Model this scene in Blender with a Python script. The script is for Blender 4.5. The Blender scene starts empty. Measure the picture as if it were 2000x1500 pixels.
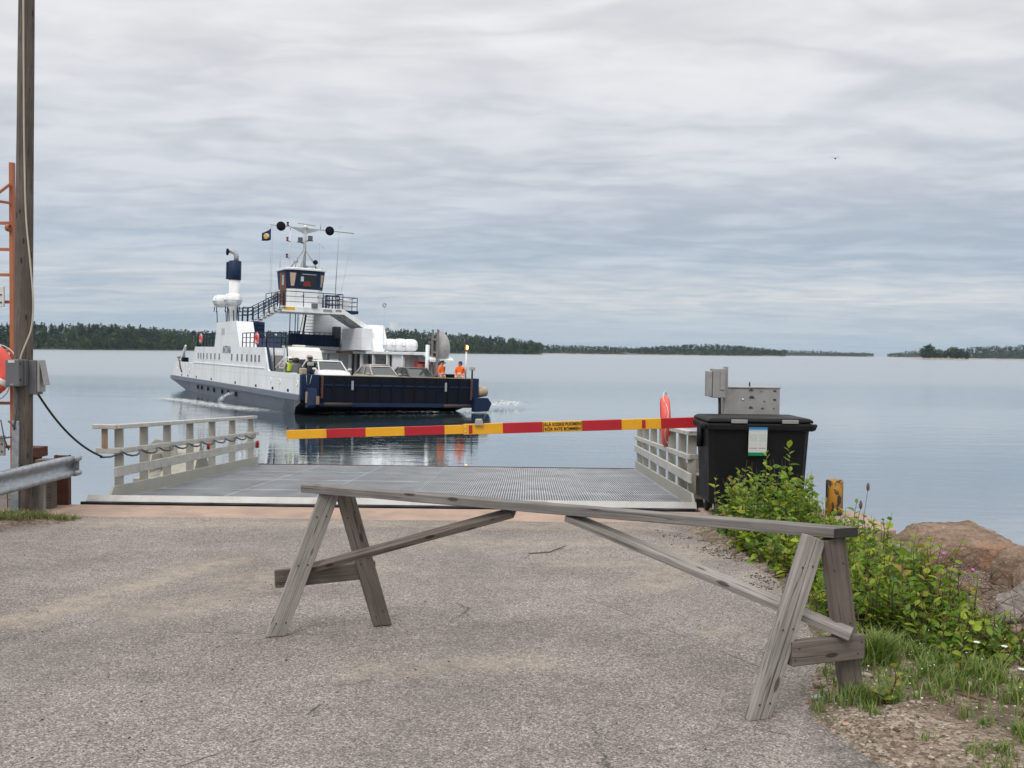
import bpy, bmesh, math, random
import numpy as np
from mathutils import Vector, Matrix, Euler
random.seed(7); RNG = np.random.default_rng(11)
SC = bpy.context.scene
COL = SC.collection
R = math.radians

# ---------------------------------------------------------------- camera
cam = bpy.data.cameras.new('camera'); cam.sensor_width = 36.0; cam.lens = 34.2
cam.clip_start = 0.05; cam.clip_end = 40000
cam_o = bpy.data.objects.new('camera', cam); COL.objects.link(cam_o)
cam_o.matrix_world = Matrix.Translation((0, 0, 3.6)) @ (Matrix.Rotation(R(90 - 1.93), 4, 'X') @ Matrix.Rotation(R(0.70), 4, 'Z'))
SC.camera = cam_o

# ---------------------------------------------------------------- node helpers
class NT:
    def __init__(s, tree): s.t = tree
    def n(s, typ, **kw):
        nd = s.t.nodes.new('ShaderNode' + typ)
        for k, v in kw.items():
            if k.startswith('_'): setattr(nd, k[1:], v)
        for k, v in kw.items():
            if k.startswith('_'): continue
            i = nd.inputs[int(k[1:])] if (k[0] == 'i' and k[1:].isdigit()) else nd.inputs[k.replace('__', ' ')]
            if isinstance(v, bpy.types.NodeSocket): s.t.links.new(v, i)
            else: i.default_value = v
        return nd
    def math(s, op, a, b=0.0, c=0.0, clamp=False):
        nd = s.n('Math', _operation=op, i0=a, i1=b, i2=c); nd.use_clamp = clamp
        return nd.outputs[0]
    def mix(s, f, a, b, blend='MIX'):
        nd = s.t.nodes.new('ShaderNodeMix'); nd.data_type = 'RGBA'; nd.blend_type = blend
        for i, v in ((0, f), (6, a), (7, b)):
            if isinstance(v, bpy.types.NodeSocket): s.t.links.new(v, nd.inputs[i])
            else: nd.inputs[i].default_value = v if i == 0 else (*v[:3], 1)
        return nd.outputs[2]
    def ramp(s, f, pts, interp='LINEAR'):
        nd = s.t.nodes.new('ShaderNodeValToRGB'); cr = nd.color_ramp; cr.interpolation = interp
        while len(cr.elements) < len(pts): cr.elements.new(0.5)
        for e, (p, c) in zip(cr.elements, pts):
            e.position = p; e.color = (c, c, c, 1) if isinstance(c, (int, float)) else (*c[:3], 1)
        s.t.links.new(f, nd.inputs[0]); return nd.outputs[0]
    def noise(s, vec, scale, detail=4, rough=0.5, dist=0.0):
        return s.n('TexNoise', Vector=vec, Scale=scale, Detail=detail, Roughness=rough, Distortion=dist).outputs[0]
    def maprange(s, v, a, b, c=0.0, d=1.0, smooth=False):
        nd = s.n('MapRange', _interpolation_type='SMOOTHSTEP' if smooth else 'LINEAR')
        s.t.links.new(v, nd.inputs[0])
        for i, x in zip((1, 2, 3, 4), (a, b, c, d)): nd.inputs[i].default_value = x
        return nd.outputs[0]
    def mapping(s, vec, scale=(1, 1, 1), rot=(0, 0, 0), loc=(0, 0, 0)):
        nd = s.n('Mapping', Vector=vec); nd.inputs['Scale'].default_value = scale
        nd.inputs['Rotation'].default_value = rot; nd.inputs['Location'].default_value = loc
        return nd.outputs[0]

# ---------------------------------------------------------------- world: layered overcast over a Nishita sky
SUN_EL, SUN_AZ = R(52), R(205)      # azimuth measured from +Y towards +X: behind the camera, a little left
W = bpy.data.worlds.new('World'); SC.world = W; W.use_nodes = True
wt = W.node_tree; wt.nodes.clear(); k = NT(wt)
d = k.n('TexCoord').outputs['Generated']
sep = k.n('SeparateXYZ', Vector=d).outputs
el = k.math('MAXIMUM', sep[2], 0.0)
zc = k.math('ADD', el, 0.075)
p = k.n('CombineXYZ', X=k.math('DIVIDE', sep[0], zc), Y=k.math('DIVIDE', sep[1], zc), Z=0.0).outputs[0]
pm = k.mapping(p, scale=(0.30, 1.0, 1.0), rot=(0, 0, R(-6)), loc=(3.1, 1.7, 0))
n_big = k.noise(pm, 0.55, 3, 0.5, 0.3)
n_mid = k.noise(k.mapping(p, scale=(0.62, 1.0, 1.0), rot=(0, 0, R(7)), loc=(7.3, 4.1, 2)), 3.1, 3, 0.45, 0.6)
wv = k.n('VectorMath', _operation='SCALE', i0=k.n('VectorMath', _operation='SUBTRACT', i0=k.n('TexNoise', Vector=p, Scale=1.1, Detail=3.0).outputs[1], i1=(.5, .5, .5)).outputs[0], Scale=.9).outputs[0]
pw = k.n('VectorMath', _operation='ADD', i0=p, i1=wv).outputs[0]
n_b = k.noise(k.mapping(pw, scale=(0.55, 1.0, 1.0), rot=(0, 0, R(5)), loc=(2.3, 8.1, 3)), 1.9, 3, 0.5, 0.2)
n_mid = k.math('ADD', k.math('MULTIPLY', n_mid, .5), k.math('MULTIPLY', k.math('ADD', .28, k.math('ABSOLUTE', k.math('SUBTRACT', k.math('MULTIPLY', n_b, 2.6), 1.3))), .5))
n_fin = k.noise(k.mapping(p, scale=(0.7, 1.0, 1.0), rot=(0, 0, R(-4)), loc=(1.3, 9.1, 5)), 6.0, 5, 0.55, 0.6)
soft = k.maprange(el, .02, .20, .25, 1.0)
n_fin = k.math('ADD', .5, k.math('MULTIPLY', k.math('SUBTRACT', n_fin, .5), soft))
n_mid = k.math('ADD', .5, k.math('MULTIPLY', k.math('SUBTRACT', n_mid, .5), k.maprange(el, .02, .14, .55, 1.0)))
cl = k.math('ADD', k.math('MULTIPLY', n_big, 0.34), k.math('ADD', k.math('MULTIPLY', n_mid, 0.50), k.math('MULTIPLY', n_fin, 0.16)))
cf = k.maprange(cl, 0.36, 0.62, 0, 1, True)
shade = k.ramp(el, [(0.0, (.36, .45, .545)), (0.06, (.355, .435, .53)), (0.10, (.36, .425, .51)), (0.16, (.435, .475, .54)), (0.30, (.60, .605, .63)), (0.5, (.76, .76, .78)), (1.0, (1.35, 1.34, 1.32))])
light = k.ramp(el, [(0.0, (.45, .535, .615)), (0.035, (.53, .58, .625)), (0.055, (.65, .66, .67)), (0.10, (.52, .58, .65)), (0.18, (.65, .67, .71)), (0.30, (.80, .795, .805)), (0.5, (1.0, .99, .99)), (1.0, (1.75, 1.73, 1.70))])
ccol = k.mix(cf, shade, light)
sky = k.n('TexSky', _sky_type='NISHITA', _sun_disc=False, _sun_elevation=SUN_EL, _sun_rotation=SUN_AZ)
bg_sky = k.n('Background', Color=sky.outputs[0], Strength=0.08)
bg_cl = k.n('Background', Color=ccol, Strength=1.0)
mixw = k.n('MixShader', Fac=0.93); wt.links.new(bg_sky.outputs[0], mixw.inputs[1]); wt.links.new(bg_cl.outputs[0], mixw.inputs[2])
wo = wt.nodes.new('ShaderNodeOutputWorld'); wt.links.new(mixw.outputs[0], wo.inputs[0])

# ---------------------------------------------------------------- sun (veiled by the cloud layer)
sl = bpy.data.lights.new('sun', 'SUN'); sl.energy = 1.3; sl.angle = R(24); sl.color = (1.0, .965, .92)
so = bpy.data.objects.new('sun', sl); COL.objects.link(so)
sdir = Vector((math.sin(SUN_AZ) * math.cos(SUN_EL), math.cos(SUN_AZ) * math.cos(SUN_EL), math.sin(SUN_EL)))
so.rotation_euler = sdir.to_track_quat('Z', 'Y').to_euler()

SC.view_settings.view_transform = 'Standard'; SC.view_settings.look = 'None'
SC.view_settings.exposure = 0.2; SC.view_settings.gamma = 1.0; SC.view_settings.use_curve_mapping = False
SC.cycles.use_denoising = True
SC.cycles.max_bounces = 6; SC.cycles.transparent_max_bounces = 12; SC.cycles.volume_bounces = 0
SC.cycles.caustics_reflective = False; SC.cycles.caustics_refractive = False

# ---------------------------------------------------------------- object helpers
def link(name, me, parent=None):
    o = bpy.data.objects.new(name, me); COL.objects.link(o)
    if parent is not None: o.parent = parent
    return o
def tag(o, label=None, cat=None, group=None, kind=None):
    if label: o['label'] = label
    if cat: o['category'] = cat
    if group: o['group'] = group
    if kind: o['kind'] = kind
    return o
def thing(name, label, cat, loc=(0, 0, 0), rz=0.0, group=None, mw=None):
    o = link(name, None); o.empty_display_size = 0.1
    if mw is not None: o.matrix_world = mw
    else: o.location = loc; o.rotation_euler = (0, 0, rz)
    return tag(o, label, cat, group)
def V(*a): return Vector(a)

class MB:
    """collects shapes into one mesh"""
    def __init__(s): s.v = []; s.f = []; s.m = []; s.sm = []; s.mi = 0
    def add(s, vs, fs, smooth=False):
        b = len(s.v); s.v += [tuple(x) for x in vs]
        for f in fs: s.f.append(tuple(i + b for i in f)); s.m.append(s.mi); s.sm.append(smooth)
        return s
    def mat(s, i): s.mi = i; return s
    def box(s, lo, hi, mw=None):
        (x0, y0, z0), (x1, y1, z1) = lo, hi
        vs = [(x0, y0, z0), (x1, y0, z0), (x1, y1, z0), (x0, y1, z0), (x0, y0, z1), (x1, y0, z1), (x1, y1, z1), (x0, y1, z1)]
        if mw is not None: vs = [mw @ Vector(q) for q in vs]
        return s.add(vs, [(0, 3, 2, 1), (4, 5, 6, 7), (0, 1, 5, 4), (1, 2, 6, 5), (2, 3, 7, 6), (3, 0, 4, 7)])
    def bar(s, a, b, w, t, up=(0, 0, 1)):
        """rectangular bar between two points; w across, t along up"""
        a = Vector(a); b = Vector(b); x = (b - a).normalized(); y = Vector(up).cross(x)
        if y.length < 1e-5: y = Vector((0, 1, 0)).cross(x)
        y.normalize(); z = x.cross(y)
        vs = []
        for q in (a, b):
            for sy, sz in ((-1, -1), (1, -1), (1, 1), (-1, 1)): vs.append(q + y * (w / 2 * sy) + z * (t / 2 * sz))
        return s.add(vs, [(0, 1, 2, 3), (7, 6, 5, 4), (0, 4, 5, 1), (1, 5, 6, 2), (2, 6, 7, 3), (3, 7, 4, 0)])
    def prism(s, poly, d0, d1, axes=(0, 2, 1)):
        """2-D polygon extruded; axes = (index of first coord, of second, of depth)"""
        n = len(poly); vs = []
        for dd in (d0, d1):
            for q in poly:
                c = [0, 0, 0]; c[axes[0]] = q[0]; c[axes[1]] = q[1]; c[axes[2]] = dd; vs.append(c)
        fs = [tuple(range(n)), tuple(range(2 * n - 1, n - 1, -1))]
        fs += [(i, i + n, (i + 1) % n + n, (i + 1) % n) for i in range(n)]
        return s.add(vs, fs)
    def loft(s, rings, cap=True, smooth=True, closed=True):
        n = len(rings[0]); vs = [q for rg in rings for q in rg]; fs = []
        for j in range(len(rings) - 1):
            for i in range(n if closed else n - 1):
                fs.append((j * n + i, j * n + (i + 1) % n, (j + 1) * n + (i + 1) % n, (j + 1) * n + i))
        if cap and closed: fs += [tuple(range(n - 1, -1, -1)), tuple(range((len(rings) - 1) * n, len(rings) * n))]
        return s.add(vs, fs, smooth)
    def tube(s, pts, r, n=8, smooth=True, cap=True):
        pts = [Vector(q) for q in pts]; rings = []; ref = None
        rs = r if isinstance(r, (list, tuple)) else [r] * len(pts)
        for i, q in enumerate(pts):
            d_ = (pts[min(i + 1, len(pts) - 1)] - pts[max(i - 1, 0)]).normalized()
            if ref is None or abs(ref.dot(d_)) > .98: ref = Vector((0, 0, 1)) if abs(d_.z) < .9 else Vector((1, 0, 0))
            u = ref.cross(d_).normalized(); w = d_.cross(u); ref = w
            rings.append([q + (u * math.cos(2 * math.pi * j / n) + w * math.sin(2 * math.pi * j / n)) * rs[i] for j in range(n)])
        return s.loft(rings, cap, smooth)
    def lathe(s, prof, n=16, mw=None, smooth=True):
        rings = [[Vector((r_ * math.cos(2 * math.pi * j / n), r_ * math.sin(2 * math.pi * j / n), z)) for j in range(n)] for r_, z in prof]
        if mw is not None: rings = [[mw @ q for q in rg] for rg in rings]
        return s.loft(rings, True, smooth)
    def torus(s, c, Rr, r, ax=(0, 0, 1), n=28, m=10, a0=0, a1=2 * math.pi, sx=1.0):
        q = Vector(ax).to_track_quat('Z', 'Y'); full = abs(a1 - a0 - 2 * math.pi) < 1e-6
        rings = []
        for i in range(n if full else n + 1):
            a = a0 + (a1 - a0) * i / n; e = Vector((math.cos(a), math.sin(a), 0))
            rings.append([Vector(c) + q @ (e * (Rr + r * math.cos(b)) + Vector((0, 0, r * sx * math.sin(b)))) for b in [2 * math.pi * j / m for j in range(m)]])
        if full: rings.append(rings[0])
        return s.loft(rings, not full)
    def mesh(s, name, mats, bevel=0.0, seg=2, weld=False):
        me = bpy.data.meshes.new(name); me.from_pydata(s.v, [], s.f)
        for m_ in (mats if isinstance(mats, (list, tuple)) else [mats]): me.materials.append(m_)
        for p_, mi, sm in zip(me.polygons, s.m, s.sm): p_.material_index = mi; p_.use_smooth = sm
        bm = bmesh.new(); bm.from_mesh(me)
        if weld: bmesh.ops.remove_doubles(bm, verts=bm.verts, dist=1e-4)
        if bevel > 0: bmesh.ops.bevel(bm, geom=list(bm.edges), offset=bevel, segments=seg, affect='EDGES', profile=.5, clamp_overlap=True)
        bmesh.ops.recalc_face_normals(bm, faces=list(bm.faces)); bm.to_mesh(me); bm.free()
        return me
    def build(s, name, mats, parent=None, **kw): return link(name, s.mesh(name, mats, **kw), parent)

def text_mesh(name, body, size, mat, parent, mw, sx=1.0, depth=0.002, align='CENTER'):
    cu = bpy.data.curves.new('text', 'FONT'); cu.body = body; cu.size = size; cu.extrude = depth
    cu.offset = size * .012; cu.align_x = align; cu.align_y = 'CENTER'
    tmp = bpy.data.objects.new('text', cu); COL.objects.link(tmp)
    dg = bpy.context.evaluated_depsgraph_get(); me = bpy.data.meshes.new_from_object(tmp.evaluated_get(dg))
    bpy.data.objects.remove(tmp)
    me.transform(Matrix.Diagonal((sx, 1, 1, 1))); me.materials.clear(); me.materials.append(mat); me.name = name
    o = link(name, me, parent); o.matrix_local = mw; return o

# ---------------------------------------------------------------- materials
def base_mat(name):
    m = bpy.data.materials.new(name); m.use_nodes = True; t = m.node_tree; t.nodes.clear(); k_ = NT(t)
    bs = t.nodes.new('ShaderNodeBsdfPrincipled'); out = t.nodes.new('ShaderNodeOutputMaterial')
    t.links.new(bs.outputs[0], out.inputs[0]); return m, k_, bs, t
def setin(t, sock, v):
    if isinstance(v, bpy.types.NodeSocket): t.links.new(v, sock)
    elif sock.type == 'RGBA': sock.default_value = (*v[:3], 1)
    else: sock.default_value = v
def pmat(name, col,  rough=.5, metal=0.0, var=.12, scale=6.0, bump=0.0, bscale=60.0, dirt=None, dirt_amt=.5, dirt_scale=3.0, spec=.5, streak=False, seams=None):
    """painted or plain surface with uneven tone, optional dirt and fine relief"""
    m, k_, bs, t = base_mat(name)
    co = k_.n('TexCoord').outputs['Object']
    n1 = k_.noise(co, scale, 5, .6)
    f = k_.maprange(n1, .3, .7, 1 - var, 1 + var)
    c = k_.mix(1.0, col, f, 'MULTIPLY')
    # multiply by grey factor
    if dirt is not None:
        dv = k_.mapping(co, scale=(1, 1, .12) if streak else (1, 1, 1))
        n2 = k_.noise(dv, dirt_scale, 6, .65)
        c = k_.mix(k_.maprange(n2, .62 - dirt_amt * .3, .80 - dirt_amt * .2, 0, min(1, .35 + dirt_amt * .6)), c, dirt)
    if seams:
        sp = k_.n('SeparateXYZ', Vector=co).outputs; g = None
        for ax, per in seams:
            q = k_.math('ABSOLUTE', k_.math('SUBTRACT', k_.math('FRACT', k_.math('DIVIDE', sp[ax], per)), .5)); q = k_.maprange(q, .0, .016 / per, 1, 0); g = q if g is None else k_.math('MAXIMUM', g, q)
        c = k_.mix(k_.math('MULTIPLY', g, .30), c, (.16, .11, .08))
    setin(t, bs.inputs['Base Color'], c)
    setin(t, bs.inputs['Roughness'], k_.maprange(n1, .3, .7, max(.02, rough - .08), min(1, rough + .08)))
    bs.inputs['Metallic'].default_value = metal; bs.inputs['Specular IOR Level'].default_value = spec
    if bump > 0:
        b = k_.n('Bump', Strength=1.0, Distance=bump, Height=k_.noise(co, bscale, 4, .6)); t.links.new(b.outputs[0], bs.inputs['Normal'])
    return m
def wood_mat(name, c_dark, c_light, rough=.85, grain=1.0, axis=0, stain=None):
    m, k_, bs, t = base_mat(name)
    tc = k_.n('TexCoord'); co = tc.outputs['Object']
    rnd = k_.n('ObjectInfo').outputs['Random']
    off = k_.n('CombineXYZ', X=k_.math('MULTIPLY', rnd, 17.0), Y=k_.math('MULTIPLY', rnd, 9.0), Z=k_.math('MULTIPLY', rnd, 5.0)).outputs[0]
    vo = k_.n('VectorMath', _operation='ADD', i0=co, i1=off).outputs[0]
    sc = [22.0, 22.0, 22.0]; sc[axis] = .9
    v1 = k_.mapping(vo, scale=tuple(sc))
    g1 = k_.noise(v1, 2.2 * grain, 6, .65, .6)
    sc2 = [90.0, 90.0, 90.0]; sc2[axis] = 2.0
    g2 = k_.noise(k_.mapping(vo, scale=tuple(sc2)), 1.5, 4, .7)
    g = k_.math('ADD', k_.math('MULTIPLY', g1, .6), k_.math('MULTIPLY', g2, .4))
    c = k_.ramp(g, [(.28, c_dark), (.5, [(a + b) / 2 for a, b in zip(c_dark, c_light)]), (.72, c_light)])
    lg = k_.noise(k_.mapping(vo, scale=(2, 2, 2)), 1.3, 4, .6)
    c = k_.mix(k_.maprange(lg, .35, .7, 0, .45), c, [x * .72 for x in c_dark])
    # knots
    sk = [7.0, 11.0, 11.0]; sk[axis] = 3.6
    if axis: sk[0] = 11.0
    vk = k_.n('TexVoronoi', Vector=k_.mapping(vo, scale=tuple(sk)), Scale=1.0).outputs['Distance']
    c = k_.mix(k_.maprange(vk, .10, .17, .8, 0, True), c, [x * .32 for x in c_dark])
    # drying cracks
    s3 = [26.0, 26.0, 26.0]; s3[axis] = .5
    cr = k_.noise(k_.mapping(vo, scale=tuple(s3), loc=(3, 5, 1)), 1.0, 2, .5)
    crk = k_.maprange(k_.math('ABSOLUTE', k_.math('SUBTRACT', cr, .5)), .0, .012, 1, 0)
    c = k_.mix(k_.math('MULTIPLY', crk, .75), c, (.03, .027, .024))
    if stain: c = k_.mix(k_.maprange(k_.noise(vo, 2.3, 5, .6), .5, .72, 0, .6), c, stain)
    setin(t, bs.inputs['Base Color'], c); bs.inputs['Roughness'].default_value = rough; bs.inputs['Specular IOR Level'].default_value = .25
    h = k_.math('SUBTRACT', g, k_.math('MULTIPLY', crk, .8))
    b = k_.n('Bump', Strength=.9, Distance=.003, Height=h); t.links.new(b.outputs[0], bs.inputs['Normal'])
    return m
def leaf_mat(name, c0, c1, c2, trans=.3, rough=.5):
    """leaf colour varies per piece (vertex attribute 'var', else object random)"""
    m, k_, bs, t = base_mat(name)
    at = k_.n('Attribute', _attribute_name='var').outputs['Fac']
    rnd = k_.n('ObjectInfo').outputs['Random']
    f = k_.math('FRACT', k_.math('ADD', at, rnd))
    co = k_.n('TexCoord').outputs['Object']
    f2 = k_.math('ADD', k_.math('MULTIPLY', f, .85), k_.math('MULTIPLY', k_.noise(co, 9.0, 3), .2))
    c = k_.ramp(f2, [(0.05, c0), (.5, c1), (.92, c2)])
    setin(t, bs.inputs['Base Color'], c); bs.inputs['Roughness'].default_value = rough
    bs.inputs['Specular IOR Level'].default_value = .35
    tr = k_.n('BsdfTranslucent', Color=k_.mix(.5, c, (.25, .4, .05), 'MIX'))
    mx = k_.n('MixShader', Fac=trans); t.links.new(bs.outputs[0], mx.inputs[1]); t.links.new(tr.outputs[0], mx.inputs[2])
    out = [n_ for n_ in t.nodes if n_.type == 'OUTPUT_MATERIAL'][0]; t.links.new(mx.outputs[0], out.inputs[0])
    return m
HAZE = 0.00007
# ================================================================= THE SETTING
def gz(x, y): return 1.7 + .027 * (10.9 - y)          # the quay apron falls gently to the water
def nz(x, y, s=1.0, o=0.0):                            # cheap smooth noise
    return (math.sin(x * 1.7 * s + o) * math.cos(y * 1.3 * s - o) + .6 * math.sin(x * 3.9 * s + y * 2.7 * s + 2 * o) + .35 * math.sin(x * 8.3 * s - y * 7.1 * s + o * 3)) / 1.95

# ---- water
m, k, bs, t = base_mat('sea_water')
co = k.n('TexCoord').outputs['Object']
cal = k.maprange(k.noise(k.mapping(co, scale=(.003, .016, 1)), 1.0, 4, .55, .4), .36, .62, .42, 1.5, True)
w1 = k.noise(k.mapping(co, scale=(.55, 1.5, 1), rot=(0, 0, R(8))), 1.0, 3, .55, .3)
w2 = k.noise(k.mapping(co, scale=(1.9, 4.2, 1), rot=(0, 0, R(-7))), 1.0, 3, .55, .2)
w3 = k.noise(k.mapping(co, scale=(.12, .33, 1), rot=(0, 0, R(3))), 1.0, 2, .5)
h = k.math('ADD', k.math('MULTIPLY', w1, .040), k.math('ADD', k.math('MULTIPLY', w2, .017), k.math('MULTIPLY', w3, .06)))
yy_ = k.n('SeparateXYZ', Vector=co).outputs[1]
open_ = k.maprange(k.math('ADD', yy_, k.math('MULTIPLY', k.noise(k.mapping(co, scale=(.006, .02, 1)), 1.0, 3), 90.0)), 95, 190, 0, 1, True)   # sheltered by the quay, ruffled further out
h = k.math('MULTIPLY', k.math('MULTIPLY', h, cal), k.maprange(open_, 0, 1, .26, .30))
b = k.n('Bump', Strength=.85, Distance=1.0, Height=h)
t.links.new(k.maprange(open_, 0, 1, .03, .24), bs.inputs['Roughness'])
t.links.new(b.outputs[0], bs.inputs['Normal'])
bs.inputs['Base Color'].default_value = (.040, .064, .070, 1); bs.inputs['IOR'].default_value = 1.9
gl = k.n('BsdfGlossy', Color=(.93, .97, 1.0, 1)); t.links.new(b.outputs[0], gl.inputs['Normal']); t.links.new(k.maprange(open_, 0, 1, .03, .24), gl.inputs['Roughness'])
mx = k.n('MixShader', Fac=.46); t.links.new(bs.outputs[0], mx.inputs[1]); t.links.new(gl.outputs[0], mx.inputs[2]); t.links.new(mx.outputs[0], [q for q in t.nodes if q.type == 'OUTPUT_MATERIAL'][0].inputs[0])
M_WATER = m
mb = MB(); mb.add([(-9000, -9000, 0), (9000, -9000, 0), (9000, 9000, 0), (-9000, 9000, 0)], [(0, 1, 2, 3)])
tag(mb.build('water', M_WATER), 'calm grey-blue sea reaching to the horizon', kind='structure')

# ---- asphalt apron
m, k, bs, t = base_mat('worn_asphalt')
co = k.n('TexCoord').outputs['Object']
vs = k.n('TexVoronoi', Vector=co, Scale=100.0); vs2 = k.n('TexVoronoi', Vector=co, Scale=170.0)
stone = k.n('SeparateColor', Color=vs.outputs['Color']).outputs[0]; stone2 = k.n('SeparateColor', Color=vs2.outputs['Color']).outputs[1]
c = k.ramp(stone, [(0.0, (.055, .050, .046)), (.25, (.165, .150, .140)), (.55, (.255, .235, .22)), (.8, (.36, .335, .315)), (1.0, (.60, .56, .52))])
c2 = k.ramp(stone2, [(0.0, (.05, .045, .042)), (.5, (.23, .212, .20)), (1.0, (.52, .48, .44))])
c = k.mix(.45, c, c2); c = k.mix(1.0, c, (1.075, 1.03, 1.0), 'MULTIPLY')
gap = k.maprange(vs.outputs['Distance'], .35, .75, 0, .4)
c = k.mix(gap, c, (.10, .092, .086))
big = k.noise(co, .55, 6, .65, .8); fine = k.noise(co, 5.0, 5, .65)
c = k.mix(1.0, c, k.maprange(big, .3, .7, .74, 1.20), 'MULTIPLY')
c = k.mix(1.0, c, k.maprange(fine, .3, .7, .88, 1.12), 'MULTIPLY')
# wind-blown sand lying in streaks
sx = k.n('SeparateXYZ', Vector=co).outputs
def streak(ax, ay, bx, by, wd, soft=.5):
    """mask round a segment on the ground"""
    L = math.hypot(bx - ax, by - ay); ux, uy = (bx - ax) / L, (by - ay) / L
    dx = k.math('SUBTRACT', sx[0], ax); dy = k.math('SUBTRACT', sx[1], ay)
    al = k.math('ADD', k.math('MULTIPLY', dx, ux), k.math('MULTIPLY', dy, uy))
    ac = k.math('ABSOLUTE', k.math('ADD', k.math('MULTIPLY', dx, -uy), k.math('MULTIPLY', dy, ux)))
    over = k.math('ABSOLUTE', k.math('SUBTRACT', al, L / 2))
    dd = k.math('MAXIMUM', ac, k.math('SUBTRACT', over, L / 2 - wd))
    return k.maprange(dd, wd * .1, wd, 1, 0, True)
sand = streak(-3.25, 5.95, -2.35, 8.6, .32)
for a in ((-2.75, 6.15, -1.7, 7.1, .45), (-2.4, 7.2, -.9, 8.4, .55), (1.2, 6.05, 1.55, 6.3, .12), (.2, 8.3, 1.7, 8.5, .28), (-1.0, 5.2, .4, 5.5, .25), (-4.9, 10.3, 1.9, 10.5, .42), (-1.7, 9.2, 1.2, 9.5, .35), (1.0, 7.2, 1.9, 9.5, .35)):
    sand = k.math('MAXIMUM', sand, k.math('MULTIPLY', streak(*a), .75))
sand = k.math('MULTIPLY', sand, k.maprange(k.noise(co, 8.0, 7, .75, .3), .40, .60, .05, 1.0))
sand = k.math('MULTIPLY', sand, k.maprange(stone, .0, .9, 1.0, .5))
c = k.mix(k.math('MULTIPLY', sand, .76), c, (.45, .375, .285))
# old seam with moss, and two open cracks
for a, cc in (((-2.1, 5.985, -.95, 5.97, .013), (.09, .085, .035)), ((-.86, 4.90, -1.0, 4.34, .012), (.05, .045, .04)), ((-1.0, 4.34, -1.35, 3.9, .012), (.05, .045, .04)), ((.55, 7.1, 1.5, 5.2, .010), (.06, .055, .05))):
    c = k.mix(k.math('MULTIPLY', streak(*a), k.maprange(k.noise(co, 11.0, 4, .6), .38, .55, 0, .85)), c, cc)
# dark tyre-worn lanes towards the ramp
for a in ((-2.9, 3.0, -1.9, 10.4, .55), (-.4, 3.0, -.3, 10.4, .5)):
    c = k.mix(k.math('MULTIPLY', streak(*a), k.maprange(k.noise(co, 1.3, 5, .6), .4, .65, 0, .28)), c, (.13, .12, .115))
# dark crumbled edge by the verge
edge = k.math('MULTIPLY', streak(1.55, 3.0, 1.75, 5.2, .42), k.maprange(k.noise(co, 9.0, 5, .7), .4, .6, 0, .8))
c = k.mix(edge, c, (.06, .055, .05))
# hairline cracks
vc = k.n('TexVoronoi', _feature='DISTANCE_TO_EDGE', Vector=k.n('VectorMath', _operation='ADD', i0=co, i1=k.n('VectorMath', _operation='SCALE', i0=k.n('TexNoise', Vector=co, Scale=2.0, Detail=6.0).outputs[1], Scale=.6).outputs[0]).outputs[0], Scale=.42).outputs['Distance']
ck = k.math('MULTIPLY', k.maprange(vc, .0, .006, 1, 0), k.maprange(k.noise(co, 1.1, 3), .60, .70, 0, 1))
c = k.mix(k.math('MULTIPLY', ck, .7), c, (.055, .05, .045))
setin(t, bs.inputs['Base Color'], c); bs.inputs['Roughness'].default_value = .92; bs.inputs['Specular IOR Level'].default_value = .25
hh = k.math('SUBTRACT', k.math('MULTIPLY', stone, .6), k.math('ADD', vs.outputs['Distance'], k.math('MULTIPLY', ck, 2.0)))
b = k.n('Bump', Strength=.8, Distance=.006, Height=hh); t.links.new(b.outputs[0], bs.inputs['Normal'])
M_ASPHALT = m
mb = MB(); nx, ny = 40, 40; X0, X1, Y0, Y1 = -14.0, 2.75, -8.0, 10.80
vs_ = []
for j in range(ny + 1):
    for i in range(nx + 1):
        x = X0 + (X1 - X0) * i / nx; y = Y0 + (Y1 - Y0) * j / ny
        vs_.append((x, y + (.035 * nz(x, 3, 2.2) if j == ny else 0), gz(x, y) + .006 * nz(x, y, .8)))
mb.add(vs_, [(j * (nx + 1) + i, j * (nx + 1) + i + 1, (j + 1) * (nx + 1) + i + 1, (j + 1) * (nx + 1) + i) for j in range(ny) for i in range(nx)], True)
tag(mb.build('road', M_ASPHALT), 'worn grey asphalt apron with sand streaks leading to the ferry ramp', kind='structure')

# ---- quay concrete
M_CONC = pmat('pinkish_concrete', (.37, .265, .205), .9, var=.18, scale=2.2, bump=.003, bscale=40, dirt=(.20, .155, .125), dirt_amt=.55, dirt_scale=1.6)
mb = MB()
mb.box((-14.0, 10.70, -1.5), (2.30, 11.66, 1.694))
tag(mb.build('pavement', M_CONC, bevel=.015, seg=1), 'strip of pinkish concrete along the quay edge', kind='structure')
mb = MB(); mb.prism([(2.304, 10.58), (4.02, 10.50), (4.24, 10.62), (4.26, 11.70), (4.05, 11.95), (2.304, 11.95)], -1.5, 1.70, (0, 1, 2))
tag(mb.build('quay_corner', M_CONC, bevel=.02, seg=2), 'pinkish concrete quay corner under the yellow bollard', kind='structure')
mb = MB()
for j in range(14):
    zz = 1.67 - .0 * j
    mb.tube([(-5.2 + j * .53, 11.72 + .012 * math.sin(j * 2.1), 1.70), (-5.2 + (j + 1) * .53 + .02, 11.72 + .012 * math.sin((j + 1) * 2.1), 1.70 + .004 * math.sin(j))], .022, 6)
tag(mb.build('rubber_hose', pmat('black_rubber', (.012, .012, .013), .6)), 'black hose lying in the joint before the ramp', 'hose')

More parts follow.
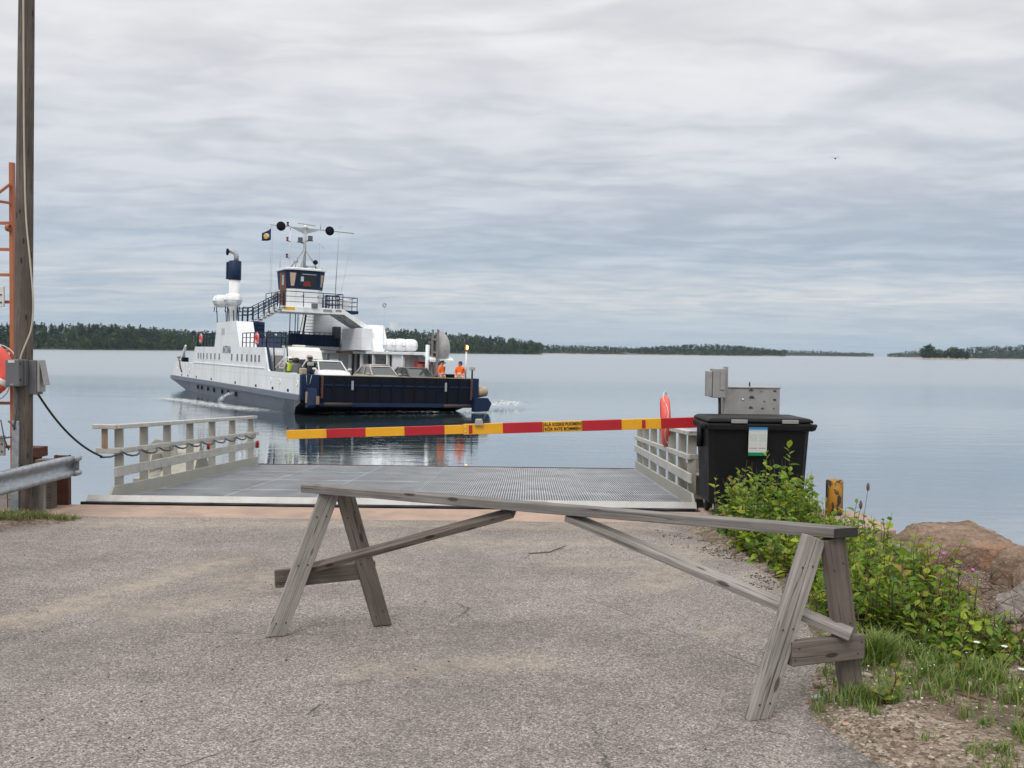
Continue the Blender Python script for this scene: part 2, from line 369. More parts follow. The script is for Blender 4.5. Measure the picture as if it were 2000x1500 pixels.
# ---- verge: gravel bank falling to the water on the right
EDGE = [(1.75, -8), (1.62, 2), (1.58, 3.99), (1.44, 4.46), (1.52, 4.85), (1.80, 5.55), (2.02, 6.6), (2.15, 8.0), (2.08, 8.85), (1.95, 9.8), (1.9, 10.4), (2.3, 10.7)]
def edge_x(y):
    for (x0, y0), (x1, y1) in zip(EDGE, EDGE[1:]):
        if y0 <= y <= y1: return x0 + (x1 - x0) * (y - y0) / (y1 - y0)
    return EDGE[-1][0] if y > 10 else EDGE[0][0]
def verge_z(x, y):
    dd = x - edge_x(y); zg = gz(x, y)
    up = max(-.05, min(.05, dd * .28)) + .035 * nz(x, y, 1.6, 1.0) * min(1, max(.3, dd * 2)) + .012 * nz(x, y, 6.0, 3)
    fall = 0.0
    s0 = 3.95 + .10 * (7 - y) if y < 9.2 else 3.0 - (y - 9.2) * .2
    if x > s0: fall = -.62 * (x - s0) ** 1.15
    if y > 8.7: fall -= .35 * (y - 8.7) * max(0, min(1, (x - 2.9) / .5))
    return zg + up + fall
m, k, bs, t = base_mat('gravel_soil')
co = k.n('TexCoord').outputs['Object']
v1 = k.n('TexVoronoi', Vector=co, Scale=46.0); v2 = k.n('TexVoronoi', Vector=co, Scale=120.0)
s1 = k.n('SeparateColor', Color=v1.outputs['Color']).outputs; s2 = k.n('SeparateColor', Color=v2.outputs['Color']).outputs
c = k.ramp(s1[0], [(0, (.07, .05, .038)), (.3, (.17, .125, .09)), (.6, (.30, .235, .175)), (.85, (.40, .335, .275)), (1, (.55, .50, .44))])
c = k.mix(.45, c, k.ramp(s2[0], [(0, (.06, .045, .035)), (.5, (.22, .165, .12)), (1, (.45, .38, .31))]))
so_ = k.noise(co, 1.4, 5, .65)
c = k.mix(k.maprange(so_, .42, .62, 0, .75), c, (.085, .058, .040))
c = k.mix(k.maprange(k.noise(co, 3.1, 5, .65), .55, .68, 0, .6), c, (.055, .07, .022))
setin(t, bs.inputs['Base Color'], c); bs.inputs['Roughness'].default_value = .95; bs.inputs['Specular IOR Level'].default_value = .2
hh = k.math('SUBTRACT', s1[1], v1.outputs['Distance']); b = k.n('Bump', Strength=.9, Distance=.014, Height=hh); t.links.new(b.outputs[0], bs.inputs['Normal'])
M_GRAVEL = m
mb = MB(); nx, ny = 90, 150; vs_ = []
for j in range(ny + 1):
    y = -6 + 16.8 * j / ny
    for i in range(nx + 1):
        x = edge_x(y) - .25 + (8.5 - edge_x(y)) * (i / nx) ** 1.3; vs_.append((x, y, verge_z(x, y)))
mb.add(vs_, [(j * (nx + 1) + i, j * (nx + 1) + i + 1, (j + 1) * (nx + 1) + i + 1, (j + 1) * (nx + 1) + i) for j in range(ny) for i in range(nx)], True)
tag(mb.build('ground', M_GRAVEL), 'stony soil bank beside the asphalt falling to the sea', kind='structure')
mb = MB(); vs_ = []   # left soil patch behind the guard rail
def left_z(x, y): return gz(x, y) + max(-.04, min(.05, (-5.0 - .12 * math.sin(y * 9) + .45 * (y - 10.05) - x) * .14)) + .012 * nz(x, y, 4)
for j in range(25):
    for i in range(41):
        x = -14 + 9.6 * i / 40; y = 8.4 + 2.26 * j / 24; vs_.append((x, y, left_z(x, y)))
mb.add(vs_, [(j * 41 + i, j * 41 + i + 1, (j + 1) * 41 + i + 1, (j + 1) * 41 + i) for j in range(24) for i in range(40)], True)
tag(mb.build('soil', M_GRAVEL), 'brown soil under the guard rail', kind='structure')

# ---- far islands and their woods
def leafcloud(kind, rng, n):
    """unit-height tree as loose triangles"""
    T = []
    for i in range(n):
        if kind == 0:      # spruce
            h = rng.uniform(.06, 1.0) ** .8; r = (1.0 - h) * .21 + .015; a = rng.uniform(0, 6.283); rr = r * rng.uniform(.35, 1.1); s = .055 + .075 * (1 - h)
            c_ = np.array([rr * math.cos(a), rr * math.sin(a), h])
            o_ = np.array([math.cos(a), math.sin(a), -.45]); q = np.array([-math.sin(a), math.cos(a), 0])
            T.append([c_ - o_ * s * .6 + np.array([0, 0, .02]), c_ + o_ * s * .9 + q * s * .8, c_ + o_ * s * .9 - q * s * .8])
        else:
            zc_, rz_, rx_ = ((.70, .30, .20), (.54, .46, .30))[kind - 1]
            u = rng.normal(size=3); u /= np.linalg.norm(u); rad = rng.uniform(.55, 1.08)
            lump = 1 + .22 * math.sin(4 * u[0] + 7 * u[2] + n) + .15 * math.sin(9 * u[1] + 3)
            c_ = np.array([u[0] * rx_ * rad * lump, u[1] * rx_ * rad * lump, zc_ + u[2] * rz_ * rad]); s = .075
            a1 = rng.normal(size=3); a2 = rng.normal(size=3)
            T.append([c_ + s * a1 * .7, c_ + s * a2 * .7, c_ - s * (a1 + a2) * .5])
    if kind != 0:
        for j in range(3):
            a = j * 2.1; T.append([np.array([.012 * math.cos(a), .012 * math.sin(a), 0]), np.array([.012 * math.cos(a + 2.1), .012 * math.sin(a + 2.1), 0]), np.array([0, 0, .6])])
    return np.array(T)
PROTO = {}
def forest(name, label, trees, mat, ntri, kind='stuff'):
    """trees: rows of x, y, z, height, width factor, kind, tone"""
    VS, VA = [], []
    for (x, y, z, h_, wf, kd, tone) in trees:
        key = (kd, RNG.integers(0, 5), ntri)
        if key not in PROTO: PROTO[key] = leafcloud(kd, np.random.default_rng(hash(key[:2]) % 999 + 5), ntri)
        T = PROTO[key].reshape(-1, 3); a = RNG.uniform(0, 6.28); ca, sa = math.cos(a), math.sin(a)
        P = np.empty_like(T); P[:, 0] = (T[:, 0] * ca - T[:, 1] * sa) * h_ * wf + x; P[:, 1] = (T[:, 0] * sa + T[:, 1] * ca) * h_ * wf + y; P[:, 2] = T[:, 2] * h_ + z
        VS.append(P); VA.append(np.full(len(P), tone) + np.repeat(RNG.normal(0, .06, len(P) // 3), 3))
    P = np.concatenate(VS); me = bpy.data.meshes.new(name); nt = len(P) // 3
    me.vertices.add(len(P)); me.vertices.foreach_set('co', P.ravel())
    me.loops.add(len(P)); me.loops.foreach_set('vertex_index', np.arange(len(P), dtype=np.int32))
    me.polygons.add(nt); me.polygons.foreach_set('loop_start', np.arange(0, len(P), 3, dtype=np.int32)); me.polygons.foreach_set('loop_total', np.full(nt, 3, dtype=np.int32))
    at = me.attributes.new('var', 'FLOAT', 'POINT'); at.data.foreach_set('value', np.clip(np.concatenate(VA), 0, .99).astype(np.float32))
    me.update(); me.validate(); me.materials.append(mat)
    return tag(link(name, me), label, kind=kind) if kind else link(name, me)
def var_mat(name, c0, c1, c2, rough=.8):
    m_, k_, bs_, t_ = base_mat(name)
    f = k_.n('Attribute', _attribute_name='var').outputs['Fac']
    setin(t_, bs_.inputs['Base Color'], k_.ramp(f, [(0, c0), (.5, c1), (1, c2)])); bs_.inputs['Roughness'].default_value = rough; bs_.inputs['Specular IOR Level'].default_value = .15
    return m_
M_WOOD_FAR = var_mat('far_wood', (.010, .024, .010), (.026, .054, .016), (.080, .125, .028))
M_REED = var_mat('reed', (.05, .10, .022), (.10, .17, .035), (.16, .22, .06))
M_SHORE = pmat('shore_rock', (.36, .27, .22), .9, var=.3, scale=.25, dirt=(.16, .13, .11), dirt_amt=.6, dirt_scale=.15)
M_FORESTFLOOR = pmat('forest_floor', (.022, .036, .014), .95, var=.4, scale=.12)
def island(name, label, wlabel, shore, ntri, wm=1.0, dz=0.0, th=(8, 13), step=3.4, rows=6, mix=(.27, .28, .45), depth=150, reed=None, rock=1.6, rockw=2):
    """shore: list of (x, y, top of the wood above the sea)"""
    mb_ = MB(); rings = []
    pts = []; shore = [(a, b__, c_ + dz) for a, b__, c_ in shore]
    for (a_, b_) in zip(shore, shore[1:]):
        L = math.hypot(b_[0] - a_[0], b_[1] - a_[1]); nn = max(1, int(L / 14))
        for i in range(nn): pts.append([a_[q] + (b_[q] - a_[q]) * i / nn for q in range(3)])
    pts.append(list(shore[-1]))
    for i, (x, y, zt) in enumerate(pts):
        L = math.hypot(x, y); ux, uy = x / L, y / L; hill = max(.8, zt - th[1] * .72); jz = 3 * nz(i * .9, 1.3, 1.0)
        e = min(1, i / 2, (len(pts) - 1 - i) / 2) if len(pts) > 4 else 1
        prof = [(-3 + jz, -1.0), (0 + jz, .05), (2.5 + jz, rock * (.6 + .4 * nz(i * 1.7, .4))), (9, rock + .8 * e), (45, hill * .75 * e), (90, hill * e), (depth, hill * .6 * e), (depth + 50, -1)]
        rings.append([Vector((x + ux * d_, y + uy * d_, z_)) for d_, z_ in prof])
    mb_.mat(0); n_ = 8; vs__ = [q for rg in rings for q in rg]; b0 = 0
    mb_.v = [tuple(q) for q in vs__]
    for j in range(len(rings) - 1):
        for i in range(n_ - 1):
            mb_.f.append((j * n_ + i, j * n_ + i + 1, (j + 1) * n_ + i + 1, (j + 1) * n_ + i)); mb_.m.append(0 if i < rockw else 1); mb_.sm.append(True)
    tag(mb_.build(name, [M_SHORE, M_FORESTFLOOR]), label, kind='structure')
    trees, reeds = [], []
    for (a_, b_) in zip(pts, pts[1:]):
        L = math.hypot(b_[0] - a_[0], b_[1] - a_[1]); nn = max(1, int(L / step + .5))
        for row in range(rows):
            dd = 5 + (row ** 1.35) * 92 / max(1, (rows - 1) ** 1.35)
            for i in range(nn):
                f = (i + RNG.uniform(0, 1)) / nn; x, y, zt = [a_[q] + (b_[q] - a_[q]) * f for q in range(3)]
                L2 = math.hypot(x, y); hill = max(.8, zt - th[1] * .72); dj = dd + RNG.uniform(-4, 4)
                zz = rock + (hill - rock) * min(1, max(0, dj - 9) / 80)
                kd = int(RNG.choice(3, p=mix)); h_ = RNG.uniform(*th) * (1.10 if kd == 0 and RNG.random() < .06 else .96)
                if row == 0: h_ *= RNG.uniform(.5, .9); kd = 2 if RNG.random() < .6 else kd
                tone = {0: .12, 1: .28, 2: .55}[kd] + RNG.normal(0, .12)
                trees.append((x + x / L2 * dj, y + y / L2 * dj, zz - .4, h_, RNG.uniform(.85, 1.3) * wm, kd, tone))
        if reed:
            for i in range(nn * 3):
                f = RNG.uniform(0, 1); x, y, zt = [a_[q] + (b_[q] - a_[q]) * f for q in range(3)]
                if nz(x * .02, y * .02, 1.0, reed) > -.25:
                    L2 = math.hypot(x, y); dj = RNG.uniform(-6, 4); reeds.append((x + x / L2 * dj, y + y / L2 * dj, -.2, RNG.uniform(1.2, 2.6), 2.4, 2, RNG.uniform(.2, .9)))
    forest('woodland', wlabel, trees, M_WOOD_FAR, ntri)
    if reeds: forest('reeds', 'bright green reed belt along the shore of ' + label, reeds, M_REED, 14)
island('island', 'the long wooded island behind the ferry', 'dense mixed wood on the long island behind the ferry',
       [(-560, 860, 22), (-440, 890, 24.5), (-400, 905, 26.5), (-370, 1000, 24.5), (-343, 1050, 21), (-290, 1110, 24), (-230, 1120, 26), (-190, 1100, 28), (-140, 1100, 28.5), (-100, 1130, 26.5), (-61, 1150, 25), (-10, 1170, 20.5), (36, 1185, 14.5)], 110, reed=.7, rock=.5, rockw=1, rows=7)
island('island', 'the low wooded island right of the long one', 'thin dark wood on the low island past the long one', [(30, 1600, 12), (83, 1600, 12.5), (168, 1620, 11.0), (200, 1630, 8.5)], 60, 1.5, 3.0, th=(6, 9.5), step=3.6, rows=5)
island('island', 'the humped wooded island in mid distance', 'dark wood on the humped island over the boom', [(205, 1680, 7), (255, 1700, 13), (300, 1700, 16), (345, 1700, 16.8), (400, 1730, 15.5), (450, 1770, 11), (505, 1800, 7.5)], 70, 1.5, 3.5, th=(7, 11), step=3.6, rows=5)
island('island', 'the faint low island far off above the grey box', 'blue-grey wood on the faint island above the grey box', [(560, 2700, 11), (720, 2650, 12), (815, 2600, 11.5), (900, 2600, 8), (965, 2600, 6.5)], 60, 1.6, 3.5, th=(6, 9), step=4.5, rows=5)
island('island', 'the faint island behind the tiny islet', 'blue-grey wood on the faint island left of the tiny islet', [(925, 2400, 5), (960, 2400, 11), (990, 2400, 14.5), (1080, 2420, 15)], 60, 1.6, 3.5, th=(6, 9), step=4.5, rows=5)
island('island', 'the wooded island at the right edge', 'dark blue-green wood on the island at the right edge', [(880, 1900, 18), (905, 1900, 20.5), (960, 1900, 22), (1010, 1900, 25), (1150, 1900, 24), (1300, 1900, 22)], 70, 1.5, 3.5, th=(8, 12), step=4.0, rows=5)
# the bare-rock islet with single trees
mb = MB()
def islet(cx, cy, L_, D_, H_, nm, lb):
    mb_ = MB(); rings = []
    for i in range(15):
        f = i / 14; e = math.sin(math.pi * min(1, max(.02, f))) ** .6
        rings.append([Vector((cx - L_ / 2 + L_ * f, cy + D_ * e * (q - .5), H_ * e * (math.sin(math.pi * q) ** .5 if 0 < q < 1 else 0) * (1 + .35 * nz(f * 6, q * 4, 1.0)) - .15)) for q in (0, .12, .3, .5, .7, .88, 1)])
    mb_.loft(rings, False, True, False); return tag(mb_.build(nm, M_SHORE), lb, kind='structure')
islet(508, 1150, 100, 28, 1.7, 'islet', 'low bare-rock islet carrying a clump of trees')
islet(592, 1160, 44, 18, 1.1, 'skerry', 'flat bare skerry right of the tree-clad islet')
isl = [(487, 15.0, 2, 1.0, .55, 'leftmost tall tree of the rocky islet'), (493, 16.4, 1, 1.35, .40, 'tallest leaning pine on the rocky islet'), (500, 10.5, 2, 1.0, .6, 'small round tree beside the islet pine'), (506, 11.3, 2, 1.1, .75, 'lighter green tree amid the islet clump'), (512, 10.4, 2, 1.1, .6, 'low bushy tree mid-right in the islet clump'), (519, 14.2, 2, 1.1, .55, 'dark tree left in the right half of the islet'), (525, 14.6, 2, 1.25, .5, 'broad dark tree right of the islet centre'), (531, 12.6, 2, 1.15, .5, 'dark round tree near the islet right end'), (537, 8.8, 2, 1.3, .3, 'lowest tree at the islet right end')]
for (x, h_, kd, wf, tone, lb) in isl:
    tr = thing('islet_tree', lb, 'tree', (x, 1152, .6), group='trees on the small rocky islet')
    c_ = forest('crown', None, [(0, 0, 0, h_, wf, kd, tone), (1.2, .5, 0, h_ * .8, wf * 1.1, 2, tone + .1)], M_WOOD_FAR, 260, None); c_.parent = tr
    mb = MB(); mb.tube([(0, 0, -.3), (.1, 0, h_ * .3), (.3, .1, h_ * .7)], [.28, .2, .08], 6); mb.build('trunk', pmat('islet_bark', (.09, .06, .045), .9), tr)
# ================================================================= QUAY FURNITURE
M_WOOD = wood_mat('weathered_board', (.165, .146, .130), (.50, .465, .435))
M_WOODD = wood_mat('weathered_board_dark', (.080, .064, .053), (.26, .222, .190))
M_WOODB = wood_mat('weathered_board_grey', (.095, .086, .080), (.33, .31, .29))
M_ENDG = pmat('dark_end_grain', (.035, .030, .027), .9, var=.3, scale=40, bump=.002, bscale=120)
M_NAIL = pmat('rusty_nail', (.05, .035, .03), .7)
def board(name, p0, p1, wdir, w, th, mat, parent, cut0=None, cut1=None, end1=None, bev=.004, split=False):
    """plank from p0 to p1; wide side along wdir; ends may be cut level at a height"""
    p0, p1 = Vector(p0), Vector(p1); x = (p1 - p0).normalized(); L = (p1 - p0).length
    y = Vector(wdir); y = (y - x * y.dot(x)).normalized(); z = x.cross(y)
    mw = Matrix((x, y, z)).transposed().to_4x4(); mw.translation = p0
    mb_ = MB(); seg = max(2, int(L / .25)); rings = []
    for i in range(seg + 1):
        f = i / seg; rg = []
        side = -1 if z.y > 0 else 1; wob = .10 * math.sin(2.3 * f + .4) + .05 * math.sin(9 * f); op = (.05 + .05 * math.sin(math.pi * f)) if split else 0
        cs = [(-1, -1), (1, -1), (1, 1), (-1, 1)]
        if split: cs = [(-1, -1), (wob - op, -1), (wob, -1 + (.6 if side < 0 else 0)), (wob + op, -1), (1, -1), (1, 1), (wob + op, 1), (wob, 1 - (.6 if side > 0 else 0)), (wob - op, 1), (-1, 1)]
        for sy, sz in cs:
            q = Vector((L * f, sy * w / 2, sz * th / 2))
            if 0 < i < seg: q += Vector((0, random.uniform(-1, 1) * .0016, random.uniform(-1, 1) * .0014))
            for ii, ct in ((0, cut0), (seg, cut1)):
                if i == ii and ct is not None:
                    wp = mw @ q; q = q + Vector(((ct - wp.z) / x.z, 0, 0))
            if i == seg and end1: q.x += end1 * (sy * .5)
            rg.append(q)
        rings.append(rg)
    mb_.loft(rings, True, False)
    me = mb_.mesh(name, [mat, M_ENDG]); bm = bmesh.new(); bm.from_mesh(me)
    long_e = [e for e in bm.edges if len(e.link_faces) == 2 and e.calc_face_angle_signed(0) > (1.3 if split else .6)]
    bmesh.ops.bevel(bm, geom=long_e, offset=bev, segments=2, affect='EDGES', profile=.5)
    bm.to_mesh(me); bm.free()
    for p_ in me.polygons:
        if p_.normal.x > .55 and end1: p_.material_index = 1
    o = link(name, me, parent); o.matrix_world = mw; return o
saw = thing('sawhorse', 'long weathered grey timber sawhorse barring the way to the ramp', 'sawhorse', (0, 0, 0))
def near(p): return Vector(p)
# right trestle
RN0, RN1 = near((1.178, 4.56, 1.86)), near((1.470, 4.685, 2.718))
RF0, RF1 = near((1.725, 4.80, 1.83)), near((1.565, 4.70, 2.716))
LN0, LN1 = near((-1.435, 5.92, 1.83)), near((-1.128, 6.04, 2.700))
LF0, LF1 = near((-.815, 6.215, 1.82)), near((-1.045, 6.09, 2.700))
board('leg', RN0, RN1, (1, .35, 0), .112, .050, M_WOOD, saw, cut0=gz(0, 4.56) + .002, split=True)
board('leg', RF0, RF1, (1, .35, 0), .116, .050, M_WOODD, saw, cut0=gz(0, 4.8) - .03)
board('leg', LN0, LN1, (1, .35, 0), .112, .050, M_WOOD, saw, cut0=gz(0, 5.92) + .002)
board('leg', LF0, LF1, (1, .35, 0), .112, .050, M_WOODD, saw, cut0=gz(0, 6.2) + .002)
BL, BR = Vector((-1.29, 6.09, 2.727)), Vector((1.62, 4.665, 2.745))
bd = (BR - BL).normalized(); bn = Vector((0, 0, 1)).cross(bd)
board('beam', BL, BR, bn, .100, .048, M_WOODB, saw, end1=.10)
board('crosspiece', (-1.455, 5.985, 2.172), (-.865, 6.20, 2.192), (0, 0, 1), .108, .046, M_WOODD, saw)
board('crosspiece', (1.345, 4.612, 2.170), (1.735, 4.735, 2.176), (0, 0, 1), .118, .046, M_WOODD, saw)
board('brace', (-1.25, 6.075, 2.222), (.02, 5.47, 2.692), (0, .9, .3), .072, .036, M_WOODD, saw)
board('brace', (1.655, 4.66, 2.252), (.315, 5.31, 2.700), (0, .9, .3), .085, .034, M_WOOD, saw)

# nail heads at the joints
def on_face(o_, x, y): # point on the camera-side wide face of a board
    m_ = o_.matrix_world; zz = m_.to_3x3() @ Vector((0, 0, 1)); th = max(v.co.z for v in o_.data.vertices); s_ = -1 if zz.y > 0 else 1
    return m_ @ Vector((x, y, s_ * th)), zz * s_
for o_ in list(saw.children):
    L_ = max(v.co.x for v in o_.data.vertices)
    for x in ((.10, .50, .84) if o_.name.startswith('leg') else (.07, .93) if o_.name.startswith('cross') else ()):
        for y in (-.028, .026):
            q, n_ = on_face(o_, L_ * x + y * .4, y); mb_ = MB(); mb_.lathe([(0, 0), (.0055, 0), (.0045, .0022), (0, .003)], 8, Matrix.Translation(q) @ n_.to_track_quat('Z', 'Y').to_matrix().to_4x4()); mb_.build('nail_head', M_NAIL, saw)

# ---- ferry ramp (link span)
M_RAIL = pmat('beige_rail_paint', (.37, .36, .315), .55, var=.10, scale=4, dirt=(.24, .17, .11), dirt_amt=.22, dirt_scale=5)
M_RAILW = pmat('worn_pale_paint', (.49, .48, .44), .6, var=.14, scale=6, dirt=(.30, .27, .23), dirt_amt=.4, dirt_scale=7)
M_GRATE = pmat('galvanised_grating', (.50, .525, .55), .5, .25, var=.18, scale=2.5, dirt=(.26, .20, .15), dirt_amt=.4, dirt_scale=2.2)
M_LIP = pmat('chequered_lip', (.41, .41, .40), .5, .2, var=.14, scale=3, dirt=(.30, .23, .16), dirt_amt=.35, dirt_scale=4, bump=.004, bscale=30)
M_RUST = pmat('rust', (.095, .034, .020), .85, var=.35, scale=9, bump=.003, bscale=50)
M_DARKST = pmat('dark_steel', (.05, .052, .055), .6, .4)
rp = thing('ferry_ramp', 'steel ferry ramp with open bar grating and beige side rails', 'ramp', (0, 11.78, 1.72))
RX0, RX1, RY0, RY1 = -4.93, 2.24, 11.80, 18.5
def rz(y): return 1.705 + (1.38 - 1.705) * (y - 11.78) / (18.5 - 11.78)
inv = Matrix.Translation((0, -11.78, -1.72))
def P_(x, y, z): return inv @ Vector((x, y, z))
def rx(f, y): return (RX0 + .10 * (y - RY0) / 6.7) + ((RX1 - RX0) + .02 * (y - RY0) / 6.7) * f
mb = MB(); nb = 216
for i in range(nb + 1):
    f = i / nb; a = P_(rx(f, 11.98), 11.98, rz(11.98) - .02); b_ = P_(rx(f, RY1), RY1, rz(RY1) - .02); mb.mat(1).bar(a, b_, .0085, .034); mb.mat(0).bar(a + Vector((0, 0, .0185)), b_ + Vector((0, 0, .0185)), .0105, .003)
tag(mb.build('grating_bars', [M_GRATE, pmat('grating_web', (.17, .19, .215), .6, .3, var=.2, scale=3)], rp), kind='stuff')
mb = MB()
for j in range(66):
    y = 11.98 + (RY1 - 11.98) * j / 65; mb.bar(P_(rx(0, y), y, rz(y) - .018), P_(rx(1, y), y, rz(y) - .018), .008, .018)
for j in range(6):
    for i in range(8): pass
tag(mb.build('grating_crossbars', M_GRATE, rp), kind='stuff')
mb = MB()
for f in (0, .166, .333, .5, .667, .833, 1): mb.bar(P_(rx(f, 11.98), 11.98, rz(11.98) - .012), P_(rx(f, RY1), RY1, rz(RY1) - .012), .011, .034)
for j in range(5):
    y = 11.99 + (RY1 - 12.0) * j / 4; mb.bar(P_(rx(0, y), y, rz(y) - .018), P_(rx(1, y), y, rz(y) - .018), .011, .036)
mb.build('panel_frame', M_GRATE, rp)
mb = MB()
for f in (.03, .35, .65, .97): mb.bar(P_(rx(f, 12), 12, rz(12) - .28), P_(rx(f, RY1), RY1, rz(RY1) - .28), .12, .42)
for j in range(7):
    y = 12.2 + 6.2 * j / 6; mb.bar(P_(rx(0, y), y, rz(y) - .20), P_(rx(1, y), y, rz(y) - .20), .10, .28)
mb.build('girder', M_DARKST, rp)
mb = MB(); mb.prism([(11.74, 1.722), (11.80, 1.790), (12.00, 1.708), (12.00, 1.690), (11.80, 1.772), (11.74, 1.704)], RX0 - .22, RX1 + .02, (1, 2, 0))
me = mb.mesh('lip_plate', M_LIP); me.transform(inv); link('lip_plate', me, rp)
mb = MB()
for i in range(150):
    x = RX0 - .15 + i * (RX1 - RX0 + .12) / 149; yy = .04 + .10 * ((i * 7) % 5) / 5; mb.bar((x, yy, .071 - .41 * (yy - .02)), (x + .02, yy + .015, .071 - .41 * (yy - .005)), .006, .006)
tag(mb.build('lip_tread', M_LIP, rp), kind='stuff')
mb = MB(); mb.bar(P_(RX0, RY1 + .03, rz(RY1) - .02), P_(rx(1, RY1), RY1 + .03, rz(RY1) - .02), .05, .06); mb.build('end_beam', M_RUST, rp)
def kerb(x_of, side):
    mb_ = MB(); y0, y1 = 11.84, 18.52
    vs__ = []
    for y in (y0, y1):
        x = x_of(y)
        for dx, dz in ((0, -.05), (.03 * side, -.05), (.03 * side, .155), (0, .155)):
            z = rz(y) + dz
            vs__.append(P_(x + dx, y + (.22 if (y == y0 and dz > 0) else 0), z))
    mb_.add(vs__, [(0, 1, 2, 3), (7, 6, 5, 4), (0, 4, 5, 1), (1, 5, 6, 2), (2, 6, 7, 3), (3, 7, 4, 0)]); mb_.build('kerb_plate', M_RAIL, rp)
kerb(lambda y: rx(0, y) - .005, -1); kerb(lambda y: rx(1, y) + .005, 1)
# side rails: flat posts with three longitudinal rails
def rail_side(xf, side, posts, top_out):
    for y in posts:
        mb_ = MB(); x = xf(y) + side * .07
        mb_.box((-.056, -.014, 0), (.056, .014, .88)); me_ = mb_.mesh('post', M_RAIL, bevel=.004, seg=1); o = link('post', me_, rp); o.location = P_(x, y, rz(y) + .0)
    def seg(nm, y0, y1, z0, z1, w, th, dx=0.0, mt=M_RAIL):
        mb_ = MB(); n_ = 7
        for i in range(1):
            mb_.bar(P_(xf(y0) + side * dx, y0, rz(y0) + z0), P_(xf(y1) + side * dx, y1, rz(y1) + z1), w, th)
        mb_.build(nm, mt, rp, bevel=.006, seg=1)
    seg('top_rail', posts[0] - .12, 18.5, .905, .905, .12, .055, .07, M_RAILW)
    seg('middle_rail', posts[0] - .05, 18.55, .60, .60, .05, .070, .02, M_RAILW)
    seg('guide_rail', posts[0] - .25, 18.6, .34, .40, .035, .125, .015, M_RAILW)
xl = lambda y: rx(0, y); xr = lambda y: rx(1, y)
rail_side(xl, -1, [12.35, 13.15, 14.0, 14.95, 16.0, 17.1, 18.25], True)
rail_side(xr, 1, [12.45, 13.25, 14.2, 15.2, 16.3, 17.4, 18.3], True)
# outward return at the shore end, left (rust-stained upright) and right
mb = MB(); mb.bar(P_(xl(12.2) - .05, 12.25, rz(12.25) + .905), P_(-5.26, 12.22, rz(12.2) + .905), .12, .055); mb.build('return_rail', M_RAILW, rp, bevel=.006, seg=1)
mb = MB(); mb.bar(P_(xl(12.3) - .02, 12.28, rz(12.25) + .60), P_(-5.24, 12.24, rz(12.2) + .60), .05, .070); mb.build('return_rail', M_RAILW, rp, bevel=.006, seg=1)
mb = MB(); mb.box((-.035, -.012, 0), (.035, .012, .26)); o = mb.build('return_post', pmat('rust_stained_paint', (.42, .34, .24), .6, dirt=(.22, .09, .04), dirt_amt=.9, dirt_scale=3, streak=True), rp); o.location = P_(-5.13, 12.24, rz(12.2) + .625); o['label'] = 'rust-stained short rail post'
mb = MB(); mb.bar(P_(xr(12.4) + .05, 12.40, rz(12.4) + .905), P_(2.95, 12.75, rz(12.4) + .86), .12, .055); mb.build('return_rail', M_RAILW, rp, bevel=.006, seg=1)
mb = MB(); mb.bar(P_(xr(12.4) + .02, 12.42, rz(12.4) + .60), P_(2.95, 12.72, rz(12.4) + .58), .05, .070); mb.build('return_rail', M_RAILW, rp, bevel=.006, seg=1)
mb = MB(); mb.box((-.035, -.012, 0), (.035, .012, .30)); o = mb.build('return_post', M_RAIL, rp); o.location = P_(2.52, 12.52, rz(12.4) + .62)
# hinge brackets outside the rails
def bracket(sg, x0, y0):
    mb_ = MB()
    if sg > 0:
        mb_.prism([(x0, 1.10), (x0 + .62, 1.10), (x0 + .62, 2.12), (x0 + .36, 2.26), (x0, 2.12)], y0 + .33, y0 + .36)
        for z in (1.12, 1.38, 1.68, 1.98): mb_.box((x0, y0, z), (x0 + .62, y0 + .33, z + .018))
        mb_.box((x0 + .60, y0, 1.1), (x0 + .62, y0 + .33, 2.1))
    else:
        mb_.prism([(x0 + .1, 1.2), (x0 + .62, 1.2), (x0 + .62, 2.05), (x0 + .28, 2.10), (x0 + .1, 1.95)], y0 + .55, y0 + .58)
        mb_.prism([(y0, 1.62), (y0 + .9, 1.62), (y0 + .8, 1.86), (y0 + .15, 1.90)], x0 + .35, x0 + .37, (1, 2, 0))
        mb_.box((x0 + .2, y0 - .2, 1.50), (x0 + 1.0, y0 + 1.1, 1.56))
        mb_.add([(x0 + .45, y0 + .2, 1.56), (x0 + 1.0, y0 + .2, 1.56), (x0 + 1.0, y0 + 1.1, 1.56), (x0 + .45, y0 + 1.1, 1.56), (x0 + .6, y0 + .9, 2.0), (x0 + .9, y0 + .9, 2.0)], [(0, 1, 5, 4), (1, 2, 5), (2, 3, 4, 5), (3, 0, 4)])
    me_ = mb_.mesh('hinge_bracket', M_RAIL); me_.transform(inv); link('hinge_bracket', me_, rp)
bracket(1, 2.36, 12.75); bracket(-1, -6.05, 15.2)

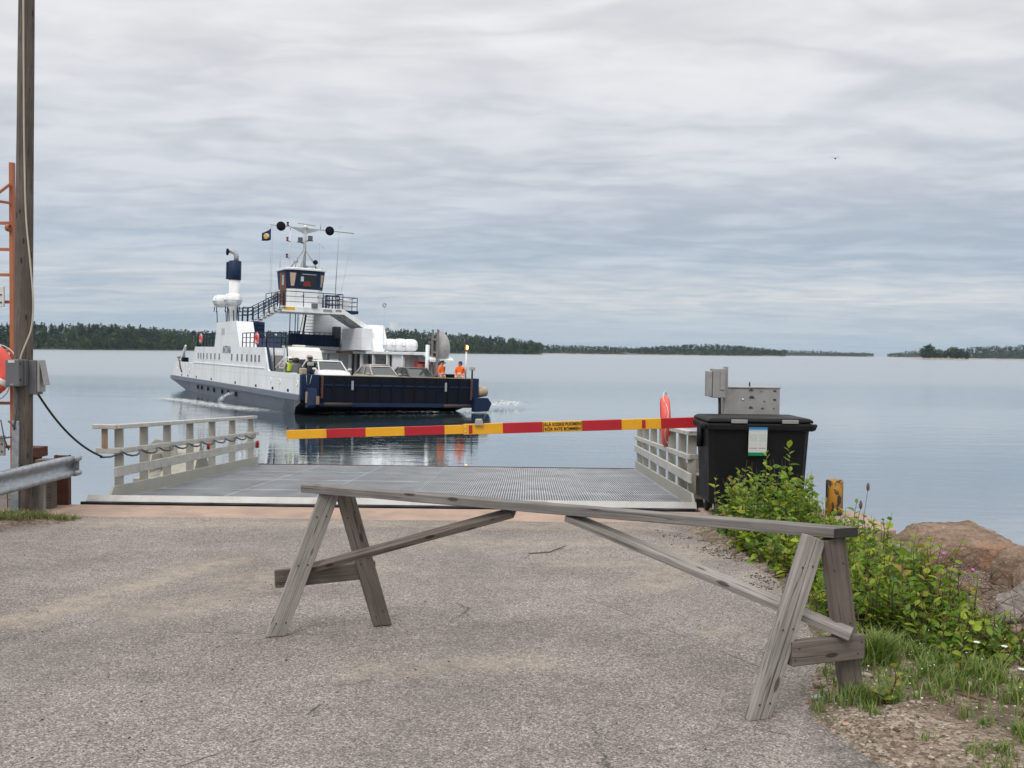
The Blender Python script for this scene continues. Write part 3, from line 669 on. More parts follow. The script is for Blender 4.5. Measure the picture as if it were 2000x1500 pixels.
# cable wound along the left rail, with its red plugs
M_CABLE = pmat('grey_cable', (.075, .075, .08), .55)
pts = [(-5.16, 12.18, rz(12.2) + .52), (-5.02, 12.16, rz(12.2) + .53)]
for i in range(70):
    f = i / 69; y = 12.25 + f * 6.0; ph = f * 10 * 2 * math.pi
    pts.append((xl(y) + .01 - .035 * math.cos(ph) + .045, y, rz(y) + .585 - .045 * abs(math.sin(ph / 2)) - .02 * math.sin(ph)))
mb = MB(); mb.tube(pts, .013, 6); pc = mb.build('power_cable', M_CABLE); tag(pc, 'dark cable wound along the left ramp rail', 'cable')
M_REDP = pmat('red_plastic', (.42, .022, .020), .4)
for y, nm, dz, lb in ((15.35, 'plug', .50, 'small red plug clipped on the cable mid-rail'), (18.15, 'plug', .40, 'red socket hanging at the far end of the left rail')):
    mb = MB(); mb.lathe([(.0, -.075), (.040, -.07), (.045, .02), (.032, .045), (.02, .10), (.0, .105)], 12); o = mb.build('cable_plug', M_REDP); o.location = (xl(y) + .085, y, rz(y) + dz); o.rotation_euler = (.5, .2, 0); o.scale = (.62, .62, .62) if dz == .5 else (.8, .8, .85); tag(o, lb, 'plug', 'red plugs on the cable')
# feeder cable from the pole
mb = MB(); a, b_ = Vector((-5.33, 10.93, 3.055)), Vector((-5.14, 12.18, rz(12.2) + .53))
mb.tube([a.lerp(b_, i / 18) + Vector((0, 0, -.42 * (i / 18) * (1 - i / 18) * (1 + .2 * (1 - i / 18)))) for i in range(19)], .013, 6); tag(mb.build('feeder_cable', pmat('black_cable', (.015, .015, .016), .5)), 'black cable sagging from the pole to the left rail', 'cable')

# ---- life buoy on the right rail (horseshoe shape seen edge-on)
M_BUOY = pmat('life_ring_red', (.80, .105, .080), .5, var=.10, scale=5)
M_TAPE = pmat('reflective_tape', (.62, .62, .60), .35, .1)
M_ROPE = pmat('white_rope', (.60, .58, .54), .8)
def life_ring(name, label, mw, rr=.29, r=.075, group=None, tape=True):
    o = thing(name, label, 'life buoy', mw=mw, group=group)
    mb_ = MB(); mb_.torus((0, 0, 0), rr, r, (0, 0, 1), 36, 12, sx=.95); mb_.build('ring', M_BUOY, o)
    for a in range(4 if tape else 0):
        an = math.pi / 4 + a * math.pi / 2; mb_ = MB(); mb_.torus((0, 0, 0), rr, r + .003, (0, 0, 1), 4, 12, an - .12, an + .12, sx=.95); mb_.build('tape_band', M_TAPE, o)
    mb_ = MB()
    for a in range(4):
        a0 = math.pi / 4 + a * math.pi / 2
        q = [Vector((math.cos(a0 + j * math.pi / 20) * (rr + r + .004 + .05 * math.sin(j / 10 * math.pi)), math.sin(a0 + j * math.pi / 20) * (rr + r + .004 + .05 * math.sin(j / 10 * math.pi)), .03 * math.sin(j * .6))) for j in range(11)]
        mb_.tube(q, .007, 5)
    mb_.build('grab_rope', M_ROPE, o); return o
life_ring('life_buoy', 'red life buoy hanging edge-on over the right ramp rail', Matrix.Translation((2.30, 14.5, 2.585)) @ Matrix.Rotation(R(-3), 4, 'Y') @ Matrix.Rotation(R(90), 4, 'Y') @ Matrix.Rotation(R(7), 4, 'X'), rr=.31, r=.074, tape=False)

# ---- barrier boom
M_BY = pmat('boom_yellow', (.72, .36, .012), .42, var=.06, scale=4, dirt=(.40, .24, .05), dirt_amt=.15)
M_BR = pmat('boom_red', (.40, .010, .018), .42, var=.06, scale=4)
M_BLK = pmat('black_print', (.03, .018, .01), .6)
boom = thing('barrier_boom', 'red and yellow striped barrier boom across the ramp', 'barrier')
A, B_ = Vector((-2.845, 12.30, 2.508)), Vector((2.55, 12.30, 2.738))
ux = (B_ - A).normalized(); uz = Vector((0, 1, 0)).cross(ux) * -1; mwb = Matrix((ux, Vector((0, 1, 0)), uz)).transposed().to_4x4()
if mwb.determinant() < 0: uz = -uz; mwb = Matrix((ux, Vector((0, 1, 0)), uz)).transposed().to_4x4()
mwb.translation = A; boom.matrix_world = mwb
def bx_(px): return (px - 563) / (1370 - 563) * 5.24
seq = [(563, 641, 0), (641, 717, 1), (717, 793, 0), (793, 871, 1), (871, 912, 0)]
for x0, x1, c_ in seq:
    mb = MB(); mb.box((bx_(x0), -.022, -.056), (bx_(x1) - .0006, .022, .056)); mb.build('boom_panel', M_BR if c_ else M_BY, boom, bevel=.003, seg=1)
seq = [(908, 985, 0), (985, 1062, 1), (1062, 1140, 0), (1140, 1216, 1), (1216, 1293, 0), (1293, 1392, 1)]
for x0, x1, c_ in seq:
    mb = MB(); mb.box((bx_(x0), -.036, -.066), (bx_(x1) - .0006, .030, .066)); mb.build('boom_panel', M_BR if c_ else M_BY, boom, bevel=.003, seg=1)
for px in (922, 1259):
    mb = MB(); mb.box((bx_(px) - .022, -.041, -.052), (bx_(px) + .022, -.037, .052)); mb.build('red_reflector', M_BR, boom)
for z in (-.03, .03):
    mb = MB(); mb.lathe([(0, 0), (.010, 0), (.008, .006), (0, .007)], 8, Matrix.Translation((bx_(912), -.037, z)) @ Matrix.Rotation(R(90), 4, 'X')); mb.build('bolt', M_GRATE, boom)
mt = Matrix.Rotation(R(90), 4, 'X')
text_mesh('lettering', 'ÄLÄ KOSKE PUOMIIN', .0565, M_BLK, boom, Matrix.Translation((bx_(1101), -.0405, .030)) @ mt, .86)
text_mesh('lettering', 'RÖR INTE BOMMEN', .0565, M_BLK, boom, Matrix.Translation((bx_(1101), -.0405, -.030)) @ mt, .90)
for px in (1063.5, 1138.5):
    mb = MB(); mb.box((bx_(px) - .004, -.0405, -.064), (bx_(px) + .004, -.0365, .064)); mb.build('print_border', M_BLK, boom)
mb = MB(); mb.tube([(.015, 0, .05), (.015, 0, .085)], .004, 6); mb.lathe([(0, .08), (.014, .085), (.014, .10), (0, .105)], 8, Matrix.Translation((.015, 0, 0))); mb.build('end_pin', M_DARKST, boom)
mb = MB(); x = bx_(938); mb.prism([(x - .052, .045), (x + .06, .045), (x + .042, .125), (x - .038, .125)], -.07, .05); mb.build('lamp_bracket', pmat('dull_bracket', (.36, .33, .29), .6), boom, bevel=.006)
mb = MB(); mb.tube([(x + .058, 0, .06), (x + .068, 0, .13), (x + .105, 0, .21)], .006, 6); mb.build('bent_wire', pmat('brown_wire', (.10, .07, .05), .7), boom)
# ---- boom cabinet and control box behind the bin
M_CAB = pmat('grey_steel_cabinet', (.34, .33, .32), .5, .35, var=.12, scale=5, dirt=(.20, .19, .18), dirt_amt=.3, dirt_scale=6)
cab = thing('boom_cabinet', 'grey steel barrier cabinet showing above the black bin', 'cabinet', (2.70, 12.2, 1.7))
mb = MB(); mb.box((-.01, 0, 0), (.665, .45, 1.47)); mb.build('housing', M_CAB, cab, bevel=.006)
mb = MB(); mb.box((-.02, -.01, 1.472), (.675, .46, 1.488)); mb.build('lid', M_CAB, cab, bevel=.003)
mb = MB(); mb.box((-.030, -.012, .2), (.008, .1, 1.74)); mb.build('back_plate', M_CAB, cab, bevel=.003)
M_SPL = pmat('dark_splotch', (.05, .05, .05), .7)
for (x, z, s_) in ((.30, 1.45, .024), (.31, 1.36, .030), (.60, 1.44, .02), (.60, 1.33, .02), (.30, 1.23, .024), (.45, 1.22, .017), (.47, 1.31, .012), (.43, 1.43, .009), (.59, 1.22, .01)):
    q = [(x + s_ * math.cos(a) * (1 + .25 * math.sin(3 * a + x * 9)) + (.9 * s_ if 5.2 < a < 5.6 else 0), z + s_ * .8 * math.sin(a) * (1 + .2 * math.cos(2 * a))) for a in [i * math.pi / 7 for i in range(14)]]
    mb = MB(); mb.prism(q, -.0035, .0); mb.build('dark_splotch', M_SPL, cab)
mb = MB(); mb.lathe([(0, 0), (.016, 0), (.012, .008), (0, .009)], 10, Matrix.Translation((.20, -.002, 1.33)) @ Matrix.Rotation(R(90), 4, 'X')); mb.build('lock', M_TAPE, cab)
mb = MB(); mb.tube([(.33, .2, 1.488), (.33, .2, 1.545)], .010, 6); mb.build('eye_bolt', M_DARKST, cab)
ctl = thing('control_box', 'tall grey control box fixed left of the barrier cabinet', 'control box', (2.55, 12.12, 3.05))
mb = MB(); mb.box((-.045, 0, 0), (.115, .2, .365)); mb.build('case', M_CAB, ctl, bevel=.008)
mb = MB(); mb.box((-.110, .01, .015), (-.048, .19, .335)); mb.build('door', M_CAB, ctl, bevel=.01)
mb = MB(); mb.box((.045, -.012, .10), (.098, -.002, .33)); mb.build('cover', M_CAB, ctl, bevel=.003)
mb = MB(); mb.tube([(.06, .1, 0), (.065, .1, -.10), (.07, .12, -.35)], .018, 8); mb.build('conduit', M_DARKST, ctl)

# ---- wheeled bin
M_BIN = pmat('black_bin_plastic', (.0055, .0055, .0065), .55, var=.25, scale=4, dirt=(.010, .010, .010), dirt_amt=.5, dirt_scale=6, bump=.0006, bscale=90, spec=.22)
binn = thing('wheeled_bin', 'large black four-wheeled waste bin beside the ramp', 'bin', (2.855, 11.18, 1.70), R(1.0)); binn.scale = (.93, 1, 1)
rings = []
for z, hw, d0, d1 in ((.16, .575, .04, .62), (.20, .59, .02, .64), (.55, .605, .0, .68), (.98, .625, -.03, .72), (1.03, .63, -.035, .725)):
    c_ = .06; q = [(-hw + c_, d0), (hw - c_, d0), (hw, d0 + c_), (hw, d1 - c_), (hw - c_, d1), (-hw + c_, d1), (-hw, d1 - c_), (-hw, d0 + c_)]
    rings.append([Vector((x, y, z)) for x, y in q])
mb = MB(); mb.loft(rings, True, False); mb.build('body', M_BIN, binn)
mb = MB(); mb.box((-.665, -.075, 1.02), (.665, .76, 1.105)); mb.build('rim', M_BIN, binn, bevel=.022, seg=3)
mb = MB(); mb.loft([[Vector((x * s_, (y - .34) * s_ + .34, z)) for x, y in ((-.655, -.06), (.655, -.06), (.655, .75), (-.655, .75))] for z, s_ in ((1.112, 1.0), (1.14, 1.0), (1.165, .93), (1.172, .6))], True, False); mb.build('lid', M_BIN, binn, bevel=.012, seg=2)
for x in (-.27, .36):
    mb = MB(); mb.box((x - .10, -.085, 1.108), (x + .10, -.060, 1.150)); mb.build('lid_grip', pmat('grey_grip', (.26, .26, .26), .5), binn, bevel=.005)
for sx_ in (-1, 1):
    mb = MB(); mb.tube([(sx_ * .67, -.02, 1.04), (sx_ * .70, .0, 1.08), (sx_ * .70, .12, 1.07)], .022, 8); mb.build('lid_hinge', M_BIN, binn); mb = MB(); mb.tube([(sx_ * .66, .34, .80), (sx_ * .66, .34, 1.03)], .04, 8); mb.build('lifting_trunnion', M_BIN, binn)
for x, y in ((-.50, .10), (.50, .10), (-.50, .58), (.50, .58)):
    w_ = link('wheel', None, binn); w_.location = (x, y, .095); w_['label'] = 'black castor wheel'
    mb = MB(); mb.lathe([(.0, -.025), (.05, -.025), (.095, -.02), (.098, 0), (.095, .02), (.05, .025), (0, .025)], 18, Matrix.Rotation(R(90), 4, 'Y')); mb.build('tyre', pmat('tyre_rubber', (.012, .012, .012), .8), w_)
    mb = MB(); mb.bar((-.034, 0, 0), (-.034, -.01, .10), .05, .006, (1, 0, 0)); mb.bar((.034, 0, 0), (.034, -.01, .10), .05, .006, (1, 0, 0)); mb.box((-.04, -.04, .10), (.04, .03, .106)); tag(mb.build('fork', M_GRATE, w_), kind='stuff')
m, k, bs, t = base_mat('bin_sticker')
co = k.n('TexCoord').outputs['Generated']; s = k.n('SeparateXYZ', Vector=co).outputs
c = k.ramp(s[2], [(0, (.0, .22, .085)), (.113, (.0, .22, .085)), (.118, (.60, .60, .58)), (.80, (.62, .63, .62)), (.88, (.45, .56, .62)), (.93, (.05, .22, .42)), (1, (.03, .18, .38))])
lines = k.math('MULTIPLY', k.maprange(k.math('FRACT', k.math('MULTIPLY', s[2], 34.0)), .35, .5, 0, 1), k.maprange(k.noise(k.mapping(co, scale=(26, 1, 60)), 1.0, 2), .42, .56, 0, 1))
colm = k.math('MULTIPLY', k.math('LESS_THAN', k.math('ABSOLUTE', k.math('SUBTRACT', k.math('ABSOLUTE', k.math('SUBTRACT', s[0], .5)), .24)), .20), 1.0)
up = k.math('MULTIPLY', k.math('GREATER_THAN', s[2], .49), k.math('LESS_THAN', s[2], .76))
c = k.mix(k.math('MULTIPLY', k.math('MULTIPLY', lines, colm), k.math('MULTIPLY', up, .65)), c, (.10, .33, .22))
lo_ = k.math('MULTIPLY', k.math('GREATER_THAN', s[2], .24), k.math('LESS_THAN', s[2], .28))
c = k.mix(k.math('MULTIPLY', k.math('MULTIPLY', lo_, colm), .6), c, (.15, .15, .16))
mid_ = k.math('MULTIPLY', k.math('GREATER_THAN', s[2], .31), k.math('LESS_THAN', s[2], .45))
c = k.mix(k.math('MULTIPLY', k.math('MULTIPLY', k.math('MULTIPLY', mid_, colm), lines), .3), c, (.40, .33, .22))
setin(t, bs.inputs['Base Color'], c); bs.inputs['Roughness'].default_value = .4
M_STICK = m
mb = MB(); mb.box((-.115, -.0385, .655), (.113, -.033, .985), Matrix.Shear('XZ', 4, (0, 0)) if False else None); st = mb.build('sorting_sticker', M_STICK, binn); st['label'] = 'blue, white and green sticker on the bin front'; st.location = (0, .005, 0)
st.rotation_euler = (R(3.5), 0, 0); st.location = (-.035, .028 - .008, .085)

# ---- yellow and black bollard on the quay corner
m, k, bs, t = base_mat('chipped_bollard_paint')
co = k.n('TexCoord').outputs['Object']
n_ = k.noise(k.mapping(co, scale=(9, 9, 5)), 1.0, 4, .6, .8)
c = k.mix(k.maprange(n_, .50, .53, 0, 1), (.48, .24, .02), (.035, .037, .045))
c = k.mix(k.maprange(k.noise(co, 16.0, 5, .7), .56, .62, 0, .8), c, (.19, .12, .07))
setin(t, bs.inputs['Base Color'], c); bs.inputs['Roughness'].default_value = .7
mb = MB(); mb.lathe([(0.0, -.05), (.105, -.05), (.105, .40), (.098, .415), (.085, .412), (.08, .40), (0, .40)], 6); o = mb.build('bollard', m); o.location = (3.86, 11.55, 1.70); tag(o, 'chipped yellow and black steel bollard on the quay corner', 'bollard')

# ---- wooden utility pole and what hangs on it
M_POLE = wood_mat('pole_wood', (.070, .056, .046), (.230, .195, .168), grain=.8, axis=2)
pole = thing('utility_pole', 'tall weathered wooden utility pole at the left edge', 'pole', (-5.50, 10.90, 1.66)); pole.rotation_euler = (0, R(.75), 0)
mb = MB(); rings = []
for i in range(40):
    z = i * .25; rr = .105 - .0045 * z * .9
    rings.append([Vector((rr * (1 + .03 * math.sin(3 * a + z) + .015 * math.sin(9 * a - 2 * z)) * math.cos(a) + .0 * z, rr * (1 + .03 * math.sin(2 * a)) * math.sin(a), z)) for a in [2 * math.pi * j / 20 for j in range(20)]])
mb.loft(rings); mb.build('shaft', M_POLE, pole)
M_GALV = pmat('galvanised_channel', (.38, .41, .44), .45, .7, var=.25, scale=14, dirt=(.25, .27, .29), dirt_amt=.6, dirt_scale=20)
mb = MB(); mb.box((-.060, -.128, -.02), (.018, -.098, 1.10)); o = mb.build('cable_channel', M_GALV, pole, bevel=.004)
M_BOXG = pmat('grey_enclosure', (.125, .125, .135), .5, var=.08, dirt=(.13, .13, .135), dirt_amt=.3)
b1 = thing('meter_box', 'grey enclosure with small white plate on the pole front', 'junction box', (-5.475, 10.785, 3.145))
mb = MB(); mb.box((-.088, -.12, 0), (.065, -.012, .30)); mb.build('door', M_BOXG, b1, bevel=.014, seg=3)
mb = MB(); mb.box((-.083, -.012, .004), (.082, .06, .298)); mb.build('case', M_BOXG, b1, bevel=.008)
mb = MB(); mb.box((-.052, -.1235, .262), (.018, -.1185, .29)); mb.build('name_plate', pmat('pale_plate', (.62, .60, .50), .5), b1)
mb = MB(); mb.box((-.03, -.1235, .012), (.005, -.1185, .032)); mb.build('blue_badge', pmat('blue_badge', (.20, .26, .36), .5), b1)
for z in (.06, .24):
    mb = MB(); mb.tube([(.070, -.09, z), (.070, -.09, z + .03)], .006, 6); mb.build('hinge', M_DARKST, b1)
b2 = thing('socket_box', 'grey supply box with open flap on the pole side', 'socket box', (-5.395, 10.95, 3.05))
mb = MB(); mb.box((.0, -.10, .0), (.085, .06, .385)); mb.build('case', M_BOXG, b2, bevel=.006)
mb = MB(); mb.box((.087, -.09, .03), (.118, .05, .385)); mb.build('panel', M_CAB, b2, bevel=.004)
mb = MB(); mb.prism([(.119, .375), (.124, .378), (.178, .11), (.172, .105)], -.10, .03); mb.build('flap', M_CAB, b2)
mb = MB(); pts = [(-5.40, 10.79, 9.5), (-5.405, 10.79, 6.6), (-5.40, 10.79, 5.6), (-5.385, 10.79, 5.0), (-5.345, 10.79, 4.55), (-5.315, 10.80, 4.10), (-5.335, 10.80, 3.80), (-5.39, 10.79, 3.63), (-5.44, 10.785, 3.50), (-5.455, 10.785, 3.43)]
cv = []
for i in range(len(pts) - 1):
    for j in range(5):
        f = j / 5; p0, p1, p2, p3 = [Vector(pts[max(0, min(len(pts) - 1, i + q))]) for q in (-1, 0, 1, 2)]
        cv.append(.5 * ((2 * p1) + (p2 - p0) * f + (2 * p0 - 5 * p1 + 4 * p2 - p3) * f * f + (3 * p1 - p0 - 3 * p2 + p3) * f ** 3))
mb.tube(cv, .009, 6); tag(mb.build('pole_cable', pmat('cream_cable', (.50, .45, .36), .6)), 'cream cable hanging loose down the pole', 'cable')
mb = MB(); mb.tube([(-5.48, 10.75, 3.15), (-5.48, 10.765, 2.95), (-5.51, 10.77, 2.74), (-5.52, 10.775, 2.66)], .011, 6); mb.tube([(-5.50, 10.76, 2.68), (-5.58, 10.765, 2.76)], .009, 6); tag(mb.build('black_leads', M_CABLE), 'black leads between the pole box and the channel', 'cable')

# ---- orange rescue ladder stand
M_OR = pmat('orange_brown_paint', (.40, .135, .062), .5, var=.10, scale=5, dirt=(.30, .16, .10), dirt_amt=.25)
lad = thing('ladder_stand', 'orange-brown steel ladder stand left of the pole', 'ladder', (-5.92, 11.55, 1.55))
for x in (-.52, 0.0):
    mb = MB(); mb.box((x - .032, -.03, .0), (x + .018, .03, 4.20)); mb.build('upright', M_OR, lad, bevel=.004)
for z in (.28, .84, 1.36, 1.66, 1.98, 2.56, 2.88, 3.18, 3.49):
    mb = MB(); mb.box((-.50, -.012, z - .018), (-.033, .014, z + .018)); mb.build('rung', M_OR, lad, bevel=.003)
mb = MB(); mb.bar((-.01, -.045, 3.94), (-.12, -.25, 3.74), .03, .03); mb.bar((-.01, -.045, 3.72), (-.12, -.25, 3.72), .022, .03); mb.bar((-.12, -.25, 3.66), (-.12, -.25, 3.78), .03, .03); mb.build('hook_bracket', M_OR, lad, bevel=.003)
mb = MB(); mb.torus((-.03, -.05, 3.43), .035, .012, (1, 0, 0), 14, 6, sx=2.0); mb.build('loop', M_OR, lad)
for z in (2.58, .82):
    mb = MB(); mb.box((-.14, -.075, z - .08), (-.075, -.045, z + .16)); mb.build('bolted_plate', M_TAPE if z > 1 else M_CAB, lad, bevel=.004)
    mb = MB()
    for dz in (-.03, .06): mb.lathe([(0, 0), (.012, 0), (.01, .008), (0, .009)], 8, Matrix.Translation((-.107, -.076, z + dz)) @ Matrix.Rotation(R(90), 4, 'X'))
    mb.build('bolt', M_DARKST, lad)
life_ring('life_buoy', 'red life buoy with grey tape hanging on the orange ladder', Matrix.Translation((-6.19, 11.40, 3.31)) @ Matrix.Rotation(R(90), 4, 'X') @ Matrix.Rotation(.25, 4, 'Z'), rr=.265, r=.075)
mb = MB(); mb.tube([(-6.5, 11.5, 3.33), (-6.06, 11.52, 3.345)], .017, 8); tag(mb.build('boat_hook_shaft', pmat('cream_shaft', (.55, .48, .40), .6)), 'cream-coloured rod lying across the orange ladder', 'rod')
mb = MB(); mb.tube([(-6.2 + .32 * i / 12, 11.45, 2.62 - .10 * math.sin(math.pi * i / 12) - .1 * (i / 12) ** 3) for i in range(13)], .010, 5); mb.tube([(-6.02, 11.44, 2.72), (-5.98, 11.44, 2.5), (-5.93, 11.45, 2.36)], .008, 5); tag(mb.build('loose_rope', M_CABLE), 'dark rope slack on the orange ladder', 'rope')

# ---- guard rail
gr = thing('guard_rail', 'galvanised steel guard rail ending beside the pole', 'guard rail', (-5.0, 11.0, 1.7))
gi = Matrix.Translation((5.0, -11.0, -1.7))
prof = [(.0, -.120), (.040, -.123), (.066, -.108), (.072, -.085), (.060, -.060), (.014, -.030), (.004, .0), (.014, .030), (.060, .060), (.072, .085), (.066, .108), (.040, .123), (0, .120)]
mb = MB(); rings = []
path = [(-5.47, 7.4, 2.17), (-5.36, 8.6, 2.175), (-5.27, 9.85, 2.18), (-5.23, 10.7, 2.185), (-5.19, 11.25, 2.19), (-5.17, 11.45, 2.19)]
for i, q in enumerate(path):
    dv = Vector(path[min(i + 1, len(path) - 1)]) - Vector(path[max(0, i - 1)]); dv.z = 0; dv.normalize(); nn_ = Vector((dv.y, -dv.x, 0)); s_ = .92 if i == len(path) - 1 else 1
    rings.append([gi @ (Vector(q) + nn_ * p_[0] * s_ + Vector((0, 0, p_[1] * s_))) for p_ in prof + [(q2[0] - .006, q2[1]) for q2 in reversed(prof)]])
mb.loft(rings, True, True); mb.build('beam', M_GALV, gr)
mb = MB(); mb.tube([gi @ Vector(q) for q in ((-5.115, 11.36, 2.275), (-5.11, 11.47, 2.275), (-5.15, 11.53, 2.27))], .034, 10); mb.tube([gi @ Vector(q) for q in ((-5.115, 11.36, 2.105), (-5.11, 11.47, 2.105), (-5.15, 11.53, 2.11))], .034, 10); mb.build('end_curl', M_GALV, gr); mb = MB(); mb.box((-.195, .44, .385), (-.10, .455, .60)); mb.build('end_plate', M_GALV, gr)
mp = pmat('rusted_post', (.30, .30, .29), .7, .2, dirt=(.12, .045, .028), dirt_amt=.75, dirt_scale=5, streak=True)
for x, y, h_, mm, lb in ((-5.38, 11.60, .60, M_RUST, 'rust-red steel post'), (-5.42, 11.05, .56, mp, 'grey post with rusty foot')):
    mb = MB(); mb.box((-.085, -.006, 0), (.085, .006, h_)); mb.box((-.085, .0065, 0), (-.077, .07, h_)); mb.box((.077, .0065, 0), (.085, .07, h_)); o = mb.build('post', mm, gr); o.location = gi @ Vector((x, y, 1.69)); o['label'] = lb
mb = MB(); mb.box((-5.55, 11.3, 1.69), (-5.36, 11.45, 2.27)); o = mb.build('timber_pile', M_WOODD, bevel=.01); tag(o, 'short timber pile behind the guard rail', 'pile')
mb = MB(); mb.box((-5.92, 11.75, 2.24), (-5.73, 12.0, 2.36)); o = mb.build('rusty_beam_end', M_RUST, bevel=.006); tag(o, 'rusty beam end right of the pole', 'beam'); 
mb = MB(); mb.box((-5.88, 11.78, 1.2), (-5.78, 11.95, 2.238)); o2 = mb.build('pile', M_RUST); o2.parent = o
for i in range(7):
    pass
pl = thing('plank_wall', 'low wall of upright grey planks left of the pole', 'wall', (-6.2, 11.3, 1.6))
for i in range(9):
    mb = MB(); mb.box((-.46 + i * .10, -.012, 0), (-.37 + i * .10, .012, .30 + .01 * (i % 3))); mb.build('plank', M_WOOD, pl, bevel=.003)
# ================================================================= THE FERRY  (local axes: x athwart to the picture's right, y aft, z up)
FM = Matrix.Translation((-11.4, 52.0, 0.0)) @ (Matrix.Rotation(R(28.8), 4, 'Z') @ Matrix.Rotation(R(1.4), 4, 'Y')) @ Matrix.Translation((5.3, 0, 0))
def fmw(v, t, w, rz_=0.0): return FM @ Matrix.Translation((v, t, w)) @ Matrix.Rotation(rz_, 4, 'Z')
F_WHITE = pmat('ship_white', (.80, .825, .84), .45, var=.05, scale=.9, dirt=(.52, .47, .40), dirt_amt=.38, dirt_scale=1.3, streak=True, seams=((1, 2.35), (2, 1.31)))
F_GREY = pmat('hull_grey_blue', (.115, .140, .185), .5, var=.12, scale=.8, dirt=(.14, .125, .12), dirt_amt=.5, dirt_scale=1.4, streak=True, seams=((1, 2.35),))
F_NAVY = pmat('ship_navy', (.008, .021, .060), .6, spec=.25, var=.2, scale=1.5)
F_NAVYD = pmat('ramp_navy', (.0035, .0062, .016), .75, spec=.2, var=.35, scale=1.6, dirt=(.006, .005, .006), dirt_amt=.6, dirt_scale=1.4, streak=True)
F_BLACK = pmat('bow_black', (.006, .008, .012), .8, spec=.12, var=.3, scale=1.0)
F_GLASS = pmat('dark_glass', (.010, .012, .014), .06, var=.1, spec=.6)
F_TINT = pmat('blinded_window', (.50, .36, .26), .3, var=.15, scale=3)
F_MAST = pmat('mast_grey', (.40, .41, .42), .5, .2, var=.15, scale=4)
F_RED = pmat('safety_red', (.45, .03, .02), .5)
F_ORANGE = pmat('hi_vis_orange', (.95, .155, .010), .7, var=.10, scale=9)
F_DECK = pmat('deck_grey', (.10, .11, .12), .8)
F_YEL = pmat('sign_yellow', (.75, .43, .01), .5)
fer = thing('ferry', 'white and navy car ferry ANTONIA coming in with its bow ramp up', 'ferry', mw=FM)
def fbox(nm, lo, hi, mt, bev=.0, parent=None, lb=None):
    mb_ = MB(); mb_.box(lo, hi); o_ = mb_.build(nm, mt, parent or fer, **({'bevel': bev, 'seg': 1} if bev else {}))
    if lb: o_['label'] = lb
    return o_
# hull below the deck edge
stat = [(-.15, .72, 5.25), (.9, .42, 5.2), (2.7, -.12, 4.75), (6, -.9, 4.7), (30, -.9, 4.75), (33.2, -.15, 4.85), (37.2, .56, 5.2), (39.0, .74, 5.25)]
mb = MB(); rings = []
for t_, wb, vb in stat: rings.append([Vector((-5.3, t_, 1.14)), Vector((-5.3, t_, .84)), Vector((-vb - .03, t_, wb)), Vector((vb * .93, t_, wb)), Vector((5.3, t_, .84)), Vector((5.3, t_, 1.14))])
mb.loft(rings, True, False); hull = mb.build('hull', [F_GREY, F_BLACK], fer)
for p_ in hull.data.polygons:
    if p_.normal.y < -.2 or p_.normal.z < -.5: p_.material_index = 1
mb = MB(); mb.prism([(-.2, .80), (39.1, .80), (39.1, 1.13), (-.2, 1.13)], -5.40, -5.301, (1, 2, 0)); o = mb.build('rubbing_strake', F_GREY, fer, bevel=.03)
mb = MB(); mb.prism([(.9, .80), (39.1, .80), (39.1, 1.13), (.9, 1.13)], 5.301, 5.40, (1, 2, 0)); mb.build('rubbing_strake', F_GREY, fer, bevel=.03)
for i, t_ in enumerate((27.5, 26.0, 23.7, 21.6, 18.9, 17.0, 14.7)): fbox('drain_slot', (-5.302, t_ - .12, .36), (-5.22, t_ + .12, .66), F_BLACK)
fbox('deck', (-5.28, .3, 1.15), (5.28, 38.9, 1.30), F_DECK)
# bulwarks
mb = MB(); mb.prism([(.02, 1.141), (39.0, 1.141), (37.6, 2.36), (31.0, 2.40), (29.8, 2.36), (6.55, 2.36), (6.4, 2.25), (.02, 2.24)], -5.30, -5.18, (1, 2, 0)); mb.build('bulwark', F_WHITE, fer)
mb = MB(); mb.prism([(.7, 1.141), (39.0, 1.141), (37.6, 2.36), (4.4, 2.36), (4.2, 2.24), (.7, 2.24)], 5.18, 5.30, (1, 2, 0)); mb.build('bulwark', F_WHITE, fer)
fbox('bulwark_cap', (-5.34, 7.3, 2.36), (-5.16, 29.2, 2.44), F_WHITE, .015)
for t_ in (2.2, 5.4, 9.3, 14.8, 22.4, 28.0, 31.5, 34.2): fbox('freeing_port', (-5.306, t_ - .18, 1.20), (-5.26, t_ + .18, 1.36), F_BLACK)
for t_ in (.45, 3.9, 5.9, 31.0, 36.5): mb = MB(); mb.torus((-5.31, t_, 1.72), .13, .035, (1, 0, 0), 16, 6, sx=.8); mb.build('fairlead_ring', F_WHITE, fer)
# starboard deck house with the funnel tower
mb = MB(); mb.prism([(6.6, 2.361), (29.6, 2.361), (28.8, 3.66), (21.6, 3.66), (20.92, 5.42), (15.04, 5.42), (13.8, 3.66), (7.45, 3.66)], -5.30, -5.20, (1, 2, 0)); mb.build('house_side', F_WHITE, fer)
mb = MB(); mb.prism([(6.9, 1.302), (29.3, 1.302), (28.7, 3.64), (7.55, 3.64)], -5.198, -3.9, (1, 2, 0)); mb.build('deck_house', F_WHITE, fer)
mb = MB(); mb.prism([(13.86, 3.641), (21.5, 3.641), (20.85, 5.40), (15.1, 5.40)], -5.198, -4.15, (1, 2, 0)); mb.build('funnel_tower', F_WHITE, fer)
mb = MB(); mb.prism([(6.42, 2.26), (6.60, 2.26), (7.50, 3.64), (7.42, 3.66)], -5.19, -5.05, (1, 2, 0)); mb.build('front_trim', F_NAVY, fer)
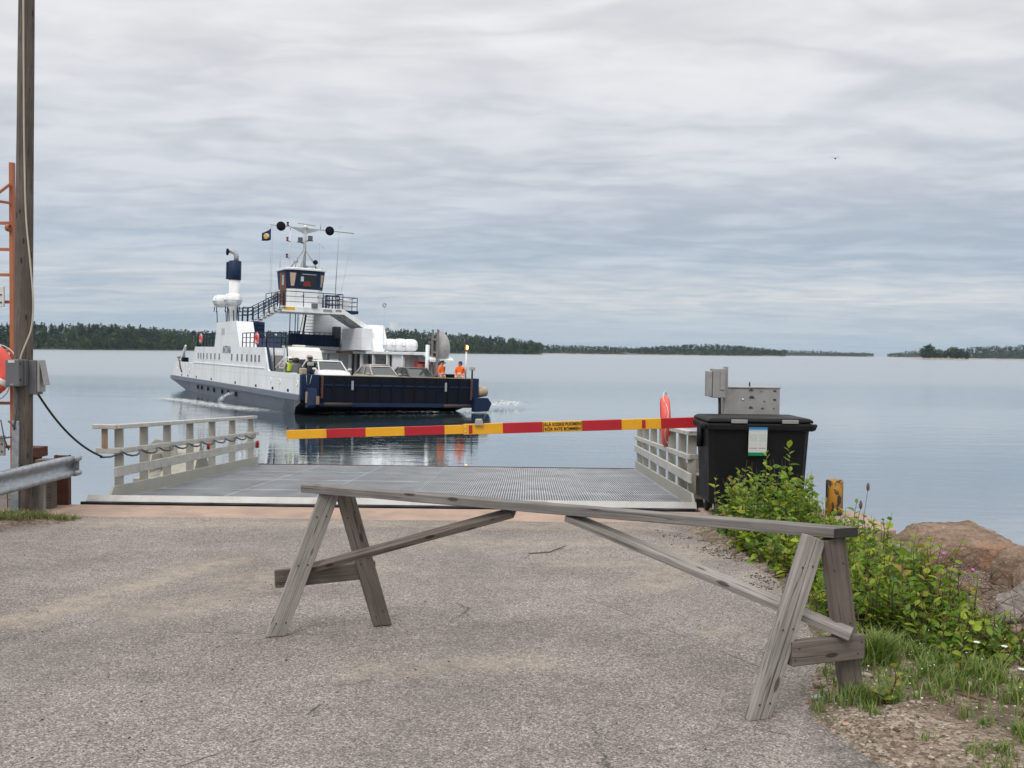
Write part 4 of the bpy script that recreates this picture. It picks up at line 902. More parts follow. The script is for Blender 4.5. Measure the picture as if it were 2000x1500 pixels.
for t_ in (27.37, 26.32, 25.33, 24.05, 22.66, 21.3, 19.85, 15.95, 14.32, 13.07, 11.71, 10.52, 9.58, 8.62):
    wd = fbox('window', (-5.315, t_ - .30, 2.68), (-5.301, t_ + .30, 3.24), F_WHITE, .004)
    fbox('pane', (-5.320, t_ - .21, 2.74), (-5.3155, t_ + .21, 3.19), pmat('side_pane', (.06, .06, .05), .12) if t_ == 27.37 else bpy.data.materials['side_pane'], 0, wd)
text_mesh('ship_name', 'ANTONIA', .74, F_NAVY, fer, Matrix.Translation((-5.303, 17.6, 3.44)) @ Matrix.Rotation(R(-90), 4, 'Z') @ Matrix.Rotation(R(90), 4, 'X'), .74, .004)
mb = MB()
for i in range(7): mb.box((-5.312, 18.35, 4.5 + i * .07), (-5.301, 19.35, 4.535 + i * .07))
mb.build('vent_louvre', pmat('louvre_grey', (.42, .43, .43), .6), fer)
fbox('doorway', (-5.0, 7.1, 1.32), (-4.2, 7.0 + .15, 3.2), pmat('inner_grey', (.30, .30, .28), .7))
# handrails
def railing(nm, pts, h_, mt, step=1.1, rails=3, r_=.028, closed=False, lb=None, slope_posts=True):
    mb_ = MB()
    for i in range(rails):
        dz = h_ * (1 - i / rails); mb_.tube([Vector(p) + Vector((0, 0, dz)) for p in pts], r_ * (1.15 if i == 0 else .8), 5)
    for a_, b__ in zip(pts, pts[1:]):
        a_, b__ = Vector(a_), Vector(b__); L = (b__ - a_).length; n__ = max(1, int(L / step + .5))
        for i in range(n__ + 1):
            q = a_.lerp(b__, i / n__); mb_.tube([q, q + Vector((0, 0, h_))], r_ * 1.25, 5)
    o_ = mb_.build(nm, mt, fer)
    if lb: o_['label'] = lb
    return o_
railing('railing', [(-5.15, 13.7, 3.66), (-5.15, 7.6, 3.66), (-4.0, 7.6, 3.66), (-4.0, 14.8, 3.66)], .92, F_NAVY, .95)
railing('railing', [(-5.15, 21.7, 3.66), (-5.15, 28.5, 3.66), (-4.0, 28.5, 3.66), (-4.0, 21.0, 3.66)], 1.0, F_NAVY, 1.1)
fbox('weather_screen', (-4.02, 8.6, 3.66), (-3.98, 14.6, 4.25), F_NAVY)
mb = MB()
for i in range(9): mb.bar((-4.85, 7.35 - i * .03, 1.5 + i * .26), (-4.25, 7.35 - i * .03, 1.5 + i * .26), .10, .03)
for x in (-4.88, -4.22): mb.bar((x, 7.5, 1.3), (x, 6.95, 3.7), .05, .1, (0, 1, 0))
mb.build('deck_ladder', F_WHITE, fer)
mb = MB()
for x in (-4.95, -4.15): mb.tube([(x, 6.3, 2.3), (x, 6.95, 4.55), (x, 7.6, 4.57)], .04, 6)
mb.build('ladder_handrail', F_NAVY, fer)
mb = MB(); mb.tube([(-4.95, 6.35, 2.42), (-4.5, 6.2, 3.0), (-4.1, 6.1, 3.2)], .03, 6); mb.build('gate_bar', F_WHITE, fer)
fbox('no_entry_plate', (-4.55, 6.85, 2.42), (-4.25, 6.87, 2.78), F_WHITE); mb = MB(); mb.torus((-4.40, 6.845, 2.62), .10, .018, (0, 1, 0), 18, 5); mb.bar((-4.47, 6.845, 2.69), (-4.33, 6.845, 2.55), .02, .03, (0, 1, 0)); mb.build('no_entry_mark', F_RED, fer)
# funnel
mb = MB(); mb.lathe([(.38, 5.3), (.38, 8.45)], 20, Matrix.Translation((-4.5, 19.3, 0))); fn = mb.build('funnel', F_WHITE, fer)
mb = MB(); mb.lathe([(.42, 8.45), (.44, 8.47), (.44, 9.78), (.36, 9.80)], 20, Matrix.Translation((-4.5, 19.3, 0))); mb.build('funnel_cap', F_NAVY, fn)
mb = MB(); mb.box((-4.98, 19.6, 8.5), (-4.62, 19.95, 9.72)); mb.build('silencer_box', F_NAVY, fn)
mb = MB(); mb.tube([(-4.42, 19.3, 9.75), (-4.42, 19.3, 10.15), (-4.52, 19.35, 10.40), (-4.80, 19.5, 10.52), (-4.95, 19.55, 10.50)], .17, 10); mb.build('exhaust_pipe', F_MAST, fn)
mb = MB(); mb.lathe([(.24, 0), (.24, .1), (.16, .12)], 12, Matrix.Translation((-4.95, 19.55, 10.42)) @ Matrix.Rotation(R(-90), 4, 'Y')); mb.build('exhaust_flange', F_BLACK, fn)
# stair box and stair to the bridge
fbox('stair_casing', (-4.15, 15.1, 3.7), (-3.35, 17.5, 5.42), F_NAVY, .02)
mb = MB()
for i in range(6): mb.box((-4.10, 15.06, 3.9 + i * .25), (-3.40, 15.10, 3.94 + i * .25))
mb.build('stair_tread', F_NAVYD, fer)
def sl(v): return 5.42 + (6.62 - 5.42) * (v + 4.0) / 2.1
for t_ in (15.5, 17.2):
    mb = MB(); q = [(-4.75, t_, 5.43), (-4.0, t_, 5.43), (-2.95, t_, sl(-2.95)), (-1.9, t_, 6.62)]
    for dz in (.95, .70, .45): mb.tube([Vector(p) + Vector((0, 0, dz)) for p in q], .03, 5)
    for v in (-4.75, -4.4, -4.05, -3.7, -3.3, -2.95, -2.6, -2.25, -1.95):
        z = 5.43 if v < -4 else sl(v); mb.tube([(v, t_, z), (v, t_, z + .95)], .035, 5)
    mb.build('stair_railing', F_NAVY, fer)
mb = MB()
for i in range(8):
    v = -3.9 + i * .26; mb.box((v, 15.5, sl(v) - .03), (v + .24, 17.2, sl(v)))
mb.build('bridge_stair', F_NAVY, fer)
# portal carrying the bridge
fbox('bridge_deck', (-2.05, 15.55, 6.30), (2.35, 20.5, 6.62), F_WHITE, .03)
fbox('fascia_edge', (-2.10, 15.50, 6.24), (2.40, 15.75, 6.299), F_WHITE)
fbox('yellow_notice', (-1.93, 15.540, 6.37), (-1.18, 15.546, 6.58), F_YEL, 0, None, 'yellow warning board on the bridge front')
for x0, x1, z0 in ((.85, 1.50, 6.36), (1.75, 2.20, 6.40)): fbox('bare_patch', (x0, 15.541, z0), (x1, 15.547, z0 + .18), pmat('bare_patch', (.28, .28, .27), .7))
mb = MB(); mb.add([(-2.05, 15.6, 6.61), (-4.3, 15.6, 5.2), (-4.3, 15.6, 4.95), (-2.05, 15.6, 6.31), (-2.05, 15.9, 6.61), (-4.3, 15.9, 5.2), (-4.3, 15.9, 4.95), (-2.05, 15.9, 6.31)], [(0, 1, 2, 3), (7, 6, 5, 4), (0, 4, 5, 1), (1, 5, 6, 2), (2, 6, 7, 3), (3, 7, 4, 0)]); mb.build('portal_leg', F_WHITE, fer)
for t0, t1 in ((15.6, 15.95), (17.0, 17.2), (18.2, 18.55)):
    mb = MB(); q = [(2.35, 6.61), (4.45, 5.45), (4.45, 5.05), (2.30, 6.30)]; mb.prism(q, t0, t1, (0, 2, 1)); mb.build('portal_leg', F_WHITE, fer)
mb = MB(); mb.prism([(2.36, 6.60), (4.44, 5.44), (4.44, 5.40), (2.36, 6.55)], 15.62, 18.5, (0, 2, 1)); mb.build('portal_plating', F_WHITE, fer)
fbox('portal_block', (3.35, 14.4, 3.75), (4.12, 18.7, 5.32), F_WHITE, .02)
mb = MB(); mb.prism([(13.86, 3.70), (21.5, 3.70), (20.9, 5.60), (15.1, 5.60)], 4.13, 5.28, (1, 2, 0)); mb.build('port_tower', F_WHITE, fer, bevel=.03, seg=1)
fbox('aft_casing', (1.75, 20.6, 3.72), (4.2, 24.2, 6.55), F_WHITE, .02)
fbox('aft_platform', (1.9, 20.52, 6.56), (5.25, 24.4, 6.80), F_NAVY, .02)
fbox('platform_locker', (2.6, 21.6, 6.81), (4.9, 22.6, 7.72), F_WHITE, .04)
railing('bridge_railing', [(-1.98, 20.3, 6.62), (-1.98, 15.65, 6.62), (2.3, 15.65, 6.62), (2.3, 20.3, 6.62)], 1.05, F_NAVY, 1.35, 3, .024)
railing('platform_railing', [(2.0, 20.6, 6.80), (5.15, 20.6, 6.80), (5.15, 24.2, 6.80)], 1.0, F_NAVY, 1.3, 3, .024)
railing('gate_railing', [(1.25, 16.0, 6.62), (1.25, 16.3, 6.62), (2.25, 16.3, 6.62)], .95, F_NAVY, .28, 3, .035)
fbox('flood_lamp', (.0, 15.42, 6.60), (.42, 15.62, 6.92), pmat('lamp_grey', (.15, .15, .145), .5), .02)
# wheelhouse: chamfered front
def octo(hw, t0, t1, ch): return [(-hw + ch, t0), (hw - ch, t0), (hw, t0 + ch), (hw, t1), (-hw, t1), (-hw, t0 + ch)]
WT = Matrix.Translation((-.12, 0, 0))
wh = link('wheelhouse', None, fer); wh.location = (-.12, 0, 0)
mb = MB(); mb.prism(octo(1.30, 16.45, 19.0, .45), 6.62, 7.92, (0, 1, 2)); mb.build('lower_wall', F_WHITE, wh)
mb = MB(); rings = [[Vector((x, y, z)) for x, y in octo(h_, 16.45 - o_, 19.0 + o_, .45)] for z, h_, o_ in ((7.921, 1.30, 0), (9.25, 1.42, .10))]; mb.loft(rings, True, False); mb.build('window_band', F_NAVY, wh)
mb = MB(); mb.loft([[Vector((x, y, z)) for x, y in octo(h_, 16.45 - o_, 19.0 + o_, .48)] for z, h_, o_ in ((9.251, 1.50, .20), (9.36, 1.50, .20), (9.42, 1.36, .05))], True, False); mb.build('roof', F_WHITE, wh)
def wpane(nm, pts, mt, off=.012):
    pts = [Vector(p) for p in pts]; n_ = (pts[1] - pts[0]).cross(pts[2] - pts[0]).normalized(); n_ = n_ if n_.y < 0 or abs(n_.y) < .1 else -n_
    mb_ = MB(); k_ = len(pts); mb_.add([p + n_ * off for p in pts] + [p - n_ * .05 for p in pts], [tuple(range(k_)), tuple(range(2 * k_ - 1, k_ - 1, -1))] + [(i, (i + 1) % k_, (i + 1) % k_ + k_, i + k_) for i in range(k_)]); return mb_.build(nm, mt, wh)
def fy(z): return 16.45 - .10 * (z - 7.92) / 1.33
wpane('front_window', [(-.50, fy(8.1), 8.10), (.66, fy(8.1), 8.10), (.70, fy(9.05), 9.06), (-.55, fy(9.05), 9.06)], F_GLASS)
wpane('red_dash', [(-.28, fy(8.12), 8.14), (.32, fy(8.12), 8.14), (.22, fy(8.45), 8.48), (-.18, fy(8.45), 8.48)], pmat('red_cloth', (.20, .02, .012), .6), .018)
wpane('paper', [(-.46, fy(8.5), 8.46), (-.24, fy(8.5), 8.46), (-.24, fy(8.8), 8.80), (-.44, fy(8.8), 8.80)], pmat('pale_paper', (.50, .60, .62), .5), .018)
wpane('sill_rail', [(-.36, fy(9.0), 8.95), (.66, fy(9), 8.95), (.66, fy(9), 9.0), (-.36, fy(9), 9.0)], F_MAST, .02)
def ch(f, z): # point on the left chamfer
    o_ = (z - 7.92) / 1.33; x0, y0, x1, y1 = -1.30 - .12 * o_ + .45, 16.45 - .1 * o_, -1.30 - .12 * o_, 16.90 - .1 * o_
    return (x0 + (x1 - x0) * f, y0 + (y1 - y0) * f, z)
def chr_(f, z): a_ = ch(f, z); return (-a_[0], a_[1], a_[2])
wpane('quarter_window', [ch(.45, 8.12), ch(.05, 8.12), ch(-.25, 9.03), ch(.5, 9.05)], F_TINT)
wpane('quarter_window', [chr_(.70, 8.15), chr_(.40, 8.15), chr_(.12, 9.0), chr_(.80, 9.0)], F_TINT)
wpane('side_window', [(-1.33, 17.2, 8.2), (-1.33, 18.0, 8.2), (-1.41, 18.0, 9.05), (-1.41, 17.2, 9.05)], F_GLASS)
mb = MB(); mb.box((-1.75, 16.95, 6.75), (-1.33, 17.02, 9.0)); dr = mb.build('door', pmat('varnished_door', (.20, .085, .045), .4), wh); mb = MB(); mb.box((-1.64, 16.935, 8.15), (-1.50, 16.95, 8.85)); mb.build('door_pane', pmat('door_pane', (.45, .48, .52), .2), dr)
mb = MB(); mb.box((-1.30, 16.93, 6.75), (-1.20, 17.0, 9.05)); mb.build('door_frame', pmat('brown_frame', (.05, .025, .018), .5), wh)
mb = MB(); mb.box((-2.0, 17.6, 7.05), (-1.45, 18.0, 7.65)); mb.build('air_unit', pmat('unit_cream', (.50, .50, .45), .6), wh, bevel=.02)
for x in (-.25, .85): mb = MB(); mb.lathe([(0, 0), (.045, 0), (.045, .03), (0, .03)], 8, Matrix.Translation((x, 16.44, 7.45)) @ Matrix.Rotation(R(90), 4, 'X')); mb.build('wall_lamp', F_BLACK, wh)
# mast
ms = link('mast', None, fer); ms.location = (-.05, 17.4, 9.38)
mb = MB(); mb.tube([(0, 0, 0), (0, 0, 1.5), (0, 0, 2.85)], [.11, .10, .09], 10); mb.build('mast_pole', F_MAST, ms)
mb = MB()
for a in ((-.95, .3), (-.45, -.7), (1.10, .2), (.9, -.4)): mb.tube([(0, 0, 1.55), (a[0], a[1], .02)], .055, 6)
mb.build('mast_stay_tube', F_MAST, ms)
mb = MB(); mb.add([(-1.15, -.06, 2.98), (1.0, -.06, 2.88), (.12, -.06, 2.58), (-.12, -.06, 2.58), (-1.15, .06, 2.98), (1.0, .06, 2.88), (.12, .06, 2.58), (-.12, .06, 2.58)], [(0, 1, 2, 3), (7, 6, 5, 4), (0, 4, 5, 1), (1, 5, 6, 2), (2, 6, 7, 3), (3, 7, 4, 0)]); mb.build('crosstree', F_MAST, ms)
mb = MB(); mb.tube([(-2.55, 0, 2.98), (3.65, 0, 2.93)], .035, 6); mb.build('yard', F_MAST, ms)
for x in (-1.78, 1.78): mb = MB(); mb.lathe([(0, -.02), (.33, -.02), (.33, .02), (0, .02)], 24, Matrix.Translation((x, -.09, 2.93)) @ Matrix.Rotation(R(90), 4, 'X')); mb.build('signal_disc', F_BLACK, ms)
mb = MB(); mb.lathe([(.0, 2.90), (.10, 2.92), (.16, 3.02), (.17, 3.10), (.06, 3.16), (.05, 3.22)], 12); mb.build('radar_gearbox', F_WHITE, ms)
mb = MB(); mb.box((-.68, -.05, 3.21), (.68, .05, 3.29)); o = mb.build('radar_scanner', pmat('radar_cream', (.62, .55, .46), .5), ms, bevel=.02); o.rotation_euler = (0, R(2), R(8))
for x, z in ((-.36, 1.95), (.36, 2.12)):
    mb = MB(); mb.box((x - .16, -.14, z), (x + .16, .0, z + .32)); mb.box((x - .22, -.1, z - .05), (x + .22, .05, z - .005)); mb.bar((x, 0, z - .03), (0, 0, z - .1), .05, .05); mb.build('floodlight', pmat('flood_grey', (.11, .11, .11), .4), ms)
mb = MB(); mb.tube([(-1.05, .1, 0), (-1.05, .1, 1.5), (-1.05, .1, 2.9)], .04, 6); mb.build('lamp_staff', F_WHITE, ms)
for z in (.80, 1.98, 3.05):
    mb = MB(); mb.lathe([(.10, z), (.10, z + .04), (.07, z + .05), (.07, z + .20), (.10, z + .21), (.10, z + .25)], 10, Matrix.Translation((-1.25, .1, 0))); mb.bar((-1.30, .1, z - .02), (-1.04, .1, z - .05), .1, .03); mb.build('signal_lamp', pmat('lamp_red_brown', (.12, .03, .025), .4), ms)
for x, mt in ((-.72, F_MAST), (.72, F_BLACK)):
    mb = MB(); mb.lathe([(0, -.14), (.12, -.12), (.18, 0), (.16, .10), (.0, .16)], 14, Matrix.Translation((x, -.3, .55)) @ Matrix.Rotation(R(70), 4, 'X')); mb.tube([(x, -.3, .02), (x, -.3, .42)], .035, 6); mb.build('searchlight', mt, ms)
mb = MB(); mb.tube([(1.08, 0, 0), (1.08, 0, 2.0)], .016, 5); mb.tube([(1.08, 0, 1.95), (.72, 0, 1.62)], .010, 4); mb.tube([(1.08, 0, 1.95), (1.45, 0, 1.62)], .010, 4); mb.tube([(-1.75, 0, .0), (-1.75, 0, .85)], .022, 5); mb.tube([(1.35, .1, 0), (1.35, .1, .3)], .03, 5); mb.tube([(1.12, 0, 2.9), (1.12, 0, 3.5)], .03, 5); tag(mb.build('aerial', F_MAST, ms), kind='stuff')
mb = MB(); mb.tube([(2.55, .6, -1.85), (2.72, .6, 3.4)], [.035, .018], 6); mb.tube([(2.66, .6, 3.38), (2.95, .6, 3.42)], .012, 4); mb.build('whip_aerial', F_MAST, ms)
mb = MB(); mb.tube([(3.62, 0, 2.93), (2.9, .4, -1.6)], .008, 4); mb.tube([(-2.45, 0, 2.95), (-2.42, 0, -1.8)], .008, 4); mb.tube([(-2.33, 0, 2.95), (-2.32, 0, -1.8)], .008, 4); tag(mb.build('halyard', F_MAST, ms), kind='stuff')
mb = MB(); mb.lathe([(0, 0), (.25, 0), (.25, .1), (.1, .22), (0, .22)], 12, Matrix.Translation((-.3, -.2, .0))); mb.box((.15, -.3, 0), (.65, .1, .30)); mb.build('roof_fitting', F_MAST, ms)
# port deck house: open bays between columns
fbox('house_roof', (3.72, 4.3, 3.50), (5.30, 29.0, 3.69), F_WHITE, .02)
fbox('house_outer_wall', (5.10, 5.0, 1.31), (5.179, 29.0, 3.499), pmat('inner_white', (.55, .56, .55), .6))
for t_ in (7.9, 10.6, 13.3, 15.7, 18.2, 20.8, 23.5): fbox('column', (3.78, t_ - .09, 1.31), (3.98, t_ + .09, 3.499), F_WHITE, .02)
fbox('store_wall', (3.9, 7.95, 1.31), (5.09, 9.9, 3.498), F_WHITE)
fbox('store_wall', (4.9, 5.0, 1.31), (5.095, 7.9, 3.498), F_WHITE)
fbox('store_wall', (3.9, 4.9, 1.31), (5.09, 4.99, 2.2), F_WHITE)
mb = MB(); mb.prism([(3.2, 3.12), (4.3, 3.50), (4.3, 3.685), (3.2, 3.25)], 3.72, 5.3, (1, 2, 0)); mb.build('roof_wing', F_WHITE, fer)
for t_ in (11.3, 14.4, 17.0): fbox('bay_door', (4.98, t_ - .42, 1.4), (5.098, t_ + .42, 3.2), pmat('bay_grey', (.36, .38, .36), .6))
for t_ in (12.6, 16.6, 19.0, 20.1): fbox('pipe_stack', (4.7, t_ - .06, 1.31), (4.85, t_ + .06, 3.498), pmat('pipe_dark', (.10, .11, .10), .6))
mb = MB(); mb.tube([(4.6, 10.75, 1.6), (4.6, 10.75, 3.3)], .07, 6); mb.tube([(4.3, 8.0, 1.6), (4.3, 8.0, 3.3)], .05, 6); mb.build('yellow_pipe', F_YEL, fer)
fbox('extinguisher_box', (4.2, 6.2, 1.9), (4.88, 6.9, 3.1), F_RED, .03); fbox('fire_cabinet', (4.0, 5.2, 1.6), (4.6, 5.9, 2.95), pmat('faded_red', (.42, .10, .07), .6), .02)
fbox('fascia', (3.70, 17.0, 3.699), (3.76, 24.5, 3.95), F_WHITE)
mb = MB()
for i in range(9): mb.add([(3.698, 17.2 + i * .42, 3.51), (3.698, 17.45 + i * .42, 3.51), (3.698, 17.62 + i * .42, 3.68), (3.698, 17.37 + i * .42, 3.68)], [(0, 1, 2, 3)])
mb.build('hazard_stripe', F_BLACK, fer); fbox('hazard_back', (3.702, 17.1, 3.505), (3.719, 21.0, 3.685), F_YEL)
fbox('cafe_sign', (3.62, 18.7, 3.97), (3.66, 21.3, 4.22), pmat('sign_red', (.20, .02, .02), .6), .0, None, 'dark red CAFE sign')
text_mesh('cafe_lettering', 'CAFE', .26, F_WHITE, fer, Matrix.Translation((3.615, 20.0, 4.085)) @ Matrix.Rotation(R(-90), 4, 'Z') @ Matrix.Rotation(R(90), 4, 'X'), 2.2, .004)
fbox('notice', (3.68, 21.2, 3.72), (3.698, 21.9, 3.95), pmat('notice_orange', (.75, .33, .01), .5))
# cross-gallery with navy weather cloth
fbox('gallery', (-.6, 19.95, 3.75), (3.6, 20.55, 3.95), F_WHITE)
mb = MB()
for i in range(26):
    x0 = -.25 + i * .15; dz = .02 * math.sin(i * 2.1); mb.add([(x0, 19.90 - (.05 if i % 2 else .0), 3.98 + dz), (x0 + .15, 19.90 - (.0 if i % 2 else .05), 3.98 - dz), (x0 + .15, 19.90 - (.0 if i % 2 else .05), 4.84), (x0, 19.90 - (.05 if i % 2 else 0), 4.84)], [(0, 1, 2, 3)])
mb.build('weather_cloth', F_NAVY, fer)
railing('gallery_railing', [(-.3, 19.95, 3.95), (4.0, 19.95, 3.95)], 1.05, F_NAVY, .38, 2, .02)
mb = MB()
for i in range(11): mb.bar((1.0 + .02 * i, 20.5, 4.0 + i * .24), (1.70, 20.5, 4.0 + i * .24), .12, .03)
mb.bar((.80, 20.5, 3.95), (1.15, 20.5, 6.6), .10, .16, (0, 1, 0)); mb.tube([(.55, 20.4, 4.4), (.95, 20.4, 6.6)], .03, 5); mb.build('gallery_ladder', F_NAVY, fer)
for x in (-.15, .25, .45): mb = MB(); mb.tube([(x, 20.3, 3.95), (x, 20.3, 6.4)], .035, 5); mb.build('stanchion', F_NAVY, fer)
fbox('dark_locker', (3.1, 19.5, 4.6), (3.55, 20.3, 5.5), pmat('dark_locker', (.05, .055, .07), .6), .03)
mb = MB(); mb.tube([(4.7, 13.7, 3.7), (4.7, 13.7, 6.9)], .012, 4); mb.torus((4.7, 13.7, 7.0), .12, .05, (0, 1, 0), 14, 6); mb.build('loop_aerial', F_MAST, fer)
fbox('radar_panel', (4.7, 12.4, 5.30), (5.25, 12.5, 5.75), F_WHITE)
# bow
bow = link('bow_ramp', None, fer); bow.location = (0, -.32, 0); bow['label'] = 'raised navy bow ramp with vertical ribs'
mb = MB(); mb.box((-4.28, 0, .74), (4.78, .16, 2.20)); mb.build('ramp_plate', F_NAVYD, bow)
for i in range(14): mb = MB(); mb.box((-4.25 + i * .685, -.10, .78), (-4.16 + i * .685, -.002, 2.14)); mb.build('rib', F_NAVYD, bow)
mb = MB(); mb.box((-4.24, -.06, 1.66), (4.74, -.003, 1.74)); mb.build('stringer', F_NAVY, bow)
mb = MB(); mb.box((-4.3, -.02, 2.203), (4.8, .20, 2.235)); mb.build('ramp_lip', pmat('lip_yellowish', (.40, .38, .20), .6), bow)
for x in (-2.5, 3.1): mb = MB(); mb.box((x - .05, -.13, 1.45), (x + .07, -.104, 1.95)); mb.build('lug', F_MAST, bow)
fbox('bow_cheek', (-5.299, -.30, .86), (-4.30, .72, 2.23), F_NAVY, .02); fbox('bow_cheek', (4.80, -.30, .86), (5.299, .72, 2.23), F_NAVY, .02)
fbox('hinge_beam', (-4.30, -.42, .52), (4.9, -.16, .735), F_NAVY, .03)
mb = MB(); mb.tube([(-4.1, -.46, .66), (-2.5, -.46, .66)], .10, 8); mb.tube([(3.0, -.46, .62), (4.7, -.46, .62)], .10, 8); mb.build('hinge_tube', pmat('hinge_brown', (.045, .03, .028), .6), fer)
mb = MB(); mb.prism([(-.95, .62), (-.3, .42), (-.28, 1.50), (-.62, 1.52)], -5.05, -4.55, (1, 2, 0)); mb.build('mooring_horn', F_NAVY, fer, bevel=.03)
fbox('horn_pad', (-5.14, -.72, .72), (-5.052, -.55, 1.32), pmat('worn_pad', (.33, .25, .19), .8), .02); fbox('horn_pad', (-4.66, -1.02, .66), (-4.50, -.90, 1.10), pmat('worn_pad2', (.28, .17, .13), .8), .02)
mb = MB(); mb.prism([(4.85, .30), (5.75, .34), (5.95, .80), (5.70, 1.12), (4.85, 1.10)], -.75, -.302, (0, 2, 1)); mb.build('mooring_horn', F_NAVY, fer, bevel=.02)
mb = MB(); mb.lathe([(0, -.3), (.24, -.3), (.30, -.24), (.30, .24), (.24, .3), (0, .3)], 16, Matrix.Translation((5.62, -.05, 1.45)) @ Matrix.Rotation(R(80), 4, 'Y')); mb.build('roller_fender', pmat('beige_roller', (.42, .33, .22), .8), fer)
for x in (-4.22, 4.70):
    mb = MB()
    for i in range(11): mb.torus((x + .02 * (i % 2), -.52, 1.05 + i * .105), .055, .018, (1, 0, 0) if i % 2 else (0, 1, 0), 8, 4)
    mb.build('ramp_chain', pmat('rusty_chain', (.22, .10, .06), .8), fer)
mb = MB(); mb.tube([(-5.05, -.33, 2.2), (-5.0, -.34, 1.7), (-4.85, -.34, 1.75), (-4.75, -.33, 2.2)], .018, 5); mb.build('slack_rope', F_MAST, fer)
for x in (-4.6, 5.18):
    lt = link('bow_light', None, fer); lt.location = (x, .4, 2.2)
    mb = MB(); mb.tube([(0, 0, 0), (0, 0, .5)], .05, 6); mb.build('lamp_post', F_NAVY, lt); mb = MB(); mb.box((-.16, -.08, .5), (.16, .1, .70)); mb.build('lamp_head', pmat('pale_lamp', (.42, .44, .36), .5), lt, bevel=.02)
fbox('capstan', (-4.95, 1.0, 2.2), (-4.6, 1.4, 2.55), pmat('capstan_tan', (.38, .33, .22), .7), .05)
fbox('deck_winch', (3.9, 1.4, 2.0), (4.6, 2.0, 2.42), F_BLACK, .05)
bl = link('beacon', None, fer); bl.location = (4.95, .8, 2.2)
mb = MB(); mb.tube([(0, 0, 0), (0, 0, .7), (0, 0, 1.62)], [.05, .05, .06], 8); mb.build('beacon_post', F_WHITE, bl)
mb = MB(); mb.lathe([(.11, 1.62), (.11, 1.68), (.10, 1.70), (.10, 1.98), (.05, 2.02)], 10); mb.build('beacon_housing', pmat('amber_lens', (.35, .10, .01), .3), bl)
m, k, bs, t = base_mat('lit_beacon'); bs.inputs['Emission Color'].default_value = (1, .55, .12, 1); bs.inputs['Emission Strength'].default_value = 9.0; bs.inputs['Base Color'].default_value = (.9, .5, .1, 1)
mb = MB(); mb.lathe([(.0, 1.72), (.05, 1.74), (.065, 1.84), (.04, 1.94), (0, 1.96)], 8, Matrix.Translation((0, -.09, 0))); mb.build('beacon_flame', m, bl)
# stern fittings
mb = MB(); mb.tube([(-5.1, 34.8, 2.3), (-5.1, 34.6, 3.2), (-5.1, 33.9, 3.75)], [.16, .14, .08], 8); mb.build('davit_arm', F_WHITE, fer)
mb = MB(); mb.tube([(-5.2, 36.3, 2.3), (-5.2, 36.3, 2.65)], .06, 6); mb.lathe([(0, 2.65), (.16, 2.66), (.16, 2.82), (.12, 2.88), (0, 2.9)], 10, Matrix.Translation((-5.2, 36.3, 0))); mb.build('stern_lamp', pmat('lamp_tan', (.40, .36, .28), .6), fer)
mb = MB(); mb.tube([(-5.32, 35.2, 2.5), (-5.36, 34.8, 2.0), (-5.36, 34.0, 1.55)], .06, 6); mb.build('mooring_rope', pmat('brown_rope', (.10, .065, .04), .9), fer); fbox('stern_winch', (-5.25, 34.0, 2.36), (-4.8, 35.0, 2.75), F_BLACK, .05)

# ---- things carried on the ferry
def raft(v, t, w, lb, s_=1.0, rz_=0.0, grp='white liferaft capsules', mt=F_WHITE):
    o_ = thing('liferaft', lb, 'liferaft', mw=fmw(v, t, w, rz_), group=grp)
    mb_ = MB(); prof_ = [(0.02, -.60), (.26, -.57), (.40, -.46), (.47, -.30), (.49, 0), (.47, .30), (.40, .46), (.26, .57), (.02, .60)]
    mb_.lathe([(a * s_, b * s_) for a, b in prof_], 18, Matrix.Rotation(R(90), 4, 'Y')); mb_.build('capsule', mt, o_)
    mb_ = MB(); mb_.torus((0, 0, 0), 1, 1, n=3, m=3) if False else None
    mb_.torus((-.30 * s_, 0, 0), .474 * s_, .009, (1, 0, 0), 22, 5)
    mb_.build('strap', F_MAST, o_)
    mb_ = MB(); mb_.loft([[Vector((sx_ * .61 * s_, sy_ * .50 * s_, z_)) for sx_, sy_ in ((-1, -.6), (-.85, -1), (.85, -1), (1, -.6), (1, .6), (.85, 1), (-.85, 1), (-1, .6))] for z_ in (-.03, .02)], True, False); mb_.build('seam_flange', mt, o_)
    mb_ = MB()
    for x in (-.4, .4):
        for y in (-.25, .25): mb_.bar((x * s_, y * s_, -.45 * s_), (x * s_ * 1.1, y * 1.3 * s_, -.85 * s_ if grp.startswith('white') and w > 6 else -.50 * s_), .05, .05, (0, 1, 0))
    tag(mb_.build('cradle', F_NAVY, o_), kind='stuff')
    return o_
raft(-4.95, 21.4, 7.0, 'left of two white liferaft capsules under the funnel', .95, R(-28)); raft(-4.9, 17.9, 6.95, 'right of two white liferaft capsules under the funnel', 1.0, R(-28))
mb = MB()
for v, t_ in ((-5.25, 21.4), (-4.6, 21.4), (-5.25, 17.6), (-4.6, 17.6), (-4.7, 20.5), (-4.7, 18.6)): mb.bar((v, t_ - .3, 5.4), (v + .1, t_ + .4, 6.3), .06, .06)
mb.build('raft_rack', F_NAVY, fer)
raft(4.6, 12.0, 4.16, 'hindmost of three white liferafts on the port house roof', .90, R(-28), 'white liferafts on the low roof'); raft(4.6, 10.3, 4.16, 'middle of three white liferafts on the port house roof', .90, R(-28), 'white liferafts on the low roof'); raft(4.6, 8.6, 4.14, 'foremost of three white liferafts on the port house roof', .86, R(-28), 'white liferafts on the low roof')
